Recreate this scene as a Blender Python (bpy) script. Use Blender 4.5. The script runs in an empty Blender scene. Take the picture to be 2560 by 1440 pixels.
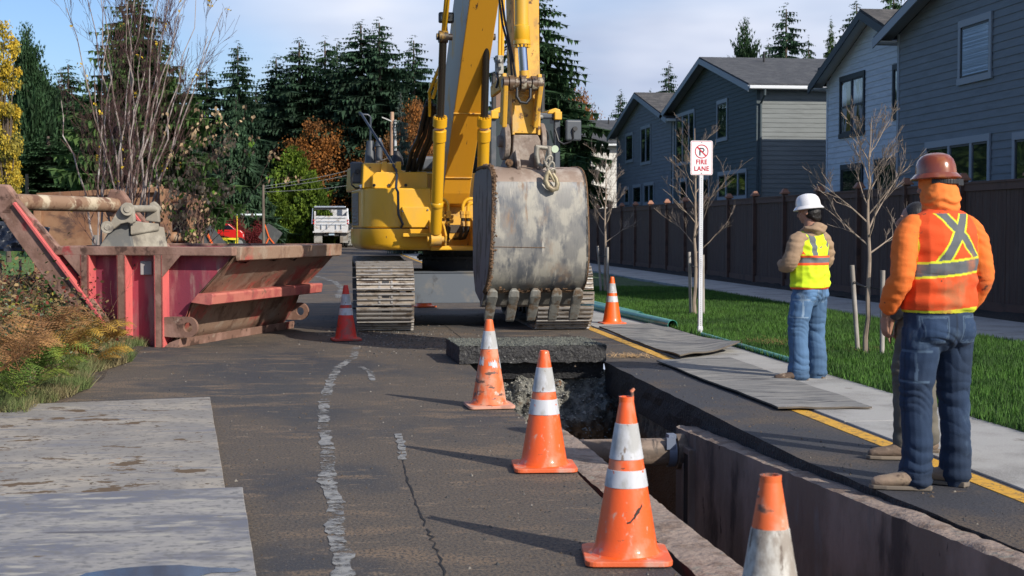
import bpy, bmesh, math, random
import numpy as np
from mathutils import Vector, Matrix, noise
PI = math.pi
R = math.radians
scene = bpy.context.scene
C = scene.collection

# ---------------------------------------------------------------- camera
FPX = 3556.0
CAM = Vector((0.0, 0.0, 1.45))
YAW, PITCH = R(7.13), R(-2.415)
cam_d = bpy.data.cameras.new('camera')
cam = bpy.data.objects.new('camera', cam_d); C.objects.link(cam)
cam_d.sensor_width = 36; cam_d.lens = 36 * FPX / 2560
cam_d.clip_start = 0.05; cam_d.clip_end = 9000
cam.location = CAM
cam.rotation_euler = (PI / 2 + PITCH, 0, -YAW)
cam_d.dof.use_dof = True; cam_d.dof.focus_distance = 13.5; cam_d.dof.aperture_fstop = 7.0
scene.camera = cam
CR = Matrix.Rotation(-YAW, 3, 'Z') @ Matrix.Rotation(PI / 2 + PITCH, 3, 'X')

def ray(px, py):
    return (CR @ Vector(((px - 1280) / FPX, (720 - py) / FPX, -1))).normalized()
def G(px, py, z=0.0):
    d = ray(px, py); t = (z - CAM.z) / d.z; return CAM + d * t
def P(px, py, Y):
    d = ray(px, py); t = Y / d.y; return CAM + d * t
def PX(px, py, X):
    d = ray(px, py); t = X / d.x; return CAM + d * t

# ---------------------------------------------------------------- world and sun
SUN_EL, SUN_D = R(29.5), Vector((0.62, -0.785, 0)).normalized()
w = bpy.data.worlds.new('World'); scene.world = w; w.use_nodes = True
nt = w.node_tree; nt.nodes.clear()
out = nt.nodes.new('ShaderNodeOutputWorld'); bg = nt.nodes.new('ShaderNodeBackground')
sky = nt.nodes.new('ShaderNodeTexSky'); sky.sky_type = 'NISHITA'; sky.sun_disc = False
sky.sun_elevation = SUN_EL
sky.sun_rotation = math.atan2(SUN_D.x, SUN_D.y)
sky.air_density = 1.1; sky.dust_density = 0.6; sky.ozone_density = 2.0
tc = nt.nodes.new('ShaderNodeTexCoord'); mp = nt.nodes.new('ShaderNodeMapping')
mp.inputs['Scale'].default_value = (1.0, 1.0, 3.6)
mp.inputs['Location'].default_value = (0.52, 0.3, 0.55)
nz = nt.nodes.new('ShaderNodeTexNoise'); nz.inputs['Scale'].default_value = 2.1
nz.inputs['Detail'].default_value = 5; nz.inputs['Roughness'].default_value = 0.42
rp = nt.nodes.new('ShaderNodeValToRGB')
rp.color_ramp.elements[0].position = 0.36; rp.color_ramp.elements[0].color = (0, 0, 0, 1)
rp.color_ramp.elements[1].position = 0.56; rp.color_ramp.elements[1].color = (1, 1, 1, 1)
nz2 = nt.nodes.new('ShaderNodeTexNoise'); nz2.inputs['Scale'].default_value = 4.0; nz2.inputs['Detail'].default_value = 4
cr = nt.nodes.new('ShaderNodeValToRGB')
cr.color_ramp.elements[0].position = 0.3; cr.color_ramp.elements[0].color = (4.2, 5.0, 6.9, 1)
cr.color_ramp.elements[1].position = 0.7; cr.color_ramp.elements[1].color = (8.6, 9.0, 10.2, 1)
tint = nt.nodes.new('ShaderNodeMix'); tint.data_type = 'RGBA'; tint.blend_type = 'MULTIPLY'
tint.inputs[0].default_value = 1.0; tint.inputs[7].default_value = (0.86, 1.0, 1.30, 1)
mx = nt.nodes.new('ShaderNodeMix'); mx.data_type = 'RGBA'
sep = nt.nodes.new('ShaderNodeSeparateXYZ')
mr = nt.nodes.new('ShaderNodeMapRange')       # clouds thin out to the west, as over the firs at the left
mr.inputs['From Min'].default_value = -0.16; mr.inputs['From Max'].default_value = 0.02
ml = nt.nodes.new('ShaderNodeMath'); ml.operation = 'MULTIPLY'; ml.use_clamp = True
L = nt.links.new
L(tc.outputs['Generated'], mp.inputs[0]); L(mp.outputs[0], nz.inputs['Vector']); L(mp.outputs[0], nz2.inputs['Vector'])
L(nz.outputs[0], rp.inputs[0]); L(nz2.outputs[0], cr.inputs[0])
L(tc.outputs['Generated'], sep.inputs[0]); L(sep.outputs[0], mr.inputs['Value'])
L(rp.outputs[0], ml.inputs[0]); L(mr.outputs[0], ml.inputs[1])
L(sky.outputs[0], tint.inputs[6])
L(ml.outputs[0], mx.inputs[0]); L(tint.outputs[2], mx.inputs[6]); L(cr.outputs[0], mx.inputs[7])
L(mx.outputs[2], bg.inputs[0]); bg.inputs[1].default_value = 0.075; L(bg.outputs[0], out.inputs[0])
sl = bpy.data.lights.new('sun', 'SUN'); sl.energy = 3.9; sl.angle = R(0.5); sl.color = (1.0, 0.93, 0.82)
so = bpy.data.objects.new('sun', sl); C.objects.link(so)
to_sun = Vector((SUN_D.x * math.cos(SUN_EL), SUN_D.y * math.cos(SUN_EL), math.sin(SUN_EL)))
so.rotation_euler = to_sun.to_track_quat('Z', 'Y').to_euler()
so.location = (20, -20, 30)
scene.view_settings.view_transform = 'Standard'; scene.view_settings.look = 'None'
scene.view_settings.gamma = 1; scene.view_settings.exposure = 0.5
scene.render.engine = 'CYCLES'
scene.cycles.max_bounces = 6; scene.cycles.transparent_max_bounces = 8

# ---------------------------------------------------------------- materials
MATS = {}
def M(name, col, rough=0.7, metal=0.0, layers=(), bump=0.0, bscale=40.0, coord='Object', attr=None,
      coat=0.0, trans=0.0, emit=None, bstretch=(1, 1, 1), spec=0.5, island=0.0, bricks=None, rvar=0.0):
    """layers: (colour, scale, stretch, lo, hi, detail[, rough]) noise-masked coats over the base colour"""
    m = bpy.data.materials.new(name); m.use_nodes = True; MATS[name] = m
    n = m.node_tree; b = n.nodes['Principled BSDF']; L = n.links.new
    tc = n.nodes.new('ShaderNodeTexCoord'); src = tc.outputs[coord]
    b.inputs['Roughness'].default_value = rough; b.inputs['Metallic'].default_value = metal
    b.inputs['Specular IOR Level'].default_value = spec
    if coat: b.inputs['Coat Weight'].default_value = coat; b.inputs['Coat Roughness'].default_value = 0.12
    def rgb(c):
        r = n.nodes.new('ShaderNodeRGB'); r.outputs[0].default_value = (*c[:3], 1); return r.outputs[0]
    if attr:
        a = n.nodes.new('ShaderNodeAttribute'); a.attribute_name = attr; cur = a.outputs['Color']
    else: cur = rgb(col)
    rv = None
    if bricks:
        pass
    for i, ly in enumerate(layers):
        c, sc, st, lo, hi, det = ly[:6]
        mp = n.nodes.new('ShaderNodeMapping'); mp.inputs['Scale'].default_value = st
        mp.inputs['Location'].default_value = (i * 3.7 + 1, i * 1.3, i * 2.1)
        L(src, mp.inputs[0])
        z = n.nodes.new('ShaderNodeTexNoise'); z.inputs['Scale'].default_value = sc; z.inputs['Detail'].default_value = det
        z.inputs['Roughness'].default_value = 0.6
        L(mp.outputs[0], z.inputs['Vector'])
        r = n.nodes.new('ShaderNodeMapRange'); r.interpolation_type = 'SMOOTHSTEP'
        r.inputs['From Min'].default_value = lo; r.inputs['From Max'].default_value = hi
        L(z.outputs[0], r.inputs['Value'])
        x = n.nodes.new('ShaderNodeMix'); x.data_type = 'RGBA'
        L(r.outputs[0], x.inputs[0]); L(cur, x.inputs[6]); L(rgb(c), x.inputs[7]); cur = x.outputs[2]
        if len(ly) > 6:
            q = n.nodes.new('ShaderNodeMix'); q.data_type = 'FLOAT'
            L(r.outputs[0], q.inputs[0]); q.inputs[3].default_value = ly[6]
            if rv: L(rv, q.inputs[2])
            else: q.inputs[2].default_value = rough
            q.inputs[3].default_value = ly[6]; rv = q.outputs[0]
    if island:
        g = n.nodes.new('ShaderNodeNewGeometry')
        r = n.nodes.new('ShaderNodeMapRange'); r.inputs['To Min'].default_value = 1 - island; r.inputs['To Max'].default_value = 1 + island
        L(g.outputs['Random Per Island'], r.inputs['Value'])
        h = n.nodes.new('ShaderNodeVectorMath'); h.operation = 'SCALE'
        L(cur, h.inputs[0]); L(r.outputs[0], h.inputs['Scale']); cur = h.outputs[0]
    L(cur, b.inputs['Base Color'])
    if rv: L(rv, b.inputs['Roughness'])
    if bump:
        mp = n.nodes.new('ShaderNodeMapping'); mp.inputs['Scale'].default_value = bstretch; L(src, mp.inputs[0])
        z = n.nodes.new('ShaderNodeTexNoise'); z.inputs['Scale'].default_value = bscale; z.inputs['Detail'].default_value = 6
        L(mp.outputs[0], z.inputs['Vector'])
        bp = n.nodes.new('ShaderNodeBump'); bp.inputs['Strength'].default_value = 1.0; bp.inputs['Distance'].default_value = bump
        L(z.outputs[0], bp.inputs['Height']); L(bp.outputs[0], b.inputs['Normal'])
    if trans:
        t = n.nodes.new('ShaderNodeBsdfTranslucent'); L(cur, t.inputs[0])
        ms = n.nodes.new('ShaderNodeMixShader'); ms.inputs[0].default_value = trans
        L(b.outputs[0], ms.inputs[1]); L(t.outputs[0], ms.inputs[2]); L(ms.outputs[0], n.nodes['Material Output'].inputs[0])
    if emit:
        b.inputs['Emission Color'].default_value = (*emit, 1); b.inputs['Emission Strength'].default_value = 1
    return m

# ---------------------------------------------------------------- mesh builder
class MB:
    def __init__(s): s.v = []; s.f = []; s.mi = []; s.sm = []
    def add(s, vs, fs, mi=0, smooth=False):
        o = len(s.v); s.v += [tuple(v) for v in vs]
        for f in fs:
            s.f.append([i + o for i in f]); s.mi.append(mi); s.sm.append(smooth)
    def box(s, c, d, mi=0, rot=None, taper=1.0):
        vs = []
        for z in (-1, 1):
            for x, y in ((-1, -1), (1, -1), (1, 1), (-1, 1)):
                k = taper if z > 0 else 1
                v = Vector((x * d[0] / 2 * k, y * d[1] / 2 * k, z * d[2] / 2))
                if rot is not None: v = rot @ v
                vs.append(v + Vector(c))
        s.add(vs, [(3, 2, 1, 0), (4, 5, 6, 7), (0, 1, 5, 4), (1, 2, 6, 5), (2, 3, 7, 6), (3, 0, 4, 7)], mi)
    def bx(s, x0, x1, y0, y1, z0, z1, mi=0):
        s.box(((x0 + x1) / 2, (y0 + y1) / 2, (z0 + z1) / 2), (abs(x1 - x0), abs(y1 - y0), abs(z1 - z0)), mi)
    def beam(s, p0, p1, w, h, mi=0, up=(0, 0, 1), w1=None, h1=None):
        p0, p1 = Vector(p0), Vector(p1); t = (p1 - p0).normalized(); u = Vector(up)
        a = t.cross(u)
        if a.length < 1e-4: a = t.cross(Vector((0, 1, 0)))
        a.normalize(); b = a.cross(t)
        w1 = w if w1 is None else w1; h1 = h if h1 is None else h1
        vs = [p0 + a * x * w / 2 + b * y * h / 2 for x, y in ((-1, -1), (1, -1), (1, 1), (-1, 1))]
        vs += [p1 + a * x * w1 / 2 + b * y * h1 / 2 for x, y in ((-1, -1), (1, -1), (1, 1), (-1, 1))]
        s.add(vs, [(3, 2, 1, 0), (4, 5, 6, 7), (0, 1, 5, 4), (1, 2, 6, 5), (2, 3, 7, 6), (3, 0, 4, 7)], mi)
    def tube(s, pts, r, n=8, mi=0, caps=True, smooth=True):
        pts = [Vector(p) for p in pts]; k = len(pts)
        if not isinstance(r, (list, tuple)): r = [r] * k
        t0 = (pts[1] - pts[0]).normalized()
        a = t0.orthogonal().normalized(); vs = []
        for i, p in enumerate(pts):
            t = (pts[min(i + 1, k - 1)] - pts[max(i - 1, 0)]).normalized()
            a = (a - t * a.dot(t)); a = a.normalized() if a.length > 1e-6 else t.orthogonal().normalized()
            b = t.cross(a)
            for j in range(n):
                q = 2 * PI * j / n
                vs.append(p + (a * math.cos(q) + b * math.sin(q)) * r[i])
        fs = [(i * n + j, i * n + (j + 1) % n, (i + 1) * n + (j + 1) % n, (i + 1) * n + j) for i in range(k - 1) for j in range(n)]
        s.add(vs, fs, mi, smooth)
        if caps:
            o = len(s.v) - len(vs)
            s.f.append([o + j for j in reversed(range(n))]); s.mi.append(mi); s.sm.append(False)
            s.f.append([o + (k - 1) * n + j for j in range(n)]); s.mi.append(mi); s.sm.append(False)
    def prism(s, poly, vec, mi=0, mside=None):
        """poly: 3-D points of a planar outline, extruded along vec"""
        vec = Vector(vec); n = len(poly); a = [Vector(p) for p in poly]; b = [p + vec for p in a]
        nrm = Vector((0, 0, 0))
        for i in range(n): nrm += a[i].cross(a[(i + 1) % n])
        fl = nrm.dot(vec) > 0
        s.add(a + b, [tuple(reversed(range(n))) if fl else tuple(range(n))], mi)
        o = len(s.v) - 2 * n
        s.f.append([o + n + i for i in (range(n) if fl else reversed(range(n)))]); s.mi.append(mi); s.sm.append(False)
        for i in range(n):
            j = (i + 1) % n
            f = (i, j, n + j, n + i) if fl else (j, i, n + i, n + j)
            s.f.append([o + q for q in f]); s.mi.append(mi if mside is None else mside); s.sm.append(False)
    def plate(s, poly, z0, z1, mi=0, mside=None):
        s.prism([(p[0], p[1], z0) for p in poly], (0, 0, z1 - z0), mi, mside)
    def lathe(s, prof, n=24, c=(0, 0, 0), mis=None, sx=1, sy=1, smooth=True, rot=None):
        c = Vector(c); vs = []
        for r, z in prof:
            for j in range(n):
                q = 2 * PI * j / n; v = Vector((r * math.cos(q) * sx, r * math.sin(q) * sy, z))
                if rot is not None: v = rot @ v
                vs.append(v + c)
        o = len(s.v); s.v += [tuple(v) for v in vs]
        for i in range(len(prof) - 1):
            for j in range(n):
                s.f.append([o + i * n + j, o + i * n + (j + 1) % n, o + (i + 1) * n + (j + 1) % n, o + (i + 1) * n + j])
                s.mi.append(mis[i] if mis else 0); s.sm.append(smooth)
        s.f.append([o + (len(prof) - 1) * n + j for j in range(n)]); s.mi.append(mis[-1] if mis else 0); s.sm.append(False)
    def cyl(s, p0, p1, r, n=20, mi=0, r1=None): s.tube([p0, p1], [r, r if r1 is None else r1], n, mi)
    def grid(s, fn, nu, nv, mi=0, smooth=True):
        vs = [fn(i / nu, j / nv) for i in range(nu + 1) for j in range(nv + 1)]; w = nv + 1
        s.add(vs, [(i * w + j, (i + 1) * w + j, (i + 1) * w + j + 1, i * w + j + 1) for i in range(nu) for j in range(nv)], mi, smooth)
    def build(s, name, mats, parent=None, bevel=0.0, xf=None, loc=None, seg=2, sub=0):
        me = bpy.data.meshes.new(name)
        vs = s.v if xf is None else [tuple(xf @ Vector(v)) for v in s.v]
        me.from_pydata(vs, [], s.f)
        if not isinstance(mats, (list, tuple)): mats = [mats]
        for m in mats: me.materials.append(m)
        me.polygons.foreach_set('material_index', [min(i, len(mats) - 1) for i in s.mi]); me.polygons.foreach_set('use_smooth', s.sm)
        me.update()
        if any(s.sm): me.set_sharp_from_angle(angle=R(40))
        o = bpy.data.objects.new(name, me); C.objects.link(o)
        if parent is not None: o.parent = parent
        if loc: o.location = loc
        if bevel:
            b = o.modifiers.new('bevel', 'BEVEL'); b.width = bevel; b.segments = seg; b.limit_method = 'ANGLE'; b.angle_limit = R(38)
        if sub:
            u = o.modifiers.new('sub', 'SUBSURF'); u.levels = sub; u.render_levels = sub
        return o

def smoothall(o, a=40):
    o.data.polygons.foreach_set('use_smooth', [True] * len(o.data.polygons)); o.data.set_sharp_from_angle(angle=R(a)); return o
def tag(o, label=None, cat=None, group=None, kind=None):
    if label: o['label'] = label
    if cat: o['category'] = cat
    if group: o['group'] = group
    if kind: o['kind'] = kind
    return o
def empty(name, loc=(0, 0, 0), rz=0.0):
    o = bpy.data.objects.new(name, None); C.objects.link(o); o.location = loc; o.rotation_euler = (0, 0, rz); o.empty_display_size = 0.2
    return o
KIDS = {}
def kids(o): return [c for c in bpy.data.objects if c.parent == o]
def copy_tree(o, parent=None, ks=None):
    c = o.copy(); C.objects.link(c)
    if parent is not None: c.parent = parent
    for ch in (ks if ks is not None else kids(o)):
        copy_tree(ch, c, None if ks is None else [])
    return c
def tris(name, V, F, mats, parent=None, mi=None, smooth=False):
    """numpy mesh: V (n,3), F (m,k)"""
    me = bpy.data.meshes.new(name); k = F.shape[1]
    me.vertices.add(len(V)); me.vertices.foreach_set('co', V.astype(np.float32).ravel())
    me.loops.add(F.size); me.loops.foreach_set('vertex_index', F.astype(np.int32).ravel())
    me.polygons.add(len(F)); me.polygons.foreach_set('loop_start', np.arange(0, F.size, k, dtype=np.int32))
    try: me.polygons.foreach_set('loop_total', np.full(len(F), k, dtype=np.int32))
    except Exception: pass
    for m in (mats if isinstance(mats, (list, tuple)) else [mats]): me.materials.append(m)
    if mi is not None: me.polygons.foreach_set('material_index', mi.astype(np.int32))
    if smooth: me.polygons.foreach_set('use_smooth', np.ones(len(F), dtype=bool))
    me.update(calc_edges=True); me.validate()
    o = bpy.data.objects.new(name, me); C.objects.link(o)
    if parent is not None: o.parent = parent
    return o
def fbm(p, s=1.0, o=4): return noise.fractal(Vector(p) * s, 0.9, 2.0, o)
# ================================================================ SETTING
asph = M('asphalt', (0.044, 0.043, 0.045), 0.85, layers=[
    ((0.030, 0.030, 0.034), 0.35, (1, .5, 1), .45, .6, 3, .7),
    ((0.105, 0.080, 0.058), 0.42, (1.2, .8, 1), .42, .54, 10, .92),
    ((0.17, 0.118, 0.075), 1.3, (.9, 1.8, 1), .53, .64, 10, .92),
    ((0.20, 0.145, 0.095), 5.5, (.8, 2.2, 1), .58, .70, 7, .92),
    ((0.048, 0.042, 0.038), 60, (1, .7, 1), .45, .62, 3),
    ((0.15, 0.135, 0.115), 70, (1, .6, 1), .60, .72, 2)], bump=0.007, bscale=70)
asph_r = M('asphalt_smooth', (0.045, 0.045, 0.052), 0.8, layers=[
    ((0.105, 0.078, 0.055), 0.8, (1, .9, 1), .46, .66, 8, .9), ((0.20, 0.13, 0.07), 2.4, (1, 1.6, 1), .64, .76, 8, .9),
    ((0.02, 0.02, 0.024), 60, (1, 1, 1), .45, .65, 2),
    ((0.11, 0.10, 0.09), 90, (1, 1, 1), .66, .76, 2)], bump=0.004, bscale=95)
cut_asph = M('cut_asphalt', (0.016, 0.016, 0.018), 0.75, layers=[
    ((0.05, 0.048, 0.045), 40, (1, 1, 1), .55, .7, 3), ((0.30, 0.29, 0.27), 60, (1, 1, 1), .70, .76, 2)], bump=0.02, bscale=38)
conc = M('concrete', (0.34, 0.33, 0.31), 0.9, layers=[
    ((0.23, 0.22, 0.205), 1.6, (1, 1, 1), .42, .66, 7), ((0.16, 0.145, 0.125), 5, (1, .5, 1), .60, .74, 6),
    ((0.44, 0.43, 0.41), 90, (1, 1, 1), .55, .7, 2)], bump=0.002, bscale=120)
soil = M('soil', (0.075, 0.052, 0.035), 0.95, layers=[((0.035, 0.026, 0.02), 3, (1, 1, 1), .4, .6, 6), ((0.14, 0.1, 0.066), 14, (1, 1, 1), .55, .7, 4)], bump=0.03, bscale=22)
mulch = M('mulch', (0.018, 0.013, 0.010), 0.95, layers=[((0.05, 0.036, 0.026), 25, (1, 1, 1), .5, .65, 4)], bump=0.03, bscale=30)
turf = M('turf', (0.030, 0.075, 0.012), 0.9, layers=[((0.016, 0.045, 0.008), 1.3, (1, 1, 1), .4, .62, 6), ((0.055, 0.10, 0.018), 18, (1, 1, 1), .5, .7, 4)], bump=0.03, bscale=60)
yellowp = M('yellow_paint', (0.62, 0.33, 0.03), 0.7, layers=[((0.36, 0.19, 0.03), 9, (1, 1, 1), .5, .66, 6), ((0.10, 0.08, 0.05), 34, (1, 1, 1), .57, .64, 5)], bump=0.003, bscale=90)

m = MB(); S = 4500.0
# the ground sheet leaves the trench open
TX0, TX1, TY0, TY1 = 1.40, 3.20, 1.0, 15.25
m.add([(-S, -60, -.03), (S, -60, -.03), (S, TY0, -.03), (-S, TY0, -.03)], [(0, 1, 2, 3)])
m.add([(-S, TY1, -.03), (S, TY1, -.03), (S, S, -.03), (-S, S, -.03)], [(0, 1, 2, 3)])
m.add([(-S, TY0, -.03), (TX0, TY0, -.03), (TX0, TY1, -.03), (-S, TY1, -.03)], [(0, 1, 2, 3)])
m.add([(TX1, TY0, -.03), (S, TY0, -.03), (S, TY1, -.03), (TX1, TY1, -.03)], [(0, 1, 2, 3)])
gmat = M('field', (0.055, 0.075, 0.022), 0.95, layers=[((0.10, 0.085, 0.045), .06, (1, 1, 1), .45, .6, 6), ((0.03, 0.05, 0.015), 1.2, (1, 1, 1), .45, .65, 5)], bump=0.03, bscale=12)
tag(m.build('ground', gmat), kind='structure')

# road with the saw-cut trench
def jag(x, y, k): return k * (noise.noise(Vector((x * 3.1, y * 4.3, 1.7))) + .5 * noise.noise(Vector((x * 11, y * 13, 5))))
redge = [(2.905 + jag(2, y, .02) + max(0, 8.6 - y) * 0.062, y) for y in np.linspace(15.15, 1.5, 60)]
ledge = [(1.425 + jag(9, y, .018), y) for y in np.linspace(1.5, 15.15, 60)]
XL, XR, YN, YF = -3.1, 3.76, -30.0, 420.0
m = MB()
def quadstrip(m, a, b, z, mi=0):
    for i in range(len(a) - 1):
        m.add([(*a[i], z), (*a[i + 1], z), (*b[i + 1], z), (*b[i], z)], [(0, 1, 2, 3)], mi)
lr = list(reversed(ledge))    # from far to near
m.add([(XL, 15.15, 0), (lr[0][0], 15.15, 0), (redge[0][0], 15.15, 0), (XR, 15.15, 0), (XR, YF, 0), (XL, YF, 0)], [(0, 1, 2, 3, 4, 5)])
m.add([(XL, YN, 0), (XR, YN, 0), (XR, 1.5, 0), (redge[-1][0], 1.5, 0), (lr[-1][0], 1.5, 0), (XL, 1.5, 0)], [(0, 1, 2, 3, 4, 5)])
quadstrip(m, [(XL, y) for x, y in lr], lr, 0, 0)
for i in range(len(redge) - 1):
    m.add([(*redge[i], 0), (*redge[i + 1], 0), (XR, redge[i + 1][1], 0), (XR, redge[i][1], 0)], [(3, 2, 1, 0)], 1)
# cut faces, 0.34 m of asphalt, with a ragged lower edge
for e, fl, off in ((redge, 0, .05), (lr, 1, -.03)):
    rows = []
    for q in range(5):
        rows.append([(x + jag(x + q, y * 2.3 + q * 3, .03) * (q > 0) + (off * .1 * q), y, -0.085 * q) for x, y in e])
    for q in range(4):
        for i in range(len(e) - 1):
            f = [rows[q][i], rows[q][i + 1], rows[q + 1][i + 1], rows[q + 1][i]]
            m.add(f if fl else f[::-1], [(0, 1, 2, 3)], 2)
fx = np.linspace(lr[0][0], redge[0][0], 14)
for i in range(13):
    m.add([(fx[i], 15.15, 0), (fx[i + 1], 15.15, 0), (fx[i + 1], 15.2, -.18), (fx[i], 15.2, -.18)], [(3, 2, 1, 0)], 2)
road = tag(m.build('road', [asph, asph_r, cut_asph]), kind='structure')

# trench pit below the asphalt: far slope of gravel over clay, side walls, floor
gravel_soil = M('gravel_soil', (0.22, 0.215, 0.185), 0.95, layers=[
    ((0.085, 0.085, 0.078), 9, (1, 1, 1), .42, .6, 6), ((0.23, 0.215, 0.185), 30, (1, 1, 1), .55, .68, 4),
    ((0.27, 0.13, 0.055), 2.6, (1, 1, 1), .60, .70, 5)], bump=0.03, bscale=40)
n_ = gravel_soil.node_tree; b_ = n_.nodes['Principled BSDF']; cur = b_.inputs['Base Color'].links[0].from_socket
ge = n_.nodes.new('ShaderNodeTexCoord'); sp = n_.nodes.new('ShaderNodeSeparateXYZ'); n_.links.new(ge.outputs['Object'], sp.inputs[0])
zz = n_.nodes.new('ShaderNodeTexNoise'); zz.inputs['Scale'].default_value = 4; n_.links.new(ge.outputs['Object'], zz.inputs['Vector'])
ad = n_.nodes.new('ShaderNodeMath'); ad.operation = 'MULTIPLY_ADD'; ad.inputs[1].default_value = .3; n_.links.new(zz.outputs[0], ad.inputs[0]); n_.links.new(sp.outputs[2], ad.inputs[2])
mr_ = n_.nodes.new('ShaderNodeMapRange'); mr_.inputs['From Min'].default_value = -.42; mr_.inputs['From Max'].default_value = -.53
n_.links.new(ad.outputs[0], mr_.inputs['Value'])
xx = n_.nodes.new('ShaderNodeMix'); xx.data_type = 'RGBA'; xx.inputs[7].default_value = (.16, .085, .036, 1)
n_.links.new(mr_.outputs[0], xx.inputs[0]); n_.links.new(cur, xx.inputs[6]); n_.links.new(xx.outputs[2], b_.inputs['Base Color'])
m = MB()
def far(u, v):
    x = 1.15 + 1.95 * u; t = v
    y = 15.25 - 1.55 * t ** 1.15; z = -.12 - 3.0 * t ** 1.5
    k = fbm((x, y, z), 2.6, 6); k2 = fbm((x, y, z), 12, 4)
    return (x, y - .15 * k - .05 * k2, z + .10 * k + .035 * k2)
m.grid(far, 90, 90)
def wall(x0):
    def g(u, v):
        y = 1.0 + 14.3 * u; z = -.26 - 3 * v; k = fbm((x0, y, z), 2.0, 5)
        return (x0 + (.07 * k + .05 if x0 > 2 else -.07 * k - .03), y, z)
    return g
m.grid(wall(3.06), 120, 24); m.grid(wall(1.36), 120, 24)
m.add([(1.0, 1, -3.0), (3.4, 1, -3.0), (3.4, 15.2, -3.0), (1.0, 15.2, -3.0)], [(0, 1, 2, 3)])
m.add([(1.0, 1.0, -3.0), (3.4, 1.0, -3.0), (3.4, 1.0, -.03), (1.0, 1.0, -.03)], [(0, 1, 2, 3)])
tag(m.build('trench_ground', gravel_soil), kind='structure')

# gutter, lawn strip, sidewalk, mulch
m = MB(); X0, X1 = 3.765, 4.82
ys = [7.25 + 2.9 * k for k in range(-4, 60)]
for a, b in zip(ys[:-1], ys[1:]):
    m.bx(X0, X1, a + .006, b - .006, -.08, .012)
tag(m.build('gutter', conc, bevel=.006, seg=1), kind='structure')
m = MB(); m.bx(3.6, 3.73, -5, 260, .0005, .004)
tag(m.build('yellow_line', yellowp), kind='structure')
m = MB()
for k in range(-4, 70):
    m.bx(8.42, 10.12, 1.5 * k + .006, 1.5 * k + 1.494, -.06, .05)
tag(m.build('sidewalk', conc, bevel=.006, seg=1), kind='structure')
m = MB()
def lawnf(u, v):
    x = 4.83 + 3.58 * u; y = -4 + 150 * v
    return (x, y, .02 + .05 * math.sin(PI * u) + .025 * fbm((x, y, 0), .8, 3) - (.03 if u in (0, 1) else 0))
m.grid(lawnf, 20, 300)
tag(m.build('lawn', turf), kind='structure')
m = MB()
m.grid(lambda u, v: (10.13 + .72 * u, -4 + 120 * v, .03 + .05 * fbm((u * 2, v * 150, 3), 1.5, 4) + .06 * u), 6, 420)
tag(m.build('mulch_bed', mulch), kind='structure')
m = MB(); m.add([(10.85, -4, .0), (60, -4, .0), (60, 160, .0), (10.85, 160, .0)], [(0, 1, 2, 3)])
tag(m.build('yard_ground', turf), kind='structure')
# dirt shoulder left of the road
m = MB()
def sh(u, v):
    y = 6 + 60 * v; x = -3.4 - 6 * u + .0
    z = .005 + .04 * fbm((x, y, 0), .6, 4) + .25 * u * max(0, 1 - abs(y - 15) / 9)
    if u == 0: x = -2.95; z = .006
    return (x, y, z)
m.grid(sh, 24, 160)
tag(m.build('dirt_shoulder', soil), kind='structure')
m = MB(); m.add([(-60, 34, .012), (-3.2, 34, .012), (-3.2, 140, .012), (-60, 140, .012)], [(0, 1, 2, 3)])
tag(m.build('grass_field', M('field_grass', (0.10, 0.20, 0.035), .9, layers=[((.06, .13, .02), .8, (1, 1, 1), .4, .65, 6)], bump=.03, bscale=30)), kind='structure')

# dense short grass blades on the near lawn
rng = np.random.default_rng(5)
def blades(name, n, xf, hmin, hmax, wd, mat, mi=None, lean=.5):
    x, y, z = xf(n)
    h = rng.uniform(hmin, hmax, n); a = rng.uniform(0, 2 * PI, n); l = rng.uniform(.1, lean, n) * h; b = rng.uniform(0, 2 * PI, n)
    V = np.zeros((n, 3, 3)); dx, dy = np.cos(a) * wd / 2, np.sin(a) * wd / 2
    V[:, 0] = np.stack([x - dx, y - dy, z], 1); V[:, 1] = np.stack([x + dx, y + dy, z], 1)
    V[:, 2] = np.stack([x + np.cos(b) * l, y + np.sin(b) * l, z + h], 1)
    return tris(name, V.reshape(-1, 3), np.arange(3 * n).reshape(-1, 3), mat)
grassm = M('grass_blade', (0.062, 0.150, 0.018), .75, island=.55, trans=.25, layers=[((.036, .095, .012), .9, (1, 1, 1), .42, .6, 5), ((.10, .14, .035), 1.7, (1, 1, 1), .62, .75, 5)])
def lx(n):
    x = 4.80 + 3.65 * rng.random(n); y = 6.5 + 26 * rng.random(n) ** 1.5
    u = (x - 4.83) / 3.58
    return x, y, .015 + .05 * np.sin(PI * np.clip(u, 0, 1))
tag(blades('lawn_grass', 190000, lx, .035, .085, .012, grassm), 'short green lawn grass', None, kind='stuff')

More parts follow.
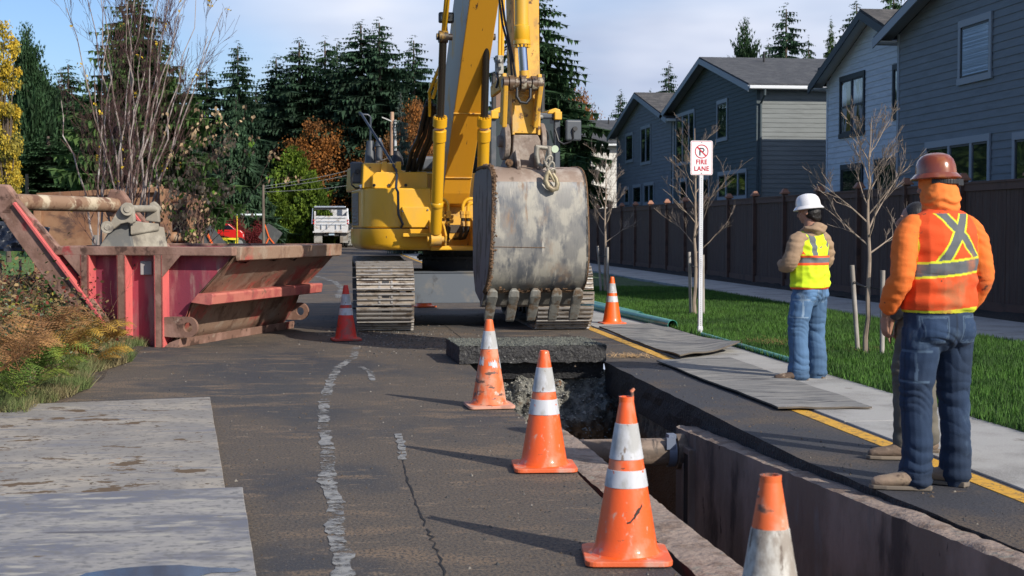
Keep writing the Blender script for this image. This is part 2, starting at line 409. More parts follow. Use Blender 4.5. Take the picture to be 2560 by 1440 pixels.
# painted old lane line, worn: broken blobs in a ribbon
whitep = M('worn_white_paint', (0.27, 0.265, 0.25), .8, layers=[((.16, .16, .16), 14, (1, 1, 1), .42, .6, 6)], bump=.003, bscale=80)
n_ = whitep.node_tree; tcx = n_.nodes.new('ShaderNodeTexCoord'); zn = n_.nodes.new('ShaderNodeTexNoise'); zn.inputs['Scale'].default_value = 9; zn.inputs['Detail'].default_value = 9; zn.inputs['Roughness'].default_value = .75
mpp = n_.nodes.new('ShaderNodeMapping'); mpp.inputs['Scale'].default_value = (1, 1.2, 1); n_.links.new(tcx.outputs['Object'], mpp.inputs[0])
n_.links.new(mpp.outputs[0], zn.inputs['Vector']); zl = n_.nodes.new('ShaderNodeTexNoise'); zl.inputs['Scale'].default_value = 1.6; n_.links.new(tcx.outputs['Object'], zl.inputs['Vector']); za_ = n_.nodes.new('ShaderNodeMath'); za_.operation = 'MULTIPLY_ADD'; za_.inputs[1].default_value = .45; n_.links.new(zl.outputs[0], za_.inputs[0]); n_.links.new(zn.outputs[0], za_.inputs[2]); zs2 = n_.nodes.new('ShaderNodeMath'); zs2.operation = 'SUBTRACT'; zs2.inputs[1].default_value = .225; n_.links.new(za_.outputs[0], zs2.inputs[0]); mrr = n_.nodes.new('ShaderNodeMapRange'); mrr.inputs['From Min'].default_value = .44; mrr.inputs['From Max'].default_value = .53
n_.links.new(zs2.outputs[0], mrr.inputs['Value']); n_.links.new(mrr.outputs[0], n_.nodes['Principled BSDF'].inputs['Alpha'])
def ribbon(name, pts, w, mat, z=.004, jit=.02):
    m = MB(); P3 = []
    for i in range(len(pts) - 1):
        a, b = Vector(pts[i]), Vector(pts[i + 1])
        nn = max(2, int((b - a).length / .05))
        for k in range(nn): P3.append(a.lerp(b, k / nn))
    P3.append(Vector(pts[-1])); L_, R_ = [], []
    for i, p in enumerate(P3):
        t = (P3[min(i + 1, len(P3) - 1)] - P3[max(0, i - 1)]).normalized(); s_ = Vector((t.y, -t.x))
        j1 = noise.noise(Vector((p.x * 9, p.y * 9, 1))) * jit; j2 = noise.noise(Vector((p.x * 9, p.y * 9, 7))) * jit
        ww = w(i / len(P3)) if callable(w) else w
        L_.append(p - s_ * (ww / 2 + j1)); R_.append(p + s_ * (ww / 2 + j2))
    quadstrip(m, [tuple(q) for q in L_], [tuple(q) for q in R_], z)
    return m.build(name, mat)
wl = [(890, 868), (884, 895), (846, 918), (822, 962), (806, 1030), (812, 1085), (822, 1150), (818, 1205), (842, 1262), (836, 1330), (858, 1395), (852, 1470), (880, 1560)]
tag(ribbon('white_line', [G(*p).xy for p in wl], .085, whitep, jit=.03), kind='structure')
tag(ribbon('white_mark', [G(*p).xy for p in ((995, 1085), (1003, 1110), (1008, 1150))], .05, whitep, jit=.02), kind='structure')
tag(ribbon('white_mark', [G(*p).xy for p in ((905, 918), (925, 930), (932, 952))], .06, whitep, jit=.03), kind='structure')
tag(ribbon('white_mark', [G(*p).xy for p in ((846, 745), (856, 722), (838, 705), (790, 690))], .16, whitep, jit=.08), kind='structure')
crackm = M('crack_tar', (.008, .008, .009), .9)
ck = [(1004, 1150), (1022, 1205), (1040, 1262), (1062, 1312), (1080, 1350), (1098, 1390), (1118, 1450), (1140, 1520)]
cp = []
for a, b in zip(ck[:-1], ck[1:]):
    for k in range(6):
        q = G(a[0] + (b[0] - a[0]) * k / 6, a[1] + (b[1] - a[1]) * k / 6).xy
        cp.append(q + Vector((noise.noise(Vector((q.y * 17, 0, 0))) * .022, 0)))
tag(ribbon('road_crack', cp, .008, crackm, z=.003, jit=.01), kind='structure')
tag(ribbon('road_crack', [G(*p).xy for p in ((700, 772), (860, 765), (1110, 812), (1160, 850), (1140, 905))], .012, crackm, z=.003, jit=.01), kind='structure')
# crumbs of dirt and gravel
m = MB()
def pebble(m, x, y, z, r, mi=0):
    vs = []
    for a in range(5):
        q = a * 2 * PI / 5 + random.random(); rr = r * random.uniform(.7, 1.25)
        vs.append((x + math.cos(q) * rr, y + math.sin(q) * rr, z - r * .2))
    vs.append((x, y, z + r * random.uniform(.5, .9)))
    m.add(vs, [(i, (i + 1) % 5, 5) for i in range(5)], mi)
random.seed(11)
for i in range(2600):
    y = random.uniform(5.2, 24); x = random.uniform(-2.5, 3.6)
    if 1.42 < x < 3.05 and y < 15.3: 
        if random.random() < .5: x = 1.42 - random.random() ** 2 * .5
        else: x = 2.97 + max(0, 8.6 - y) * .062 + random.random() ** 2 * .4
    pebble(m, x, y, .002, random.uniform(.003, .010) * (1.7 if random.random() < .06 else 1), random.choice((0, 0, 0, 1, 1, 1, 0, 2)))
for i in range(900):
    x, y = G(random.gauss(960, 90), random.gauss(835, 12)).xy if i % 2 else (random.uniform(.3, 2.9), 15.9 + random.gauss(0, .9) + 1.6)
    pebble(m, x, y, .002, random.uniform(.005, .02), random.choice((0, 1, 2)))
tag(m.build('road_gravel', [M('crumb_a', (.09, .065, .045), .95), M('crumb_b', (.045, .045, .045), .9), M('crumb_c', (.20, .18, .15), .9)]), 'scattered crumbs of dirt and gravel on the asphalt', kind='stuff')
# gravel on the far slope of the trench
m = MB()
for i in range(2000):
    u, v = random.random(), random.random() ** 1.3 * .5
    x, y, z = far(u, v); pebble(m, x, y - .01, z + .005, random.uniform(.005, .017) * (1.9 if random.random() < .06 else 1), random.choice((0, 0, 1)))
tag(m.build('trench_gravel', [M('stone_a', (.25, .24, .21), .9, island=.4), M('stone_b', (.14, .14, .125), .9, island=.4)]), 'loose grey gravel on the trench slope', kind='stuff')
# ================================================================ SITE OBJECTS
steelplate = M('plate_surface', (0.35, 0.315, 0.265), .9, spec=.15, layers=[
    ((0.245, 0.23, 0.21), 2.0, (.8, 1.1, 1), .36, .60, 13, .85), ((0.18, 0.165, 0.15), 26, (.7, .9, 1), .52, .64, 6, .85), ((0.20, 0.195, 0.20), 4, (.3, 2.4, 1), .54, .64, 12, .8),
    ((0.13, 0.092, 0.06), 2.6, (1, 1.5, 1), .595, .615, 10, .95), ((0.25, 0.13, .05), 6, (1, 1.2, 1), .67, .70, 5), ((.10, .075, .05), 18, (1, 1, 1), .65, .67, 3)], bump=.002, bscale=40, bstretch=(.6, 2, 1))
blueplate = M('plate_blue_surface', (0.30, 0.285, 0.265), .8, spec=.2, layers=[
    ((0.155, 0.158, 0.18), 1.7, (.7, 1.0, 1), .44, .56, 14, .7), ((0.17, 0.165, 0.16), 26, (.7, .9, 1), .50, .62, 6, .7), ((0.35, 0.33, 0.29), 7, (.5, 1.4, 1), .54, .64, 13, .85), ((.12, .115, .12), 3, (.4, 2, 1), .60, .66, 13, .7),
    ((0.14, 0.105, 0.07), 3.2, (1, 2.2, 1), .68, .71, 7, .95), ((0.27, 0.13, .05), 6, (1, 1.6, 1), .72, .74, 5)], bump=.002, bscale=40, bstretch=(.6, 2, 1))
plated = M('plate_edge', (0.11, 0.09, 0.07), .8)
def plate_obj(poly, z, th, rot_mat, label, rag=.004):
    pts = []
    for i in range(len(poly)):
        a, b = Vector(poly[i]), Vector(poly[(i + 1) % len(poly)])
        n = max(2, int((b - a).length / .12))
        for k in range(n):
            q = a.lerp(b, k / n); pts.append((q.x + noise.noise(Vector((q.x * 3, q.y * 3, 2))) * rag, q.y + noise.noise(Vector((q.x * 4, q.y * 4, 9))) * rag))
    m = MB(); m.plate(pts, z, z + th, 0, 1)
    o = m.build('steel_plate', [rot_mat, plated], bevel=.003, seg=1)
    return tag(o, label, 'plate', 'steel plates laid on the road')
tr1, br1 = G(525, 1001), G(562, 1226); d1 = (br1 - tr1).xy; n1 = Vector((d1.y, -d1.x)).normalized() * 2.6
plate_obj([tr1.xy, (tr1.xy + d1 * 1.06), tr1.xy + d1 * 1.06 + Vector((-2.6, -.1)), G(-60, 1027).xy + Vector((-.6, -.06))], .006, .024, steelplate,
          'pale scuffed plate with mud splats, the farther of the two plates')
tr2, br2 = G(606, 1221, .05), G(641, 1445, .05); d2 = (br2 - tr2).xy
plate_obj([tr2.xy, tr2.xy + d2 * 2.0, tr2.xy + d2 * 2 + Vector((-3, -.1)), tr2.xy + Vector((-3.0, -.22))], .034, .024, blueplate,
          'blue grey smeared plate overlapping the muddy pale one')
wet = M('puddle_water', (0.035, 0.036, 0.045), .08, spec=.6)
m = MB(); pud = [G(x, y, .0605).xy for x, y in ((180, 1448), (215, 1432), (300, 1420), (380, 1414), (450, 1412), (520, 1418), (590, 1420), (606, 1425), (590, 1430), (530, 1432), (500, 1440), (480, 1460), (400, 1490), (250, 1490))]
m.add([(*p, .0605) for p in pud], [tuple(range(len(pud)))[::-1]])
tag(m.build('puddle', wet), kind='stuff', label='dark puddle on the nearer plate')

# rubber mats
matm = M('rubber_mat', (0.19, 0.185, 0.175), .9, layers=[((0.28, 0.265, 0.24), 1.2, (1, 4, 1), .45, .66, 8), ((0.055, 0.055, .06), 4, (.6, 5, 1), .52, .66, 7), ((.30, .28, .25), 24, (1, 1, 1), .70, .76, 3)], bump=.008, bscale=16, bstretch=(1, 3.5, 1))
def mat_grid(corners, th, lift, label):
    """corners: near-left, near-right, far-right, far-left on the ground"""
    a, b, c, d = [Vector((p.x, p.y, 0)) for p in corners]; m = MB(); nu, nv = 30, 40
    def top(u, v, k):
        p = a.lerp(b, u).lerp(d.lerp(c, u), v)
        e = noise.noise(Vector((u * 6, v * 8, 4))) * .02
        p.x += e * (u in (0, 1)) + .012 * math.sin(v * 9) * (abs(u - .5) > .4); p.y += e * (v in (0, 1))
        p.z = lift(u, v) + k; return p
    w_ = nv + 1
    for k, fl in ((th, 0), (0, 1)):
        vs = [top(i / nu, j / nv, k) for i in range(nu + 1) for j in range(nv + 1)]
        fs = []
        for i in range(nu):
            for j in range(nv):
                f = (i * w_ + j, (i + 1) * w_ + j, (i + 1) * w_ + j + 1, i * w_ + j + 1); fs.append(f[::-1] if fl else f)
        m.add(vs, fs, 0, True)
    N = (nu + 1) * w_
    ring = [(i, 0) for i in range(nu)] + [(nu, j) for j in range(nv)] + [(i, nv) for i in range(nu, 0, -1)] + [(0, j) for j in range(nv, 0, -1)]
    for q in range(len(ring)):
        i0 = ring[q][0] * w_ + ring[q][1]; r1 = ring[(q + 1) % len(ring)]; i1 = r1[0] * w_ + r1[1]
        m.f.append([i0, i0 + N, i1 + N, i1][::1]); m.mi.append(1); m.sm.append(False)
    return tag(m.build('rubber_mat', [matm, plated]), label, 'mat', 'rubber mats on the gutter')
mat_grid([G(1945, 1028), G(2180, 1027), G(1822, 900), G(1640, 908)], .014, lambda u, v: .016 + .005 * noise.noise(Vector((u * 3, v * 5, 0))) + .004, 'grey mat lying flat beside the worker in the white hard hat')
def curl(u, v):
    return .018 + .03 * max(0, noise.noise(Vector((u * 2.5, v * 4, 3)))) + .10 * max(0, u - .5) ** 1.5 * max(0, 1 - v * 2.2) * 2.0 + .035 * max(0, 1 - v * 6)
mat_grid([G(1700, 903), G(1850, 882), G(1640, 813), G(1497, 821)], .016, curl, 'grey mat with a curled up corner beyond the other mat')

# asphalt slab on the far edge of the trench
slabm = M('slab_face', (0.022, 0.021, 0.022), .7, layers=[((.05, .048, .045), 30, (1, 1, 1), .5, .66, 4), ((.33, .32, .30), 55, (1, 1, 1), .685, .74, 2)], bump=.02, bscale=34)
slabt = M('slab_gravel_top', (0.125, 0.13, 0.11), .95, layers=[((.06, .062, .054), 16, (1, 1, 1), .45, .62, 5), ((.22, .21, .18), 40, (1, 1, 1), .6, .7, 3)], bump=.02, bscale=40)
x0, x1 = P(1146, 905, 15.1).x, P(1511, 905, 15.1).x
m = MB()
def sb(x, y, z, k=.012): 
    n_ = noise.noise_vector(Vector((x * 9, y * 9, z * 9))) * k + noise.noise_vector(Vector((x * 25, y * 25, z * 25))) * k * .8
    return (x + n_.x, y + n_.y, z + n_.z)
ya, yb, za, zb = 15.0, 16.1, .012, .195
cxs = lambda u, y: x0 + (x1 - x0) * u - .05 * (y - ya)
m.grid(lambda u, v: sb(cxs(u, ya), ya, za + (zb - za) * v), 90, 10, 0)
m.grid(lambda u, v: sb(cxs(u, ya + 1.1 * v), ya + 1.1 * v, zb + .012 * noise.noise(Vector((u * 30, v * 22, 0))), .012), 90, 56, 1)
m.grid(lambda u, v: sb(cxs(0, yb - 1.1 * u), yb - 1.1 * u, za + (zb - za) * v), 50, 10, 0)
m.grid(lambda u, v: sb(cxs(1, ya + 1.1 * u), ya + 1.1 * u, za + (zb - za) * v), 50, 10, 0)
m.grid(lambda u, v: sb(cxs(1 - u, yb), yb, za + (zb - za) * v), 40, 6, 0)
m.add([sb(cxs(0, ya), ya, za), sb(cxs(1, ya), ya, za), sb(cxs(1, yb), yb, za), sb(cxs(0, yb), yb, za)], [(3, 2, 1, 0)])
for i in range(1500):
    u, v = random.random(), random.random() * 1.1; pebble(m, cxs(u, ya + v), ya + v, zb + .004, random.uniform(.006, .018), 1)
tag(m.build('asphalt_slab', [slabm, slabt]), 'thick lifted slab of asphalt with grey gravel on top at the trench edge', 'slab')

# steel trench box: two thick side panels and the spreader pipes
rusty = M('mud_rust_steel', (0.16, 0.115, 0.09), .8, layers=[((.27, .20, .165), 1.3, (1.2, 1.2, .7), .44, .64, 8), ((.055, .038, .032), 1.6, (1.4, 1.4, .6), .52, .66, 8), ((.22, .11, .09), 1.4, (3, 3, .25), .66, .74, 5), ((.15, .15, .155), 1.4, (1.5, 1.5, .5), .60, .72, 7, .5), ((.035, .022, .018), 5, (1.5, 1.5, .6), .66, .69, 5)], bump=.004, bscale=20)
panel_top = M('crusted_top', (0.27, 0.205, 0.165), .92, layers=[((.17, .12, .09), 6, (1, 1, 1), .48, .62, 6), ((.22, .20, .165), 13, (1, 1, 1), .56, .66, 6), ((.015, .013, .012), 2.4, (1, .6, 1), .68, .72, 7)], bump=.02, bscale=22)
redside = M('worn_red_side', (0.16, 0.045, 0.03), .7, layers=[((.10, .06, .045), 4, (1, 1, 1), .46, .6, 6)], bump=.004, bscale=25)
tb = empty('trench_box', (2.3, 8, 0)); tag(tb, 'rusty steel trench box lining the open trench beside the cones', 'trench box')
def toppanel(name, outer, inner, zf, mats, flip):
    """outer, inner: x at far / near; long slab following the trench with a crumbly top"""
    m = MB(); Y0, Y1 = (11.15, 2.0)
    n = 130
    def line(e, t): return e[0] + (e[1] - e[0]) * t
    tops = []
    for i in range(n + 1):
        t = i / n; y = Y0 + (Y1 - Y0) * t; z = zf(y)
        xo, xi = line(outer, t), line(inner, t)
        row = []
        for q in range(7):
            x = xo + (xi - xo) * q / 6
            row.append((x + (.008 * noise.noise(Vector((x, y * 1.7, 3))) + .003 * noise.noise(Vector((x, y * 9, 3))) if q in (0, 6) else 0), y, z + .008 * fbm((x, y, 1), 9, 5) + (.02 * max(0, fbm((x, y, 4), 2.4, 4)) if 0 < q < 6 else -.004)))
        tops.append(row)
    m.add([p for r in tops for p in r], [((i) * 7 + q, (i) * 7 + q + 1, (i + 1) * 7 + q + 1, (i + 1) * 7 + q) for i in range(n) for q in range(6)], 1, True)
    for q, mi in ((0, 2), (6, 0)):
        for i in range(n):
            a, b = tops[i][q], tops[i + 1][q]
            m.add([a, b, (b[0], b[1], b[2] - 2.6), (a[0], a[1], a[2] - 2.6)], [(0, 1, 2, 3) if q == 0 else (3, 2, 1, 0)], mi)
    a, b = tops[0][0], tops[0][6]
    m.add([a, b, (b[0], b[1], -2.7), (a[0], a[1], -2.7)], [(0, 3, 2, 1)], 0)
    a, b = tops[-1][0], tops[-1][6]
    m.add([a, b, (b[0], b[1], -2.7), (a[0], a[1], -2.7)], [(0, 1, 2, 3)], 0)
    return m.build(name, mats, tb, loc=(-2.3, -8, 0))
zR = lambda y: min(.03, -.15 + (11.15 - y) * .031)
toppanel('side_panel', (2.895, 3.115), (2.725, 2.965), zR, [rusty, panel_top, rusty], 0)
zL = lambda y: -.13 + (11.15 - y) * .017
toppanel('side_panel', (1.525, 1.56), (1.79, 1.775), zL, [rusty, panel_top, redside], 1)
pipem = M('muddy_pipe', (0.11, 0.08, 0.06), .7, layers=[((.23, .17, .13), 2.5, (1, 3, 3), .48, .62, 6), ((.05, .04, .035), 5, (3, 1, 1), .55, .68, 6), ((.25, .12, .05), 7, (1, 1, 1), .62, .7, 5)], bump=.003, bscale=30)
bandm = M('blue_grey_band', (0.16, 0.19, 0.26), .5, metal=.3)
for z, y in ((-.31, 10.9), (-1.35, 10.3)):
    m = MB(); m.cyl((1.70, y, z), (2.80, y, z), .108, 28)
    m.cyl((2.66, y, z), (2.82, y, z), .14, 28, 0); m.cyl((1.66, y, z), (1.76, y, z), .135, 28, 0)
    sp_ = m.build('spreader_pipe', [pipem], tb, loc=(-2.3, -8, 0))
    if z > -1:
        m = MB(); m.lathe([(.111, -.03), (.118, -.03), (.118, .03), (.111, .03)], 28, rot=Matrix.Rotation(PI / 2, 3, 'Y'), c=(2.62, y, z)); m.box((2.62, y - .03, z + .13), (.06, .10, .03)); m.box((2.60, y - .105, z + .08), (.07, .03, .09))
        m.build('clamp_band', bandm, sp_)
# slot in the right panel (a dark pocket between two flat bars)
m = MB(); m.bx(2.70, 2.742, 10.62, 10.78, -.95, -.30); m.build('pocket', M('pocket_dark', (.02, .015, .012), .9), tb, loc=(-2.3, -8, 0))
m = MB()
for y in (10.60, 10.80): m.bx(2.69, 2.752, y - .02, y + .02, -1.0, -.25)
m.bx(2.69, 2.752, 10.62, 10.78, -.295, -.25)
m.build('bracket', rusty, tb, bevel=.004, loc=(-2.3, -8, 0))

# ---------------------------------------------------------------- traffic cones
org = M('cone_orange', (0.80, 0.105, 0.012), .42, layers=[((.62, .20, .11), 12, (1, 1, .6), .50, .70, 8, .8), ((.58, .30, .22), 30, (1, 1, .7), .60, .70, 7, .9), ((.12, .055, .03), 16, (1, 1, 2), .665, .69, 6)], bump=.0006, bscale=60, coat=.25)
org_dirty = M('cone_orange_dirty', (0.72, 0.13, 0.03), .55, layers=[((.58, .27, .17), 11, (1, 1, .6), .42, .62, 8, .85), ((.13, .07, .05), 9, (1, 1, 2.6), .56, .63, 7), ((.55, .40, .33), 14, (1, 1, 1), .60, .70, 7)], bump=.0008, bscale=50)
redc = M('cone_red', (0.62, 0.03, 0.018), .5, layers=[((.36, .07, .055), 13, (1, 1, .6), .46, .60, 8), ((.10, .03, .02), 8, (1, 1, 1), .64, .70, 6)], bump=.0008, bscale=50)
org_clean = M('cone_orange_clean', (0.85, 0.12, 0.012), .4, layers=[((.72, .19, .08), 9, (1, 1, .6), .62, .74, 6, .7)], coat=.3)
refl = M('reflective_white', (0.50, 0.51, 0.54), .35, layers=[((.36, .36, .355), 11, (1, 1, .5), .45, .62, 8, .7), ((.66, .12, .04), 17, (1, 1, 1), .685, .695, 4), ((.22, .17, .13), 22, (1, 1, .6), .64, .70, 6)], bump=.0006, bscale=70)
refl_dirty = M('reflective_grimy', (0.50, 0.48, 0.44), .75, layers=[((.27, .235, .20), 9, (1.3, 1.3, .7), .44, .60, 9), ((.13, .10, .08), 15, (1.5, 1.5, .4), .56, .64, 8), ((.62, .15, .06), 14, (1, 1, 1), .66, .68, 5)], bump=.0015, bscale=50)
basem = M('cone_base', (0.68, 0.12, 0.035), .6, layers=[((.60, .30, .22), 8, (1, 1, 1), .48, .68, 7, .9), ((.12, .06, .045), 16, (1, 1, 1), .66, .72, 6)], bump=.001, bscale=60)
base_dusty = M('cone_base_dusty', (0.60, 0.30, 0.21), .8, layers=[((.42, .22, .16), 8, (1, 1, 1), .48, .68, 7, .9), ((.10, .06, .045), 16, (1, 1, 1), .62, .70, 6)], bump=.001, bscale=60)
base_red = M('cone_base_red', (0.42, 0.05, 0.035), .7, layers=[((.30, .12, .09), 8, (1, 1, 1), .48, .68, 7, .9)], bump=.001, bscale=60)
def cone(x, y, label, body=org, rf=refl, bs=basem, h=.715, rot=.2, tilt=(0, 0), bands=((.47, .615), (.335, .425)), nub=True, cap=None, z=.0, base='square', sc=1.0):
    e = empty('traffic_cone', (x, y, z), rot); e.rotation_euler = (tilt[0], tilt[1], rot); tag(e, label, 'traffic cone', 'traffic cones around the dig')
    e.scale = (sc, sc, sc)
    m = MB(); 
    r = lambda q: .142 - (.142 - .031) * min(1, (q - .03) / (.70 - .03))
    prof = [(.19 if 0 else .165, .030), (.150, .036), (.143, .05)]
    zs = sorted(set([.06, .10, .15, .20, .25, .30] + [b for bb in bands for b in bb] + [.45, .55, .64, .67, .695]))
    prof += [(r(q), q) for q in zs]
    if h < .3:
        prof = [(.165, .030), (.150, .036), (.135, .05), (.125, .11), (.10, .12), (.09, .05)]
    else:
        if nub: prof += [(.029, h - .008), (.024, h), (.016, h - .004)]
        else: prof += [(.032, h - .03), (.033, h), (.024, h), (.022, h - .05)]
    seg = 36
    m.lathe(prof, seg)
    b = m.build('cone_body', body, e)
    if h > .3:
        for lo, hi in bands:
            m = MB(); k = 10
            m.lathe([(r(lo) + .0005, lo)] + [(r(lo + (hi - lo) * i / k) + .0026, lo + (hi - lo) * (.01 + .98 * i / k)) for i in range(k + 1)] + [(r(hi) + .0005, hi)], seg)
            m.f.pop(); m.mi.pop(); m.sm.pop()
            m.build('reflective_band', rf, e)
    m = MB(); W = .188
    def rr(W, c, n=5):
        pts = []
        for cx, cy, a0 in ((1, 1, 0), (-1, 1, 90), (-1, -1, 180), (1, -1, 270)):
            for i in range(n + 1):
                a = R(a0 + 90 * i / n); pts.append((cx * (W - c) + c * math.cos(a), cy * (W - c) + c * math.sin(a)))
        return pts
    if base == 'square':
        m.plate(rr(W, .045), .007, .030)
    else:
        m.plate([(W * 1.05 * math.cos(a * PI / 12), W * 1.05 * math.sin(a * PI / 12)) for a in range(24)], .007, .03)
    for sx in (-1, 1):
        for sy in (-1, 1): m.bx(sx * .13 - .03, sx * .13 + .03, sy * .13 - .03, sy * .13 + .03, 0, .007)
    m.build('cone_base', bs, e, bevel=.007)
    return e
def at(px, py): g = G(px, py); return g.x, g.y
c1 = cone(*at(1223, 1018), 'dusty orange cone with one torn silver band beside the asphalt slab', org_dirty, refl, base_dusty, bands=((.475, .62),), rot=.05)
m = MB()                      # shreds of the torn lower band
for a, z0, hh, ww in ((-1.2, .34, .055, .25), (-1.62, .35, .03, .16), (-.25, .335, .085, .28), (-2.55, .36, .06, .3)):
    q = []
    for i in range(7):
        t = i / 6; ang = a + ww * (t - .5) * 2
        for s_ in (0, 1):
            zz_ = z0 + (hh * (.35 + .65 * abs(math.sin(t * 5 + a))) if s_ else -hh * .3 * abs(math.cos(t * 7)))
            rr_ = .142 - .111 * (zz_ - .03) / .67 + .002
            q.append((rr_ * math.cos(ang), rr_ * math.sin(ang), zz_))
    m.add(q, [(2 * i, 2 * i + 2, 2 * i + 3, 2 * i + 1) for i in range(6)], 0, True)
m.build('torn_band', refl, c1)
cone(*at(1360, 1172), 'bright orange cone with two silver bands, next behind the one with the chewed tip', org, refl, basem, rot=-.06)
c3 = cone(*at(1565, 1397), 'nearest whole orange cone with a chewed tip and a black scuff', org, refl, basem, rot=-.12, nub=False, bands=((.445, .60), (.325, .40)))
m = MB(); m.tube([(.018, .006, .70), (.026, .010, .722), (.024, .012, .738), (.034, .01, .748)], [.010, .007, .009, .006], 8); m.build('torn_tip', org_dirty, c3)
m = MB()                       # the black scuff
sc = [(-.95, .255), (-1.10, .235), (-1.22, .225), (-1.34, .205), (-1.50, .185), (-1.62, .182)]
for i in range(len(sc) - 1):
    (a0, z0), (a1, z1) = sc[i], sc[i + 1]; wq = (.006, .011, .010, .005, .004)[i]; q = []
    for a, zz_ in ((a0, z0), (a1, z1)):
        for s_ in (-1, 1):
            z2 = zz_ + s_ * wq; rr_ = .142 - .111 * (z2 - .03) / .67 + .0015; q.append((rr_ * math.cos(a), rr_ * math.sin(a), z2))
    m.add(q, [(0, 2, 3, 1)])
m.build('scuff_mark', M('scuff_black', (.03, .02, .015), .8), c3)
g4 = P(1925, 1400, 4.1)
cone(g4.x, 4.1, 'grimy cone with a mud crusted white sleeve in the near right foreground', org_dirty, refl_dirty, basem, rot=.3, nub=False, h=.712, bands=((.10, .555),))
c5 = cone(*at(865, 851), 'red cone with two white bands at the left track of the excavator', redc, refl, base_red, rot=.1, bands=((.46, .60), (.33, .42)), base='square')
cone(*at(1530, 810), 'clean orange cone by the green pipes and the right track', org_clean, refl, org_clean, rot=.04)
cone(*at(1060, 768), 'small orange cone half hidden behind the left track', org_clean, refl, org_clean, rot=.3)
cone(*at(1090, 748), 'squashed orange cone base lying under the excavator', org_clean, refl, org_clean, rot=.3, h=.1, bands=(), sc=1.15, base='round')

# ---------------------------------------------------------------- no parking sign
sg = G(1750, 838); sign = empty('road_sign', sg); tag(sign, 'white no parking fire lane sign on a white square post', 'road sign')
galv = M('white_painted_post', (0.62, 0.63, 0.66), .5, layers=[((.5, .5, .52), 12, (1, 1, .3), .5, .7, 5)])
hole = M('post_hole_dark', (.06, .06, .065), .7)
ptop = P(1750, 352, sg.y).z
m = MB(); m.bx(-.026, .026, -.026, .026, 0, ptop - .02); pst = m.build('post', galv, sign, bevel=.004)
m = MB()
for k in range(88):
    z = .06 + k * .0254
    if z > ptop - .5: break
    m.cyl((0, -.0262, z), (0, -.0268, z), .0055, 8)
m.build('post_hole', hole, pst)['kind'] = 'stuff'
m = MB(); m.bx(-.032, .032, -.032, .032, 0, .12); m.bx(-.04, .04, -.04, .04, 0, .03); m.build('sleeve', galv, sign, bevel=.004)
face = M('sign_white', (0.80, 0.80, 0.82), .4); sred = M('sign_red', (0.50, 0.012, 0.03), .4); sblk = M('sign_black', (.03, .03, .035), .4)
sw, shh = .152, .23; zc = ptop - shh
m = MB(); m.prism([(x, -.029, zc + z) for x, z in
    [(c * (sw - .022) + .022 * math.cos(R(a)) , d * (shh - .022) + .022 * math.sin(R(a))) for c, d, a0 in ((1, 1, 0), (-1, 1, 90), (-1, -1, 180), (1, -1, 270)) for a in (a0, a0 + 30, a0 + 60, a0 + 90)]], (0, -.003, 0))
plate_ = m.build('sign_plate', face, sign)
def rrect(w_, h_, r_, n=4):
    return [(c * (w_ - r_) + r_ * math.cos(R(a0 + 90 * i / n)), d * (h_ - r_) + r_ * math.sin(R(a0 + 90 * i / n))) for c, d, a0 in ((1, 1, 0), (-1, 1, 90), (-1, -1, 180), (1, -1, 270)) for i in range(n + 1)]
def ring(m, a, b, y, mi=0):
    n = len(a)
    m.add([(p[0], y, zc + p[1]) for p in a] + [(p[0], y, zc + p[1]) for p in b], [(i, (i + 1) % n, n + (i + 1) % n, n + i)[::-1] for i in range(n)], mi)
m = MB(); ring(m, rrect(sw - .008, shh - .008, .018), rrect(sw - .013, shh - .013, .014), -.0332)
m.build('red_border', sred, plate_)
# the P
m = MB(); cz = .085; y = -.0330
m.add([(-.034, y, zc + cz - .055), (-.014, y, zc + cz - .055), (-.014, y, zc + cz + .05), (-.034, y, zc + cz + .05)], [(0, 1, 2, 3)])
oa, ob = [], []
for i in range(13):
    a = R(90 - 180 * i / 12); oa.append((.010 + .031 * math.cos(a), cz + .020 + .030 * math.sin(a))); ob.append((.010 + .014 * math.cos(a), cz + .020 + .012 * math.sin(a)))
oa = [(-.0141, cz + .05)] + oa + [(-.0141, cz - .01)]; ob = [(-.0141, cz + .032)] + ob + [(-.0141, cz + .008)]
n = len(oa)
m.add([(p[0], y, zc + p[1]) for p in oa] + [(p[0], y, zc + p[1]) for p in ob], [(i, n + i, n + i + 1, i + 1) for i in range(n - 1)])
m.build('letter_p', sblk, plate_)
m = MB(); cc = lambda r_: [(r_ * math.cos(2 * PI * i / 40), cz + r_ * math.sin(2 * PI * i / 40)) for i in range(40)]
ring(m, cc(.094), cc(.081), -.0344)
q = .0845 * math.sqrt(.5); d_ = .0065
m.add([(-q - d_, -.0342, zc + cz + q - d_), (q - d_, -.0342, zc + cz - q - d_), (q + d_, -.0342, zc + cz - q + d_), (-q + d_, -.0342, zc + cz + q + d_)], [(0, 1, 2, 3)])
m.build('prohibition_ring', sred, plate_)
def text_mesh(name, s, size, mat, parent, loc, rot=(PI / 2, 0, 0), off=.0, sx=1.0, ext=0.0008, space=1.0):
    cu = bpy.data.curves.new(name, 'FONT'); cu.body = s; cu.size = size; cu.align_x = 'CENTER'; cu.align_y = 'CENTER'; cu.offset = off; cu.extrude = ext; cu.space_character = space
    t = bpy.data.objects.new(name + '_t', cu); C.objects.link(t); bpy.context.view_layer.update()
    me = bpy.data.meshes.new_from_object(t.evaluated_get(bpy.context.evaluated_depsgraph_get())); bpy.data.objects.remove(t); bpy.data.curves.remove(cu)
    me.materials.clear(); me.materials.append(mat)
    o = bpy.data.objects.new(name, me); C.objects.link(o); o.parent = parent; o.location = loc; o.rotation_euler = rot; o.scale = (sx, 1, 1); return o
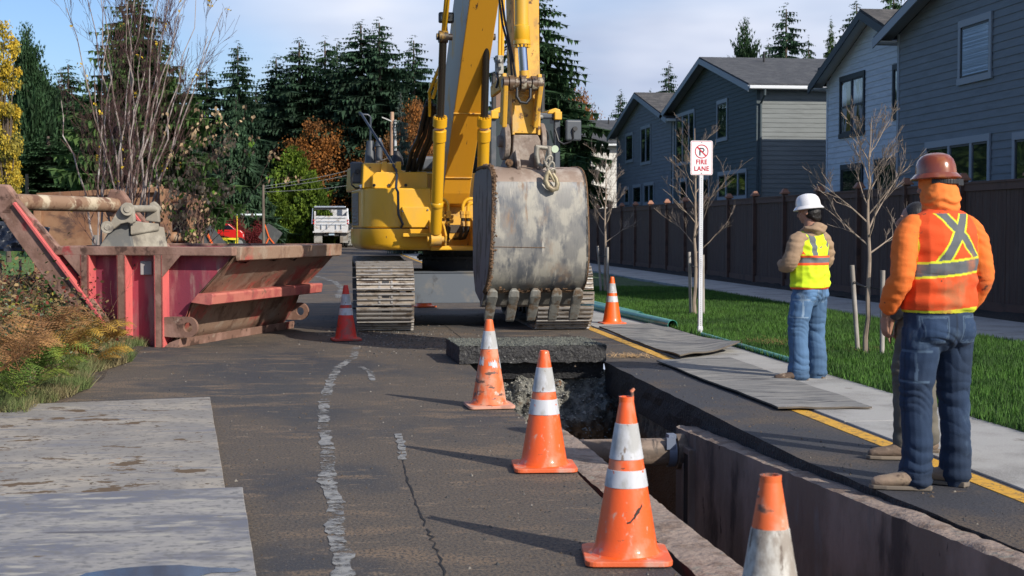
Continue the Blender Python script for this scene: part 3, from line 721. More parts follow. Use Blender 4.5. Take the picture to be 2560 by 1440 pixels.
text_mesh('lettering', 'FIRE', .088, sred, plate_, (0, -.0342, zc - .058), off=.0022, sx=.92, space=1.08)
text_mesh('lettering', 'LANE', .088, sred, plate_, (0, -.0342, zc - .148), off=.0022, sx=.92, space=1.08)
m = MB()
for z in (.205, -.205): m.cyl((0, -.0328, zc + z), (0, -.038, zc + z), .006, 10)
m.build('bolt', hole, plate_)

# ---------------------------------------------------------------- green sewer pipes lying on the grass edge
green = M('green_pvc', (0.05, 0.33, 0.25), .35, layers=[((.03, .24, .19), 3, (1, 1, 1), .45, .6, 4)])
greenin = M('green_pvc_inner', (0.04, 0.22, 0.15), .5)
def pvc(p0, p1, r, label):
    m = MB(); p0, p1 = Vector(p0), Vector(p1)
    m.tube([p0, p1], r, 24, 0, caps=False); m.tube([p1, p0], r * .93, 24, 1, caps=False)
    t = (p1 - p0).normalized(); a = t.orthogonal().normalized(); b = t.cross(a)
    for p, fl in ((p0, 0), (p1, 1)):
        for i in range(24):
            q0, q1 = 2 * PI * i / 24, 2 * PI * (i + 1) / 24
            f = [p + (a * math.cos(q0) + b * math.sin(q0)) * r, p + (a * math.cos(q1) + b * math.sin(q1)) * r, p + (a * math.cos(q1) + b * math.sin(q1)) * r * .93, p + (a * math.cos(q0) + b * math.sin(q0)) * r * .93]
            m.add(f, [(0, 1, 2, 3)], 0)
    o = m.build('green_pipe', [green, greenin]); tag(o, label, 'pipe', 'green plastic pipes on the grass edge'); return o
e1 = G(1600, 800, .0); pvc((e1.x, e1.y, .06), (e1.x - .22, e1.y + 7, .055), .072, 'green pipe whose open end shows just behind the clean cone')
e2 = G(1678, 823, .0); pvc((e2.x + .02, e2.y, .06), (e2.x - .25, e2.y + 5.6, .05), .072, 'green pipe with its open end nearest the sign post')
e3, e4 = G(1845, 868, .02), G(1995, 912, .02)
pvc((e4.x + .03, e4.y - .3, .035), (e3.x + .06, e3.y + 1.9, .03), .032, 'thin green pipe in the grass between the sign and the white hard hat worker')

# dry grass wisps, brown leaves
straw = M('straw', (.42, .27, .13), .9, island=.4)
def wisps(name, c, n, sx, sy, hh, mat, label):
    V = np.zeros((n, 3, 3)); x = c[0] + rng.normal(0, sx, n); y = c[1] + rng.normal(0, sy, n); a = rng.uniform(0, 2 * PI, n); l = rng.uniform(.06, .16, n)
    z = rng.uniform(.003, .02, n) + c[2]
    V[:, 0] = np.stack([x, y, z], 1); V[:, 1] = np.stack([x + .006, y + .006, z], 1); V[:, 2] = np.stack([x + np.cos(a) * l, y + np.sin(a) * l, z + rng.uniform(0, hh, n)], 1)
    o = tris(name, V.reshape(-1, 3), np.arange(3 * n).reshape(-1, 3), mat); return tag(o, label, None, kind='stuff')
wisps('dry_grass', (*at(1582, 893), 0), 260, .14, .10, .05, straw, 'dry grass wisps on the road by the slab')
wisps('fallen_leaves', (*at(1940, 868), .05), 300, .18, .3, .05, M('dead_leaf', (.25, .12, .06), .9, island=.4), 'brown dead leaves on the lawn')
wisps('fallen_leaves', (*at(2190, 890), .06), 260, .2, .2, .04, MATS['dead_leaf'], 'brown dead leaves at the foot of the staked tree')
# ================================================================ EXCAVATOR
yel = M('machine_yellow', (0.70, 0.37, 0.012), .38, layers=[((.60, .33, .03), 1.6, (1, 1, .5), .5, .7, 5, .55), ((.45, .24, .035), 5, (1, 1, .25), .64, .76, 7, .7), ((.14, .075, .03), 13, (1, 1, .6), .70, .75, 5, .8)], coat=.3)
yel_boom = M('boom_yellow', (0.66, 0.31, 0.018), .45, layers=[((.56, .27, .03), 1.2, (2, 1, .4), .5, .7, 6, .6), ((.07, .035, .015), 5.5, (2.5, 1, .45), .655, .70, 7, .8)], coat=.15)
yel_worn = M('worn_yellow', (0.62, 0.33, 0.03), .55, layers=[((.42, .25, .08), 5, (1, 1, .7), .48, .64, 7, .8), ((.12, .065, .035), 8, (1, 1, 1), .60, .66, 6, .8)], bump=.001, bscale=40)
greyside = M('boom_side_grey', (0.30, 0.27, 0.22), .5, layers=[((.44, .24, .03), 2.2, (1, 1, .6), .54, .64, 6)])
blackm = M('black_trim', (0.018, 0.018, 0.02), .5, layers=[((.05, .048, .045), 6, (1, 1, 1), .55, .7, 5)])
hosem = M('hose_rubber', (0.012, 0.012, 0.013), .55, layers=[((.06, .055, .05), 18, (1, 1, 1), .58, .7, 4)])
dgrey = M('charcoal_plastic', (0.055, 0.065, 0.08), .45, layers=[((.10, .10, .11), 5, (1, 1, 1), .5, .7, 5)])
steel = M('bright_steel', (0.55, 0.56, 0.60), .22, metal=.9, layers=[((.25, .22, .18), 12, (1, 1, .4), .62, .72, 5, .5)])
chromeb = M('chrome_rod', (0.42, 0.50, 0.70), .12, metal=1.0)
darkrod = M('oiled_rod', (0.10, 0.085, 0.07), .2, metal=.8)
carb = M('carbody_grey', (0.095, 0.11, 0.13), .6, layers=[((.17, .16, .145), 3, (1, 1, 1), .5, .68, 7, .9), ((.04, .04, .045), 5, (1, 1, .5), .58, .7, 6)])
frame_dark = M('track_frame_dark', (0.02, 0.02, 0.022), .7, layers=[((.10, .08, .06), 3, (1, 1, 1), .56, .7, 6)])
shoe = M('track_shoe', (0.20, 0.165, 0.13), .6, layers=[((.34, .29, .235), 2.6, (.6, 2, 2), .44, .62, 8, .85), ((.065, .045, .033), 5, (.8, 2, 2), .52, .64, 7, .8), ((.32, .17, .07), 3.3, (.6, 2, 2), .62, .72, 6)], bump=.004, bscale=30)
grous = M('grouser_worn', (0.34, 0.32, 0.30), .45, metal=.4, layers=[((.14, .11, .085), 6, (1, 2, 2), .5, .66, 7, .8)], bump=.003, bscale=40)
glassm = M('cab_glass', (0.02, 0.03, 0.03), .05, spec=.8)
mudm = M('caked_mud', (0.17, 0.10, 0.055), .97, layers=[((.085, .05, .03), 9, (1, 1, 1), .45, .62, 6)], bump=.02, bscale=35)

EX, EY = 1.97, 22.0
TH = R(5.6)
exc = empty('excavator', (EX, EY, 0)); tag(exc, 'yellow tracked excavator standing across the road with its bucket lowered', 'excavator')
RU = Matrix.Rotation(TH, 4, 'Z')
RI = RU.to_3x3().inverted()
def LU(px, py, yl):
    o = RI @ (CAM - Vector((EX, EY, 0))); d = RI @ ray(px, py); t = (yl - o.y) / d.y; p = o + d * t; return p.x, p.z
def U(m, name, mats, parent=None, **k): return m.build(name, mats, parent or exc, xf=RU, **k)

# --- undercarriage: two tracks
def track(cx, side):
    m = MB(); W = .80; L2 = 1.85; rr_ = .44; zc = .49
    # closed loop in (y,z): bottom straight, front idler (towards -y), top, rear sprocket
    path = []; step = .192
    per = []
    N = 400
    def loop(t):
        s1 = 2 * L2; arc = PI * rr_; tot = 2 * s1 + 2 * arc; d = t * tot
        if d < s1: return (L2 - d, zc - rr_), (-1, 0)
        d -= s1
        if d < arc: a = -PI / 2 - d / rr_; return (-L2 + rr_ * math.cos(a), zc + rr_ * math.sin(a)), (math.sin(a), -math.cos(a))
        d -= arc
        if d < s1: return (-L2 + d, zc + rr_ - .035 * math.sin(PI * d / s1) ), (1, 0)
        d -= s1; a = PI / 2 - d / rr_; return (L2 + rr_ * math.cos(a), zc + rr_ * math.sin(a)), (math.sin(a), -math.cos(a))
    tot = 4 * L2 + 2 * PI * rr_; n = int(tot / step)
    for i in range(n):
        (y, z), (ty, tz) = loop((i + .35) / n)
        t = Vector((0, ty, tz)); nn = Vector((0, tz, -ty)) * -1
        c_ = Vector((0, y, z)); out_ = (Vector((0, y, z)) - Vector((0, max(-L2, min(L2, y)), zc))).normalized()
        rot = Matrix((Vector((1, 0, 0)), t, out_)).transposed()
        if rot.determinant() < 0: rot = Matrix((Vector((-1, 0, 0)), t, out_)).transposed()
        jw = random.uniform(-.006, .006)
        m.box(Vector((cx + jw, 0, 0)) + c_ + out_ * .012, (W, step * .93, .022), 0, rot)
        for k in (-.36, 0, .36):
            m.box(Vector((cx + jw, 0, 0)) + c_ + out_ * .035 + t * step * k, (W - .01, .018, .034), 1, rot)
        for sx in (-1, 1):
            for k in (-.19, .19):
                m.box(Vector((cx + sx * .085, 0, 0)) + c_ + out_ * .028 + t * step * k, (.028, .03, .018), 1, rot)
        m.box(Vector((cx, 0, 0)) + c_ + out_ * .0235 + t * step * .18, (.10, .035, .003), 2, rot)
        m.box(Vector((cx, 0, 0)) + c_ - out_ * .05, (.20, step * .8, .09), 3, rot)
    tr = m.build('track', [shoe, grous, blackm, frame_dark], exc)
    m = MB()
    s_ = 1 if side < 0 else -1
    m.bx(cx - .15, cx + .15, -1.6, 1.6, .22, .74)
    m.bx(cx - .17, cx + .17, -1.2, 1.2, .30, .66)
    for k in range(7): m.cyl((cx - .19, -1.35 + k * .45, .17), (cx + .19, -1.35 + k * .45, .17), .10, 16)
    for k in (-.7, .7): m.cyl((cx - .12, k, .84), (cx + .12, k, .84), .06, 12)
    m.build('track_frame', frame_dark, tr, bevel=.01)
    m = MB(); m.cyl((cx - .09, -1.85, .49), (cx + .09, -1.85, .49), .40, 28); m.cyl((cx - .16, -1.85, .49), (cx + .16, -1.85, .49), .12, 16); m.build('idler_wheel', frame_dark, tr)
    m = MB(); m.cyl((cx - .09, 1.85, .49), (cx + .09, 1.85, .49), .38, 28); m.cyl((cx - .2, 1.85, .49), (cx + .2, 1.85, .49), .2, 20); m.build('sprocket', frame_dark, tr)
    return tr
random.seed(3)
trL = track(-1.665 + .41 - .01, -1); trR = track(1.665 - .41, 1)
m = MB()
m.bx(-.86, .86, -1.05, 1.05, .45, .80)
m.prism([(-.86, -1.06, .36), (.86, -1.06, .36), (.86, -1.06, .80), (-.86, -1.06, .80)], (0, -.35, 0))
m.bx(-.86, .86, -1.43, -1.0, .80, .815)
m.build('carbody', carb, exc, bevel=.015)
m = MB()
m.lathe([(.62, .80), (.62, .98), (.70, .98), (.70, 1.02), (.60, 1.03), (.60, 1.10), (.80, 1.10), (.80, 1.16)], 48)
for i in range(36):
    a = 2 * PI * i / 36; m.cyl((.66 * math.cos(a), .66 * math.sin(a), .955), (.66 * math.cos(a), .66 * math.sin(a), 1.045), .016, 6, 0)
sr_ = m.build('slew_ring', frame_dark, exc)

# --- upper structure: rounded engine housing at camera-left
yF = -1.32
xA, zb = LU(1000, 625, yF); _, z572 = LU(1000, 572, yF); _, z470 = LU(1000, 470, yF)
xT, _ = LU(1078, 600, yF); xS, _ = LU(882, 540, .2)
def foot(x_in, r0=.0, off=0.0):
    pts = [(x_in, yF - off), (xA + .02, yF - off)]
    for i in range(1, 17):
        a = R(90 * i / 16); cx_, cy_ = xA + .0, yF + .62
        pts.append((cx_ - (cx_ - xS + off) * math.sin(a), cy_ - (cy_ - yF + off) * math.cos(a)))
    pts += [(xS - off, .35), (xS + .10, 1.2), (xS + .28, 2.3), (xS + .7, 2.75), (x_in, 2.75)]
    return pts
m = MB(); m.plate(foot(xT), z572 + .012, z470); 
hs = smoothall(U(m, 'engine_housing', [yel], bevel=.02))
m = MB(); pl_ = foot(xT + .02, off=.012)
nb = len(pl_)
def shrink(p, k): return [(x + (.10 * k if x < xT - .3 else 0), y + (.06 * k)) if True else (x, y) for x, y in p]
rings = [(pl_, z572), (pl_, zb + .09), (shrink(pl_, .35), zb + .03), (shrink(pl_, .9), zb)]
vs = []; 
for q, z in rings: vs += [(x, y, z) for x, y in q]
fs = [((k) * nb + i, k * nb + (i + 1) % nb, (k + 1) * nb + (i + 1) % nb, (k + 1) * nb + i) for k in range(3) for i in range(nb)]
m.add(vs, fs + [tuple(range(nb))[::-1], tuple(3 * nb + i for i in range(nb))])
smoothall(U(m, 'lower_skirt', [yel]), 50)
# black seam behind
m = MB(); m.plate([(x + .015, y + .015) for x, y in foot(xT - .01)], z572 - .01, z572 + .02); U(m, 'seam', blackm)
# black rear side strip
m = MB(); m.bx(xS - .006, xS + .02, yF + .75, .25, z572 + .05, z470 - .05); U(m, 'louvre_panel', [M('louvre', (.09, .085, .075), .5, bump=.02, bscale=3, bstretch=(1, 1, 12))])
# tank cover plate with a raised lower half and bolts
xa, za = LU(1000, 572, yF); x1_, _ = LU(1000, 470, yF); _, z5 = LU(1000, 517, yF)
xb, _ = LU(1079, 500, yF)
xd, _ = LU(1004, 520, yF)
m = MB(); m.bx(xd, xb + .01, yF - .05, yF, z572 + .02, z5); tk = U(m, 'tank_cover', [yel], bevel=.008)
m = MB()
for px_, py_ in ((1006, 528), (1068, 568), (1069, 525)):
    x_, z_ = LU(px_, py_, yF - .05); m.cyl((x_, yF - .05, z_), (x_, yF - .062, z_), .014, 8)
U(m, 'bolt', steel, tk)
m = MB(); xq, zq = LU(1003, 583, yF); xr, zr = LU(1072, 592, yF)
m.bx(xq, xr, yF - .19, yF - .01, zr, zr + .012)
m.bx(xq, xr, yF - .19, yF - .178, zr, zq); U(m, 'boarding_step', [yel], bevel=.006)
# upper deck hood
yD = -.95
x0_, zt = LU(905, 407, yD); x1_, zm = LU(1062, 440, yD); xm, _ = LU(1000, 400, yD); zbot = z470
m = MB()
m.prism([(x0_, 0, zbot), (x1_, 0, zbot), (x1_, 0, zm + .05), (xm + .02, 0, zm + .08), (xm, 0, zt), (x0_ + .02, 0, zt)], (0, 2.2, 0))
o = MB(); o.v = [(x, y + yD, z) for x, y, z in m.v]; o.f = m.f; o.mi = m.mi; o.sm = m.sm
hood = U(o, 'hood', [yel], bevel=.02)
m = MB(); xp, zp = LU(930, 452, yD - .1); xq, zq = LU(1068, 470, yD - .1)
m.prism([(xp, yD - .01, zbot), (xq, yD - .01, zbot), (xq, yD - .01, LU(1000, 437, yD)[1]), (xq - .02, yD - .01, LU(1000, 430, yD)[1]), (xp + .05, yD - .01, LU(1000, 432, yD)[1]), (xp, yD - .01, LU(1000, 440, yD)[1])], (0, -.16, 0))
U(m, 'hood_step', [yel], bevel=.012)
m = MB()
for p_ in (950, 985): 
    xx_, zz_ = LU(p_, 432, yD); m.prism([(xx_, yD - .002, zz_ - .0), (xx_ + .09, yD - .002, zz_), (xx_ + .09, yD - .002, zz_ + .16), (xx_ + .02, yD - .002, zz_ + .16)], (0, -.10, 0))
U(m, 'gusset', [yel], hood, bevel=.004)
m = MB()
for p_ in (935, 972, 1014): 
    xx_, zz_ = LU(p_, 463, yD - .16); m.cyl((xx_, yD - .16, zz_), (xx_, yD - .19, zz_), .022, 10)
U(m, 'bolt', frame_dark, hood)
# inner wall, boom foot brackets and bottom ledge
xi0, _ = LU(1080, 600, yF); xi1, zi1 = LU(1200, 604, yF); _, zlb = LU(1150, 626, yF)
m = MB(); m.bx(xi0 - .02, xi1 + .5, yF - .06, .3, zlb, zlb + .07); m.bx(xi0 - .02, xi1 + .5, yF - .075, yF - .06, zlb + .01, zlb + .055)
U(m, 'deck_ledge', [yel], bevel=.006)
m = MB(); m.bx(xi0 - .02, xi1 + .4, -1.06, -1.0, zlb + .07, 1.86); m.bx(xi0 - .01, xi0 + .02, -1.3, 0, zlb + .07, 2.0)
iw = U(m, 'recess_wall', [yel_worn], bevel=.006)
xg0, zg0 = LU(1105, 582, -1.07); xg1, zg1 = LU(1165, 562, -1.07)
m = MB(); m.bx(xg0, xg1, -1.075, -1.062, zg0, zg1); U(m, 'mesh_grille', [M('grille_dark', (.06, .045, .03), .7, bump=.01, bscale=90)], iw)
for p_ in (1078, 1107, 1186, 1216):
    m = MB(); x_, _ = LU(p_, 600, -1.5); m.prism([(x_ - .012, -1.1, zlb + .05), (x_ - .012, -1.72, zlb + .07), (x_ - .012, -1.78, zlb + .22), (x_ - .012, -1.60, zlb + .36), (x_ - .012, -1.1, zlb + .55)], (.026, 0, 0)); U(m, 'cylinder_bracket', [yel_worn], bevel=.004)
m = MB(); m.bx(-1.25, 1.0, .3, 3.05, 1.14, 2.0); U(m, 'counterweight', [yel], bevel=.12, seg=4)
m = MB(); m.bx(-.9, 1.3, -1.0, 2.8, 1.12, 1.2); U(m, 'base_frame', [frame_dark])

# hoses with yellow elbows in the recess
for pe, pv, side in ((1098, 1105, 1), (1098, 1120, 1), (1186, 1157, -1), (1186, 1170, -1)):
    m = MB(); mh = MB(); mf = MB(); yh = -1.45; far_ = (pv == 1105 or pv == 1170)
    xe, ze = LU(pe, 508 if far_ else 497, yh); xv, zv = LU(pv, 518, yh); _, zl = LU(pv, 533, yh); _, ze2 = LU(pv, 555, yh); _, zh2 = LU(pv, 600, yh)
    arc_ = [(xe, yh, ze)] + [(xv - (xv - xe) * math.cos(R(a)) * .6 if 0 else xe + (xv - xe) * (.35 + .65 * math.sin(R(a))), yh, zv + (ze - zv) * math.cos(R(a))) for a in (0, 25, 50, 75, 90)]
    m.tube(arc_ + [(xv, yh, zl + .02)], .026, 12)
    mf.cyl((xv, yh, zl + .03), (xv, yh, zl - .02), .046, 6); mf.cyl((xv, yh, zl - .02), (xv, yh, zl - .07), .038, 6); mf.cyl((xv, yh, ze2 + .01), (xv, yh, ze2 - .06), .032, 12)
    mh.tube([(xv, yh, zl - .05), (xv, yh + .01, (zl + ze2) / 2), (xv - side * .0, yh + .02, zh2 + .14), (xv + side * .02, yh + .16, zh2 + .03), (xv + side * .06, yh + .34, zh2 + .02)], .026, 12)
    U(m, 'elbow_pipe', [yel]); U(mf, 'hose_fitting', [yel_worn, steel]); U(mh, 'hydraulic_hose', [hosem])

# --- boom
vB, _ = LU(1140, 480, -1.35)
bw = .395
prof = [(-.95, 1.74), (-1.28, 1.80), (-1.40, 1.95), (-1.52, 2.15), (-3.45, 4.47), (-4.35, 5.62), (-4.75, 5.95), (-5.3, 6.02), (-5.42, 6.30), (-5.25, 6.52), (-4.6, 6.56), (-3.75, 6.35), (-2.75, 5.2), (-.85, 2.75), (-.62, 2.35), (-.66, 1.95)]
m = MB(); m.prism([(vB - bw / 2, y, z) for y, z in prof], (bw, 0, 0), 1, 0)
bm_ = U(m, 'boom', [yel_boom, greyside], bevel=.012)
# weld seams
m = MB()
for py_ in (277, 442):
    for yy in np.linspace(-1.3, -4, 80):
        # point on the underside line
        zz_ = 2.15 + (-1.52 - yy) * (4.47 - 2.15) / (3.45 - 1.52)
        x_, z_ = LU(1140, py_, yy)
        if abs(z_ - zz_) < .05:
            m = MB(); m.beam((vB - bw / 2 - .004, yy - .006, zz_), (vB + bw / 2 + .004, yy - .006, zz_), .02, .012); U(m, 'weld_seam', [yel_worn], bm_); break
# boom cylinders
eyem = M('oily_eye', (.30, .17, .03), .45, layers=[((.03, .02, .015), 7, (1, 1, 1), .46, .58, 6)])
def boomcyl(pb, pt, px0, px1):
    yb_, yt_ = -1.72, -2.95
    x0b, z0b = LU(px0, 598, yb_); _, z1_ = LU(px0, 297, -2.3); xt_, zt_ = LU(px1, 92, yt_)
    p0 = Vector((x0b, yb_, z0b)); p1 = Vector((xt_, yt_, zt_)); d = p1 - p0; k = (z1_ - z0b) / (zt_ - z0b)
    pm = p0 + d * k; dn = d.normalized()
    m = MB(); m.tube([p0 + dn * .10, p0 + dn * .16, pm - dn * .20], [.074, .082, .082], 28); m.tube([pm - dn * .34, pm - dn * .33, pm - dn * .18, pm - dn * .17], [.083, .094, .094, .083], 28)
    m.tube([pm - dn * .13, pm - dn * .12, pm, pm + dn * .0], [.084, .098, .098, .09], 28)
    for i in range(12):
        a = dn.orthogonal().normalized(); b = dn.cross(a); q = 2 * PI * i / 12
        c_ = pm + (a * math.cos(q) + b * math.sin(q)) * .078; m.cyl(c_, c_ + dn * .025, .014, 6)
    m.tube([p0 + dn * .50, p0 + dn * .51, p0 + dn * .57, p0 + dn * .58], [.083, .091, .091, .083], 28)
    cy = U(m, 'boom_cylinder', [yel])
    m = MB(); m.tube([pm, p1 - dn * .05], .052, 20); U(m, 'piston_rod', [darkrod], cy)
    m = MB(); m.cyl(p1 + Vector((-.06, 0, 0)), p1 + Vector((.06, 0, 0)), .082, 20); m.cyl(p1 + Vector((-.09, 0, 0)), p1 + Vector((.12, 0, 0)), .045, 16); U(m, 'rod_eye', [eyem], cy)
    m = MB(); m.cyl(p0 + Vector((-.075, 0, 0)), p0 + Vector((.075, 0, 0)), .095, 20); m.cyl(p0 + Vector((-.12, 0, 0)), p0 + Vector((.12, 0, 0)), .045, 16); U(m, 'foot_pin', [yel_worn], cy)
boomcyl(0, 0, 1089, 1108); boomcyl(0, 0, 1203, 1216)

# hydraulic lines up the camera-left side of the boom
m = MB(); mh = MB()
for i, (a, b, c_) in enumerate((((1072, 232), (1100, 165), (1118, -40)), ((1082, 245), (1104, 175), (1124, -40)))):
    pts = [LU(*a, -2.2), LU(*b, -2.5), LU(*c_, -3.4)]; ys_ = (-2.2, -2.5, -3.4)
    m.tube([(p[0], y_, p[1]) for p, y_ in zip(pts, ys_)], .024, 10)
m.tube([(LU(1074, 232, -2.2)[0], -2.2, LU(1074, 232, -2.2)[1]), (LU(1074, 290, -2.0)[0], -2.0, LU(1074, 290, -2.0)[1])], .022, 10)
_x, _z = LU(1074, 212, -2.25); _x2, _ = LU(1096, 212, -2.25); m.box(((_x + _x2) / 2, -2.25, _z), (_x2 - _x, .05, .06))
U(m, 'boom_line', [yel], bm_)
for k, (p0_, p1_, p2_, p3_) in enumerate((((1070, 250), (1052, 330), (1030, 375), (1022, 425)), ((1077, 255), (1062, 335), (1040, 385), (1030, 430)), ((1085, 262), (1072, 345), (1052, 390), (1038, 428)), ((1091, 268), (1080, 350), (1062, 385), (1050, 425)), ((1066, 262), (1046, 345), (1028, 380), (1018, 430)))):
    ys_ = (-2.05, -1.6, -1.2, -.95); mh.tube([(LU(*p, y)[0], y, LU(*p, y)[1]) for p, y in zip((p0_, p1_, p2_, p3_), ys_)], .030, 10)
U(mh, 'hydraulic_hose', [hosem], bm_)
# work light on the boom
def lamp(px, py, yl, w_, h_, name='work_light', par=None):
    x_, z_ = LU(px, py, yl); m = MB(); m.box((x_, yl + .05, z_), (w_, .09, h_)); o = U(m, name, [blackm], par, bevel=.018)
    m = MB(); m.box((x_, yl, z_), (w_ * .8, .02, h_ * .7)); U(m, 'lens', [M('lamp_lens' + str(px), (.35, .34, .30), .15, layers=[((.12, .12, .11), 18, (1, 1, 1), .5, .6, 3)])], o, bevel=.01)
    m = MB(); m.beam((x_, yl + .07, z_ - h_ / 2), (x_ + .02, yl + .12, z_ - h_ / 2 - .16), .035, .02); U(m, 'lamp_bracket', [blackm], o)
lamp(1117, 43, -3.0, .20, .14, par=bm_)
lamp(1352, 292, -1.4, .09, .08)

# --- arm
vA, _ = LU(1312, 280, -5.45)
aw = .30
prof = [(-5.15, 2.62), (-5.52, 2.50), (-5.62, 2.62), (-5.60, 3.10), (-5.55, 3.6), (-5.52, 4.6), (-5.6, 6.3), (-5.4, 6.75), (-4.9, 6.6), (-4.95, 5.8), (-5.08, 4.4), (-5.18, 3.2)]
m = MB(); m.prism([(vA - aw / 2, y, z) for y, z in prof], (aw, 0, 0), 1, 0)
arm = U(m, 'arm', [yel_worn, yel_worn], bevel=.012)
m = MB()     # side lines on the arm with valve blocks
x_l, z_l = LU(1240, -20, -5.35); 
for pp, q0, q1 in ((1256, -30, 140), (1248, -30, 150), (1330, -30, 132)):
    a_ = LU(pp + 3, q0, -5.45); b_ = LU(pp, q1, -5.45); m.tube([(a_[0], -5.45, a_[1]), (b_[0], -5.45, b_[1])], .020, 10)
U(m, 'arm_line', [yel], arm)
valve = M('valve_block', (.36, .35, .31), .6, layers=[((.10, .09, .08), 12, (1, 1, 1), .45, .62, 6)])
for (pa, pb, qa, qb) in ((1241, 1259, 138, 185), (1324, 1338, 138, 182)):
    a_ = LU(pa, qa, -5.5); b_ = LU(pb, qb, -5.5); m = MB(); m.box(((a_[0] + b_[0]) / 2, -5.46, (a_[1] + b_[1]) / 2), (abs(b_[0] - a_[0]), .09, abs(a_[1] - b_[1])))
    m.cyl(((a_[0] + b_[0]) / 2, -5.46, b_[1]), ((a_[0] + b_[0]) / 2, -5.46, b_[1] - .10), .03, 8); 
    for k in (.3, .7): m.cyl(((a_[0] + b_[0]) / 2, -5.5, b_[1] + (a_[1] - b_[1]) * k), ((a_[0] + b_[0]) / 2, -5.53, b_[1] + (a_[1] - b_[1]) * k), .02, 8)
    U(m, 'valve_block', [valve], arm, bevel=.005)
m = MB()
for p in (((1252, -20), (1256, 60), (1275, 130), (1282, 215), (1286, 235)), ((1258, -20), (1262, 50), (1281, 140), (1289, 190), (1291, 212)), ((1248, 180), (1246, 200), (1242, 216), (1240, 220))):
    m.tube([(LU(*q, -5.72)[0], -5.72 if i else -5.6, LU(*q, -5.72)[1]) for i, q in enumerate(p)], .014, 8)
U(m, 'hydraulic_hose', [hosem], arm)
# bucket cylinder in front of the arm
yc = -5.95
xb_, zb_ = LU(1305, 108, yc); xt_, zt_ = LU(1302, -60, yc - .05); xr, zr_ = LU(1311, 196, yc + .02)
p1 = Vector((xb_, yc, zb_)); p2 = Vector((xt_, yc - .02, zt_ + 1.6)); p0 = Vector((xr, yc + .02, zr_)); dn = (p2 - p1).normalized()
m = MB(); m.tube([p1 + dn * .18, p2], .079, 28); m.tube([p1 + dn * .02, p1 + dn * .03, p1 + dn * .19, p1 + dn * .20], [.085, .092, .092, .08], 28)
m.tube([p1 - dn * .015, p1 + dn * .03], .10, 28)
for i in range(12):
    a = dn.orthogonal().normalized(); b = dn.cross(a); q = 2 * PI * i / 12; c_ = p1 - dn * .02 + (a * math.cos(q) + b * math.sin(q)) * .082; m.cyl(c_, c_ - dn * .03, .015, 6)
bc = U(m, 'bucket_cylinder', [yel])
m = MB(); m.tube([p1, p1 + (p0 - p1) * .85], .052, 24); U(m, 'piston_rod', [chromeb], bc)
m = MB(); m.tube([p1 + (p0 - p1) * .78, p0], .054, 24); U(m, 'rod_end', [yel_worn], bc)
# linkage pin row
x0_, zp_ = LU(1258, 207, yc); x1_, _ = LU(1357, 207, yc)
greasy = M('greasy_pin', (.10, .06, .035), .4, layers=[((.34, .30, .22), 9, (1, 1, 1), .54, .62, 6, .7), ((.02, .012, .01), 11, (1, 1, 1), .55, .66, 5, .25)])
m = MB(); yP = yc + .02
n_seg = 7
for i in range(n_seg):
    a_ = x0_ + (x1_ - x0_) * i / n_seg; b_ = x0_ + (x1_ - x0_) * (i + .86) / n_seg; m.cyl((a_, yP, zp_), (b_, yP, zp_), (.075, .088, .07, .10, .07, .088, .075)[i], 22)
m.cyl((x0_ - .01, yP, zp_), (x1_ + .01, yP, zp_), .05, 16)
lk = U(m, 'linkage_pin', [greasy])
m = MB(); cxp = (x0_ + x1_) / 2 + .0
m.tube([(cxp - .08 + .0, yP - .06, zp_ - .06), (cxp - .085, yP - .08, zp_ - .16), (cxp - .05, yP - .09, zp_ - .22), (cxp + .02, yP - .09, zp_ - .23), (cxp + .07, yP - .08, zp_ - .17), (cxp + .075, yP - .06, zp_ - .06)], .018, 10); U(m, 'grease_hose', [hosem], lk)
# side links from the pin row to the arm and to the coupler
for sx, px_ in ((-1, 1262), (1, 1350)):
    m = MB(); xs_, _ = LU(px_, 215, yP)
    m.beam((xs_, yP, zp_ + .03), (xs_ + sx * -.0, -5.25, 3.05), .05, .17, 0, up=(0, 0, 1), h1=.13)
    m.beam((xs_ + sx * .0, yP, zp_), (xs_ - sx * .02, -5.75, 2.62), .055, .15, 0, up=(0, 1, 0), h1=.16); U(m, 'link_arm', [yel_worn], bevel=.012)
# wide front plate of the arm foot seen under the pin row
m = MB(); xa_, zA0 = LU(1281, 333, -5.72); xb2, _ = LU(1346, 333, -5.72); _, zA1 = LU(1300, 228, -5.72)
m.bx(xa_, xb2, -5.74, -5.60, zA0, zA1); m.bx(xa_ - .012, xa_ + .018, -5.77, -5.55, zA0 - .02, zA1 + .02); m.bx(xb2 - .018, xb2 + .012, -5.77, -5.55, zA0 - .02, zA1 + .02)
m.tube([(xa_ + .03, -5.75, zA1 - .12), ((xa_ + xb2) / 2 - .04, -5.755, zA1 - .05), ((xa_ + xb2) / 2 + .06, -5.755, zA1 - .06), (xb2 - .03, -5.75, zA1 - .14)], .014, 8)
U(m, 'arm_foot_plate', [M('scuffed_yellow', (.62, .34, .035), .6, layers=[((.50, .33, .12), 7, (1, 1, .8), .45, .62, 7), ((.13, .07, .035), 9, (1, 1, .8), .57, .64, 7), ((.05, .03, .02), 3, (1, 1, 1), .70, .74, 6)], bump=.001)], arm, bevel=.006)

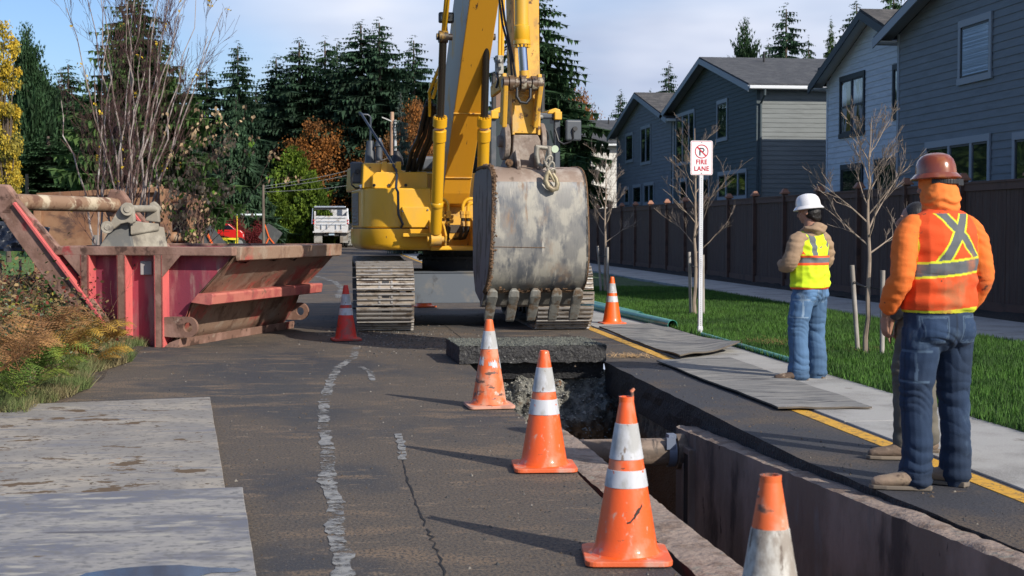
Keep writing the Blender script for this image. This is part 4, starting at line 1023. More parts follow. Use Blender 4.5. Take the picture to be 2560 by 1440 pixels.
# --- quick coupler
coup = M('coupler_rust', (.20, .15, .12), .75, layers=[((.30, .25, .21), 5, (1, 1, 1), .46, .62, 7), ((.08, .05, .035), 6, (1, 1, 1), .55, .68, 6), ((.26, .12, .05), 4, (1, 1, 1), .66, .74, 5)], bump=.004, bscale=30)
m = MB(); yQ = -5.78
def q(px, py, y=yQ): x_, z_ = LU(px, py, y); return (x_, y, z_)
m.prism([q(1284, 337), q(1345, 337), q(1352, 352), q(1368, 420), q(1366, 432), q(1262, 432), q(1282, 380)], (0, .40, 0))
cp_ = U(m, 'quick_coupler', [coup], bevel=.012)
m = MB()
def ear(px0, px1, flip):
    x0e, _ = LU(px0, 370, yQ); x1e, _ = LU(px1, 370, yQ)
    pts = []
    for a in range(0, 360, 20): 
        r_ = .19 if not (20 < a < 100) else .13
        pts.append((x0e, -5.62 + r_ * 1.0 * math.cos(R(a)), 2.45 + r_ * 1.15 * math.sin(R(a))))
    m.prism(pts, (x1e - x0e, 0, 0))
ear(1262, 1276, 0); ear(1354, 1366, 1)
m.cyl((LU(1252, 370, yQ)[0], -5.62, 2.45), (LU(1372, 370, yQ)[0], -5.62, 2.45), .07, 20)
U(m, 'coupler_ear', [coup], cp_, bevel=.01)
m = MB(); m.cyl(q(1273, 407, -5.9), q(1273, 407, -5.8), .045, 12); m.cyl(q(1273, 407, -5.92), q(1273, 407, -5.8), .025, 8); U(m, 'coupler_pin', [mudm], cp_)

# --- bucket
vC, _ = LU(1350, 560, -6.1)
W0, W1 = .525, .575
bprof = [(-4.98, 2.09), (-5.25, 2.15), (-5.70, 2.155), (-5.96, 2.11), (-6.09, 2.00), (-6.135, 1.82), (-6.15, 1.52), (-6.135, 1.22), (-6.08, .99), (-5.97, .83), (-5.80, .72)]
bsteel = M('bucket_steel', (0.19, 0.185, 0.175), .5, metal=.12, layers=[
    ((0.33, 0.31, 0.265), 2.6, (1.3, 1, 1.0), .45, .58, 13, .6), ((0.105, 0.11, 0.12), 2.1, (2.2, 1, .9), .49, .60, 12, .42), ((0.27, 0.19, 0.13), 1.7, (1.6, 1, .8), .56, .72, 10, .8),
    ((0.40, 0.37, 0.32), 4, (4, 1, .5), .58, .70, 8, .7), ((.24, .15, .09), 2.6, (2.5, 1, .5), .62, .74, 6, .8), ((.085, .045, .025), 3.4, (1, 1, 1), .70, .725, 6, .95)], bump=.0015, bscale=22, bstretch=(3, 1, .5))
btop = M('bucket_top_rust', (.24, .175, .135), .6, metal=.1, layers=[((.36, .30, .25), 3, (1, 1, 1), .45, .62, 7), ((.12, .08, .055), 5, (1, 1, 1), .58, .68, 6)], bump=.002)
bside = M('bucket_side_dark', (.085, .085, .09), .55, layers=[((.01, .01, .01), 3.5, (2, 2, .5), .52, .56, 6), ((.17, .15, .13), 4, (1, 1, .6), .62, .72, 6)])
m = MB()
K = 8; rowsb = []
def dens(pr, k):
    out_ = []
    for i in range(len(pr) - 1):
        for j in range(k): out_.append((pr[i][0] + (pr[i + 1][0] - pr[i][0]) * j / k, pr[i][1] + (pr[i + 1][1] - pr[i][1]) * j / k))
    return out_ + [pr[-1]]
# Catmull-Rom smoothing of the shell profile
def smoothp(pr, k=5):
    out_ = []
    for i in range(len(pr) - 1):
        p_ = [Vector(pr[max(0, i - 1)]), Vector(pr[i]), Vector(pr[i + 1]), Vector(pr[min(len(pr) - 1, i + 2)])]
        for j in range(k):
            t = j / k; out_.append(.5 * ((2 * p_[1]) + (-p_[0] + p_[2]) * t + (2 * p_[0] - 5 * p_[1] + 4 * p_[2] - p_[3]) * t * t + (-p_[0] + 3 * p_[1] - 3 * p_[2] + p_[3]) * t ** 3))
    return [tuple(o_) for o_ in out_] + [pr[-1]]
bp_ = smoothp(bprof)
hw = lambda z: W0 + (W1 - W0) * max(0, min(1, (2.15 - z) / 1.5))
nx = 24; vs = []
for (y_, z_) in bp_:
    for i in range(nx + 1): vs.append((vC + (2 * i / nx - 1) * hw(z_), y_, z_))
fs = []; 
for j in range(len(bp_) - 1):
    for i in range(nx): fs.append((j * (nx + 1) + i, j * (nx + 1) + i + 1, (j + 1) * (nx + 1) + i + 1, (j + 1) * (nx + 1) + i))
mi0 = len(m.f)
m.add(vs, fs, 0, True)
for j in range(len(bp_) - 1):
    if bp_[j][1] > 1.98 and True:
        for i in range(nx): m.mi[mi0 + j * nx + i] = 1
# inner shell
vi = [(vC + (2 * i / nx - 1) * (hw(z_) - .03), y_ + .035, z_ - (.03 if z_ > 1.6 else -.02)) for (y_, z_) in bp_ for i in range(nx + 1)]
m.add(vi, [f[::-1] for f in fs], 1, True)
bk = U(m, 'bucket', [bsteel, btop])
m = MB()
for s_ in (-1, 1):
    pts = [(vC + s_ * (hw(z_) + .004), y_ + .0, z_) for y_, z_ in bp_] + [(vC + s_ * hw(.6), -5.55, .58), (vC + s_ * hw(.72), -5.22, .70), (vC + s_ * hw(.95), -5.05, .98), (vC + s_ * hw(1.5), -4.95, 1.5), (vC + s_ * hw(1.8), -4.90, 1.85)]
    m = MB(); m.prism(pts, (-s_ * .03, 0, 0)); U(m, 'side_plate', [bside], bk, bevel=.004)
# wear rims around the edges
m = MB()
m.tube([(vC - hw(z_) - .012, y_ + .012, z_) for y_, z_ in bp_[4:]], .016, 8); U(m, 'wear_rim', [mudm], bk)
m = MB(); m.tube([(vC + hw(z_) + .008, y_ + .01, z_) for y_, z_ in bp_[4:]], .012, 8); U(m, 'wear_rim', [mudm], bk)
m = MB()
for i in range(1300):
    j = random.randint(8, len(bp_) - 1); y_, z_ = bp_[j]; pebble(m, 0, 0, 0, random.uniform(.004, .013))
    k6 = 6; y_ += random.uniform(-.03, .03); z_ += random.uniform(-.03, .03); dx = vC - hw(z_) + abs(random.gauss(0, .016)) - .008; y_ = max(y_, -6.15)
    for q_ in range(1, k6 + 1):
        v = m.v[-q_]; m.v[-q_] = (v[0] + dx, y_ - v[2] * .5, z_ + v[1])
for i in range(900):
    t = random.random(); dx = vC + (2 * t - 1) * W1 * .97; j = len(bp_) - 1 - int(abs(random.gauss(0, .9))); y_, z_ = bp_[max(0, j)]; pebble(m, 0, 0, 0, random.uniform(.008, .022))
    for q_ in range(1, 7):
        v = m.v[-q_]; m.v[-q_] = (v[0] + dx, y_ - .006 - v[2] * .5, z_ + v[1] + .005)
ml_ = U(m, 'mud_clods', [mudm], bk); ml_['kind'] = 'stuff'
# seam line across, lip, teeth
m = MB(); zs_ = 1.24; m.beam((vC - hw(zs_) + .02, -6.137, zs_), (vC + .05, -6.137, zs_ - .01), .012, .006, 0); U(m, 'weld_seam', [mudm], bk)
m = MB()
lipm = M('lip_steel', (.20, .19, .17), .55, metal=.2, layers=[((.34, .32, .28), 3, (1, 1, 1), .5, .64, 6), ((.11, .07, .045), 6, (1, 1, 1), .58, .68, 6)], bump=.003)
m.prism([(vC - W1, -5.86, .80), (vC - W1, -5.62, .56), (vC - W1, -5.52, .53), (vC - W1, -5.50, .60), (vC - W1, -5.72, .80)], (2 * W1, 0, 0))
U(m, 'lip', [lipm], bk, bevel=.008)
toothm = M('tooth_steel', (.20, .195, .175), .5, metal=.2, layers=[((.13, .088, .055), 9, (1, 1, 1), .45, .60, 6, .9), ((.34, .32, .28), 6, (1, 1, 1), .60, .72, 6)], bump=.004, bscale=28)
for i in range(5):
    x_ = vC + (i - 2) / 2 * (W1 - .07) ; m = MB()
    prof5 = [((-5.87, .755), .028, .02), ((-5.87, .70), .058, .06), ((-5.82, .61), .066, .10), ((-5.77, .545), .048, .075), ((-5.745, .52), .062, .08), ((-5.70, .44), .056, .055), ((-5.66, .375), .050, .022)]
    vs = []
    for (y_, z_), a_, b_ in prof5:
        for sx, sn in ((-1, -1), (-.55, -1.25), (.55, -1.25), (1, -1), (1, 1), (-1, 1)):
            vs.append((x_ + sx * a_, y_ + sn * b_ * .6, z_ - sn * b_ * .45 * -1 * -1))
    nn_ = 6; fs = [(k * nn_ + j, k * nn_ + (j + 1) % nn_, (k + 1) * nn_ + (j + 1) % nn_, (k + 1) * nn_ + j) for k in range(6) for j in range(nn_)]
    m.add(vs, fs + [tuple(range(nn_))[::-1], tuple(6 * nn_ + j for j in range(nn_))], 0, False)
    U(m, 'tooth', [toothm], bk, bevel=.010)
# lug plates on top of the bucket with the lifting eye
for px_ in (1340, 1290): 
    m = MB(); x_, _ = LU(px_, 420, -5.8); m.prism([(x_ - .022, -6.0, 1.97), (x_ - .022, -5.93, 2.22), (x_ - .022, -5.85, 2.34), (x_ - .022, -5.70, 2.30), (x_ - .022, -5.5, 2.1)], (.044, 0, 0)); U(m, 'bucket_lug', [coup], bk, bevel=.008)

# --- cab
yc0 = -1.35
xl, _ = LU(1226, 300, yc0); xr_, zt_ = LU(1401, 283, yc0); zb0 = 1.2
m = MB(); T = .09
for x_ in (xl + .045, xr_ - .045):
    m.bx(x_ - .045, x_ + .045, yc0, yc0 + .09, zb0, zt_)
    m.bx(x_ - .04, x_ + .04, yc0 + 1.55, yc0 + 1.64, zb0, zt_)
m.bx(xl, xr_, yc0, yc0 + 1.64, zt_ - .08, zt_); m.bx(xl, xr_, yc0, yc0 + .08, zb0, zb0 + .55); m.bx(xl, xl + .04, yc0 + .05, yc0 + 1.6, zb0, 1.9)
m.bx(xr_ - .04, xr_, yc0 + .05, yc0 + 1.6, zb0, 1.9); m.bx(xr_ - .06, xr_, yc0 + .75, yc0 + .83, zb0, zt_)
cab = U(m, 'cab', [dgrey], bevel=.02)
m = MB(); m.bx(xl + .09, xr_ - .09, yc0 + .03, yc0 + .045, zb0 + .55, zt_ - .08); m.bx(xl + .01, xl + .022, yc0 + .1, yc0 + 1.5, 1.9, zt_ - .1); m.bx(xr_ - .022, xr_ - .01, yc0 + .1, yc0 + 1.5, 1.9, zt_ - .1)
U(m, 'window_glass', [glassm], cab)
m = MB()
for sx in (xl + .02, xr_ - .20): m.prism([(sx, yc0 - .01, zt_ - .01), (sx + .20, yc0 - .01, zt_ - .01), (sx + .20, yc0 - .01, zt_ + .05), (sx + .12, yc0 - .01, zt_ + .075), (sx + .03, yc0 - .01, zt_ + .04)] , (0, 1.5, 0))
for sx in (xl - .0, xr_ - .10): m.bx(sx, sx + .11, yc0 - .06, yc0 + .02, zt_ - .10, zt_ + .02)
U(m, 'roof_corner', [yel], cab, bevel=.012)
m = MB()   # opened roof hatch standing up
xh0, zh0 = LU(1229, 182, -.6); xh1, _ = LU(1362, 182, -.6); zlow = zt_ + .0
for a_, b_, c_, d_ in ((xh0, xh0 + .07, zlow, zh0), (xh1 - .07, xh1, zlow, zh0), (xh0, xh1, zh0 - .07, zh0), (xh0, xh1, zlow, zlow + .08)): m.bx(a_, b_, -.62, -.55, c_, d_)
ht = U(m, 'roof_hatch', [blackm], cab, bevel=.02)
m = MB(); m.bx(xh0 + .07, xh1 - .07, -.60, -.585, zlow + .08, zh0 - .07); U(m, 'hatch_glass', [M('tan_glass', (.20, .13, .09), .15)], ht)
# a little interior: seat, wiper
m = MB(); m.bx(xl + .3, xr_ - .3, -.5, -.1, 1.7, 1.8); m.bx(xl + .3, xr_ - .3, -.15, 0, 1.8, 2.7); U(m, 'cab_seat', [blackm], cab, bevel=.03)
m = MB(); 
ww_ = [LU(1349 + 22 * math.sin(R(a)), 345 - 30 * math.cos(R(a)) , yc0 - .02) for a in range(-40, 120, 20)]
m.tube([(a_, yc0 - .03, b_) for a_, b_ in ww_], .012, 8); U(m, 'wiper', [blackm], cab)
# mirrors
def mirror(px0, px1, py0, py1, yl, arm_pts, nm='mirror'):
    a_ = LU(px0, py1, yl); b_ = LU(px1, py0, yl); m = MB(); m.box(((a_[0] + b_[0]) / 2, yl, (a_[1] + b_[1]) / 2), (b_[0] - a_[0], .07, b_[1] - a_[1]))
    o = U(m, nm, [dgrey], bevel=.03, seg=3)
    m = MB(); cc_ = ((a_[0] * .45 + b_[0] * .55), yl - .04, (a_[1] + b_[1]) / 2 + .02); m.cyl(cc_, (cc_[0], yl - .075, cc_[2]), .035, 14); U(m, 'mirror_knuckle', [blackm], o)
    m = MB(); m.tube([(LU(*p, yl - .06)[0], yl - .06 + .02 * i, LU(*p, yl - .06)[1]) for i, p in enumerate(arm_pts)], .014, 8); U(m, 'mirror_arm', [blackm], o)
mirror(1413, 1453, 300, 352, -1.5, ((1432, 325), (1434, 345), (1428, 354), (1412, 360), (1400, 352), (1392, 322)))
mirror(876, 907, 405, 459, -.7, ((884, 432), (879, 445), (880, 462), (890, 470), (915, 468), (928, 462)))
m = MB(); a_ = LU(898, 468, -.85); b_ = LU(927, 461, -.85); m.beam((a_[0], -.85, a_[1]), (b_[0], -.85, b_[1] + .02), .05, .06); U(m, 'mirror_bracket', [steel], bevel=.01)
# handrails
m = MB()
hr = [((899, 282), .35), ((903, 284), .3), ((955, 366), -.5), ((990, 424), -1.05), ((992, 440), -1.15), ((990, 470), -1.40), ((995, 480), -1.42), ((996, 535), -1.42), ((1007, 560), -1.42), ((1003, 568), -1.34)]
m.tube([(LU(*p, y)[0], y, LU(*p, y)[1]) for p, y in hr], .019, 12)
U(m, 'handrail', [M('rail_blue_black', (.022, .032, .05), .35)])
m = MB()
m.tube([(LU(899, 286, .35)[0], .35, LU(899, 286, .35)[1]), (LU(920, 287, .35)[0], .35, LU(920, 287, .35)[1]), (LU(926, 293, .35)[0], .35, LU(926, 293, .35)[1]), (LU(926, 340, .35)[0], .35, LU(926, 340, .35)[1]), (LU(926, 395, .35)[0], .35, LU(926, 395, .35)[1])], .018, 10)
U(m, 'handrail', [MATS['rail_blue_black']])
m = MB(); a_ = LU(926, 405, .3); m.tube([(a_[0], .3, a_[1] - .05), (a_[0], .3, LU(926, 385, .3)[1]), (a_[0], .3, LU(926, 352, .3)[1])], [.09, .08, .05], 14); U(m, 'exhaust_stack', [dgrey])
m = MB(); a_ = LU(948, 402, .2); m.tube([(a_[0], .2, a_[1]), (a_[0], .2, LU(948, 365, .2)[1])], .05, 12); m.tube([(a_[0], .2, LU(948, 366, .2)[1]), (a_[0], .2, LU(948, 345, .2)[1])], [.07, .03], 12); U(m, 'air_intake', [dgrey])
m = MB(); a_ = LU(993, 396, .0); m.tube([(a_[0], 0, a_[1] - .1), (a_[0], 0, a_[1]), (a_[0], 0, a_[1] + .11)], [.10, .09, .03], 14); U(m, 'filler_cap', [blackm])
m = MB(); m.bx(LU(1062, 400, -.9)[0], LU(1225, 400, -.9)[0], -.9, 2.0, 1.5, LU(1100, 432, -.9)[1]); U(m, 'centre_deck', [yel], bevel=.02)
m = MB(); m.box((LU(1150, 400, .6)[0], .6, 2.45), (1.4, 1.0, .22)); U(m, 'toolbox_lid', [dgrey], bevel=.04)

# --- chain with shackle and hook hanging on the bucket lug
chn = empty('lifting_chain', (EX, EY, 0)); tag(chn, 'grey shackle, short chain and hook hanging over the bucket top', 'chain')
galvc = M('chain_steel', (.27, .25, .21), .55, metal=.35, layers=[((.16, .13, .09), 8, (1, 1, 1), .5, .64, 5)], bump=.002)
def cpt(px, py, yl): x_, z_ = LU(px, py, yl); return Vector((x_, yl, z_))
m = MB(); yk = -6.02
m.tube([cpt(1343, 366, yk), cpt(1341, 385, yk), cpt(1345, 408, yk), cpt(1356, 417, yk - .04), cpt(1370, 406, yk), cpt(1374, 385, yk), cpt(1372, 366, yk)], [.034, .03, .028, .028, .028, .03, .034], 12)
m.cyl(cpt(1338, 367, yk), cpt(1378, 371, yk), .026, 12)
U(m, 'shackle', [galvc], chn)
m = MB(); m.lathe([(.018, -.03), (.042, -.03), (.042, .03), (.018, .03)], 16, c=cpt(1386, 373, yk), rot=Matrix.Rotation(PI / 2, 3, 'X')); U(m, 'shackle_pin', [M('pale_green_paint', (.42, .50, .36), .5)], chn)
m = MB()
def link(c_, ang, roll, L_=.06, W_=.034, r_=.0135):
    pts = []; Rm = Matrix.Rotation(ang, 3, 'Y') @ Matrix.Rotation(roll, 3, 'Z')
    for a in range(0, 361, 30): 
        p = Vector((W_ * math.cos(R(a)), 0, L_ * math.sin(R(a)) )); pts.append(c_ + Rm @ p)
    m.tube(pts, r_, 8, caps=False)
for px_, py_, ang, roll in ((1372, 402, .5, 0.2), (1366, 414, -.5, 1.4), (1378, 418, .2, .1), (1371, 428, -.3, 1.3), (1380, 434, .4, .3)): link(cpt(px_, py_, -6.1), ang, roll)
U(m, 'chain', [galvc], chn)
m = MB(); yk = -6.20
m.tube([cpt(1370, 428, yk), cpt(1366, 440, yk), cpt(1364, 452, yk), cpt(1370, 466, yk), cpt(1381, 474, yk), cpt(1391, 471, yk), cpt(1394, 460, yk), cpt(1390, 446, yk), cpt(1382, 434, yk)], [.026, .028, .03, .034, .034, .032, .028, .024, .02], 12)
m.tube([cpt(1370, 428, yk), cpt(1378, 440, yk - .01), cpt(1386, 455, yk)], [.024, .016, .012], 8)
U(m, 'hook', [M('hook_brass', (.33, .28, .18), .5, metal=.3, layers=[((.18, .14, .09), 8, (1, 1, 1), .5, .64, 5)])], chn)
# ================================================================ HOUSES
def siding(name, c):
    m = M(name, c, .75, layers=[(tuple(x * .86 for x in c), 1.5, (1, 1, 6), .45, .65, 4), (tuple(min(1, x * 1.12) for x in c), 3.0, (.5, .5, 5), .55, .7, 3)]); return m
trimw = M('trim_white', (.62, .64, .66), .5)
trimg = M('trim_grey', (.27, .30, .34), .6)
trimd = M('trim_dark', (.016, .021, .027), .6)
shing = M('shingle', (.050, .053, .060), .95, layers=[((.075, .077, .082), 2.2, (1, 1, 1), .45, .6, 8), ((.032, .034, .038), 5, (1, 1, 6), .5, .64, 5), ((.10, .10, .10), 40, (1, 1, 1), .60, .68, 2)], bump=.012, bscale=14, bstretch=(.6, .6, 5))
shing_warm = M('shingle_warm', (.060, .056, .054), .95, layers=[((.10, .092, .085), 2.2, (1, 1, 1), .45, .6, 8), ((.035, .033, .033), 5, (1, 1, 6), .5, .64, 5)], bump=.012, bscale=14, bstretch=(.6, .6, 5))
panem = M('window_pane', (.012, .018, .017), .03, spec=1.0, layers=[((.03, .045, .035), 1.4, (1, 1, 1), .5, .7, 5)])
panem.node_tree.nodes['Principled BSDF'].inputs['Coat Weight'].default_value = .5
n_ = panem.node_tree; nb_ = n_.nodes.new('ShaderNodeBump'); nb_.inputs['Distance'].default_value = .02; nb_.inputs['Strength'].default_value = .5
nn_ = n_.nodes.new('ShaderNodeTexNoise'); nn_.inputs['Scale'].default_value = 1.1; n_.links.new(nn_.outputs[0], nb_.inputs['Height']); n_.links.new(nb_.outputs[0], n_.nodes['Principled BSDF'].inputs['Normal'])
paneb = M('blind_pane', (.22, .28, .36), .06, spec=.9, bump=.012, bscale=1.0, bstretch=(.1, .1, 26))
ventm = M('roof_vent', (.015, .015, .017), .6)

def house(name, label, X, Y0, Y1, ze, za, side_mat, gable_mat, trim, roof_mat, wins, ov=.42, depth=14.0, gutter_mat=trimw, corner=None, yap=None, step=.155, rake=.2):
    """gable wall faces -X (the street) between Y0 (near) and Y1 (far); ridge runs along X"""
    h = empty(name, (X, (Y0 + Y1) / 2, 0)); tag(h, label, 'house', 'houses behind the fence')
    o_ = (-X, -(Y0 + Y1) / 2, 0); ym = yap if yap else (Y0 + Y1) / 2
    m = MB()
    # lapped boards: each course leans out at its foot
    z = .0; zr = lambda y: ze + (za - ze) * (1 - abs(y - ym) / ((ym - Y0) if y < ym else (Y1 - ym)))
    def yspan(z):
        if z <= ze: return Y0, Y1
        t = (z - ze) / (za - ze); return Y0 + (ym - Y0) * t, Y1 - (Y1 - ym) * t
    while z < za - .02:
        z1 = min(z + step, za - .005); a0, a1 = yspan(z); b0, b1 = yspan(z1)
        m.add([(X - .018, a0, z), (X - .018, a1, z), (X - .002, b1, z1), (X - .002, b0, z1)], [(3, 2, 1, 0)], 0)
        m.add([(X - .018, a0, z), (X - .018, a1, z), (X - .001, a1, z), (X - .001, a0, z)], [(0, 1, 2, 3)], 0)
        if z < ze:
            zt = min(z1, ze)
            m.add([(X, Y0 - .018, z), (X + depth, Y0 - .018, z), (X + depth, Y0 - .002, zt), (X, Y0 - .002, zt)], [(0, 1, 2, 3)], 1)
            m.add([(X, Y0 - .018, z), (X + depth, Y0 - .018, z), (X + depth, Y0 - .001, z), (X, Y0 - .001, z)], [(3, 2, 1, 0)], 1)
        z += step
    m.add([(X + depth, Y0, 0), (X + depth, Y1, 0), (X + depth, Y1, ze), (X + depth, ym, za), (X + depth, Y0, ze)], [(0, 1, 2, 3, 4)], 0)
    m.add([(X, Y1, 0), (X + depth, Y1, 0), (X + depth, Y1, ze), (X, Y1, ze)], [(3, 2, 1, 0)], 1)
    m.build('wall', [gable_mat, side_mat], h, loc=o_)
    # roof slabs with overhang
    sl0 = (za - ze) / (ym - Y0); sl1 = (za - ze) / (Y1 - ym)
    m = MB(); th = .10
    for (ye, sl, sgn) in ((Y0, sl0, -1), (Y1, sl1, 1)):
        yo = ye + sgn * ov; zo = ze - sl * ov
        a = (X - ov, ym, za + .10); b = (X - ov, yo, zo + .10)
        m.prism([(X - ov, ym, za + .12), (X - ov, yo, zo + .12), (X - ov, yo, zo + .06), (X - ov, ym, za + .06)], (depth + 2 * ov, 0, 0), 0)
    rf = m.build('roof', [roof_mat], h, loc=o_)
    # rake boards and soffit, fascia gutter
    for (ye, sl, sgn) in ((Y0, sl0, -1), (Y1, sl1, 1)):
        yo = ye + sgn * ov; zo = ze - sl * ov; m = MB()
        m.prism([(X - ov - .03, ym, za + .058), (X - ov - .03, yo, zo + .058), (X - ov - .03, yo, zo + .058 - rake), (X - ov - .03, ym, za + .058 - rake)], (.03, 0, 0))
        m.build('rake_board', trim, h, loc=o_)
        m = MB(); m.prism([(X - ov, ym - sgn * -.01, za + .05), (X - ov, yo, zo + .05), (X - ov, yo, zo + .02), (X - ov, ym - sgn * -.01, za + .02)], (ov - .01, 0, 0)); m.build('soffit', trim if trim is not trimd else trimw, h, loc=o_)
        m = MB(); m.bx(X - ov, X + depth + ov, yo + sgn * .002, yo + sgn * .11, zo - .06, zo + .05); m.build('gutter', gutter_mat, h, loc=o_, bevel=.02)
        m = MB(); m.bx(X - ov + .02, X + depth, min(ye, yo) + .0, max(ye, yo) - .0, zo - .045, zo - .02); m.build('soffit', trimw, h, loc=o_)
    # downpipe at the near corner
    m = MB(); yo = Y0 - ov
    m.tube([(X + .12, yo - .04, ze - sl0 * ov - .02), (X + .12, yo - .02, ze - sl0 * ov - .25), (X + .10, Y0 - .07, ze - .62), (X + .10, Y0 - .07, .1)], .042, 8); m.build('downpipe', corner or trim, h, loc=o_)
    m = MB(); m.bx(X - .03, X + .09, Y0 - .03, Y0 + .10, 0, ze - .02); m.build('corner_board', corner or side_mat, h, loc=o_)
    m = MB(); m.bx(X - .03, X, Y1 - .10, Y1, 0, ze); m.build('corner_board', corner or side_mat, h, loc=o_)
    for (kx, kt) in ((3.2, .42), (6.1, .66)):
        yv = Y0 + (ym - Y0) * kt; zv = ze + (za - ze) * kt; m = MB(); m.box((X + kx, yv, zv + .21), (.40, .34, .13), 0); m.box((X + kx, yv, zv + .15), (.28, .24, .10)); m.build('roof_vent', ventm, rf, bevel=.02)
    yv = Y0 + (ym - Y0) * .8; m = MB(); m.cyl((X + 1.7, yv, ze + (za - ze) * .8), (X + 1.7, yv, ze + (za - ze) * .8 + .5), .04, 8); m.build('vent_pipe', ventm, rf)
    for wdef in wins:
        (pa, pb, cols, fr) = wdef[:4]; glass = wdef[4] if len(wdef) > 4 else panem; rows = wdef[5] if len(wdef) > 5 else 1
        a = PX(pa[0], pa[1], X - .02); b = PX(pb[0], pb[1], X - .02); y0, y1 = min(a.y, b.y), max(a.y, b.y); z0, z1 = min(a.z, b.z), max(a.z, b.z)
        t = .10; m = MB()
        m.bx(X - .055, X - .02, y0 - t, y1 + t, z1, z1 + t * 1.4); m.bx(X - .06, X - .02, y0 - t - .03, y1 + t + .03, z0 - t * 1.3, z0)
        m.bx(X - .052, X - .02, y0 - t, y0, z0, z1); m.bx(X - .052, X - .02, y1, y1 + t, z0, z1)
        for c_ in cols: yy = y1 + (y0 - y1) * c_; m.bx(X - .050, X - .02, yy - .05, yy + .05, z0, z1)
        wn = m.build('window', fr, h, loc=o_)
        m = MB(); f_ = .045; m.bx(X - .034, X - .02, y0, y1, z0, z0 + f_); m.bx(X - .034, X - .02, y0, y1, z1 - f_, z1); m.bx(X - .034, X - .02, y0, y0 + f_, z0, z1); m.bx(X - .034, X - .02, y1 - f_, y1, z0, z1)
        if rows == 2: m.bx(X - .036, X - .02, y0, y1, (z0 + z1) / 2 - .03, (z0 + z1) / 2 + .03)
        m.build('sash', trimd if fr is trimd else M_sash, wn)
        m = MB(); m.add([(X - .024, y0, z0), (X - .024, y1, z0), (X - .024, y1, z1), (X - .024, y0, z1)], [(0, 1, 2, 3)][::-1]); m.f[-1] = m.f[-1][::-1]; m.build('pane', glass, wn)
    return h
M_sash = M('sash_dark', (.02, .022, .025), .5)
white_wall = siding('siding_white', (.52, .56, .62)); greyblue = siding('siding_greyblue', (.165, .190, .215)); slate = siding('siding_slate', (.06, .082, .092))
ltgrey = siding('siding_light', (.52, .54, .54)); midgrey = siding('siding_mid', (.17, .19, .22)); cream = siding('siding_cream', (.62, .60, .56)); ltg2 = siding('siding_pale', (.48, .48, .49))
slate_sunlit = siding('siding_slate_sunlit', (.17, .185, .185)); X5 = 12.5; y5 = PX(2243, 400, X5).y  # end wall gets a lightened slate: sunlight put into the colour
house('grey_house', 'nearest blue grey house with a large pale framed upstairs window', X5, y5 - 11.5, y5, 5.75, 7.35, greyblue, greyblue, trimg, shing, [
    ((2404, 70), (2474, 180), (), trimg, paneb), ((2320, 372), (2470, 455), (.38, .74), trimg), ((2540, 350), (2600, 460), (), trimg)], gutter_mat=trimg, corner=trimg)
X4 = 14.0; y4 = PX(2068, 300, X4).y
gold = M('painted_reflection_pane', (.16, .105, .03), .05, spec=.9, layers=[((.30, .30, .36), .9, (1, 1.5, .5), .54, .57, 3), ((.05, .035, .015), 2.5, (1, 2, .6), .5, .6, 6)])  # warm reflection with pale patches painted into the glass colour
yap4 = PX(2150, 60, X4 - .42).y
wh_ = house('white_house', 'white house with black trim between the grey house and the slate house', X4, 2 * yap4 - y4, y4, 5.62, 7.02, white_wall, white_wall, trimd, shing_warm, [
    ((2104, 205), (2158, 325), (.5,), trimd, gold, 2), ((2237, 175), (2262, 282), (), trimd), ((2106, 425), (2154, 480), (), trimd), ((2190, 412), (2240, 480), (), trimd)], gutter_mat=trimw, corner=white_wall, rake=.22)
m = MB(); m.bx(X4 + 2.2, X4 + 13, 2 * yap4 - y4 + 1, y4 + 4.1, 0, 6.1); m.build('shadow_wing', white_wall, wh_, loc=(-X4, -yap4, 0)); m = MB(); m.bx(X4 + 2.0, X4 + 13.2, 2 * yap4 - y4 + .8, y4 + 4.3, 6.1, 6.2); m.build('shadow_wing_roof', shing_warm, wh_, loc=(-X4, -yap4, 0))  # unseen wing and roof, added to shade the slate house's end wall
y3a, y3b = PX(1893, 300, X4).y, PX(1680, 330, X4).y
house('slate_house', 'dark slate house whose end wall is coloured pale as sunlit', X4, y3a, y3b, 6.2, 7.72, slate_sunlit, slate, trimg, shing, [
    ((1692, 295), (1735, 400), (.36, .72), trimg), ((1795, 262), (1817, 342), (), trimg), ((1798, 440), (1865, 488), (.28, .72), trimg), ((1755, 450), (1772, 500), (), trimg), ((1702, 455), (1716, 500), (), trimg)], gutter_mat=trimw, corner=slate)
y2a, y2b = PX(1668, 300, X4).y, PX(1543, 330, X4).y
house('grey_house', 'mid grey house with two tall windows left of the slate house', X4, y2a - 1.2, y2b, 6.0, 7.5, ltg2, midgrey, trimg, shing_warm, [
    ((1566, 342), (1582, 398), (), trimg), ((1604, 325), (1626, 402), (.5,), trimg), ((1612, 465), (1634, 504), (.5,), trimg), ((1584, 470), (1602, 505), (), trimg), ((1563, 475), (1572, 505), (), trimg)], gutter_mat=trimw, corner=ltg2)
y1a = PX(1480, 330, X4).y
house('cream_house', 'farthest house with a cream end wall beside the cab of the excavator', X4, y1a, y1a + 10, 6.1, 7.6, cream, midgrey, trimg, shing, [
    ((1447, 368), (1471, 425), (.33, .66), trimg), ((1415, 385), (1422, 430), (), trimg)], gutter_mat=trimw, corner=cream)

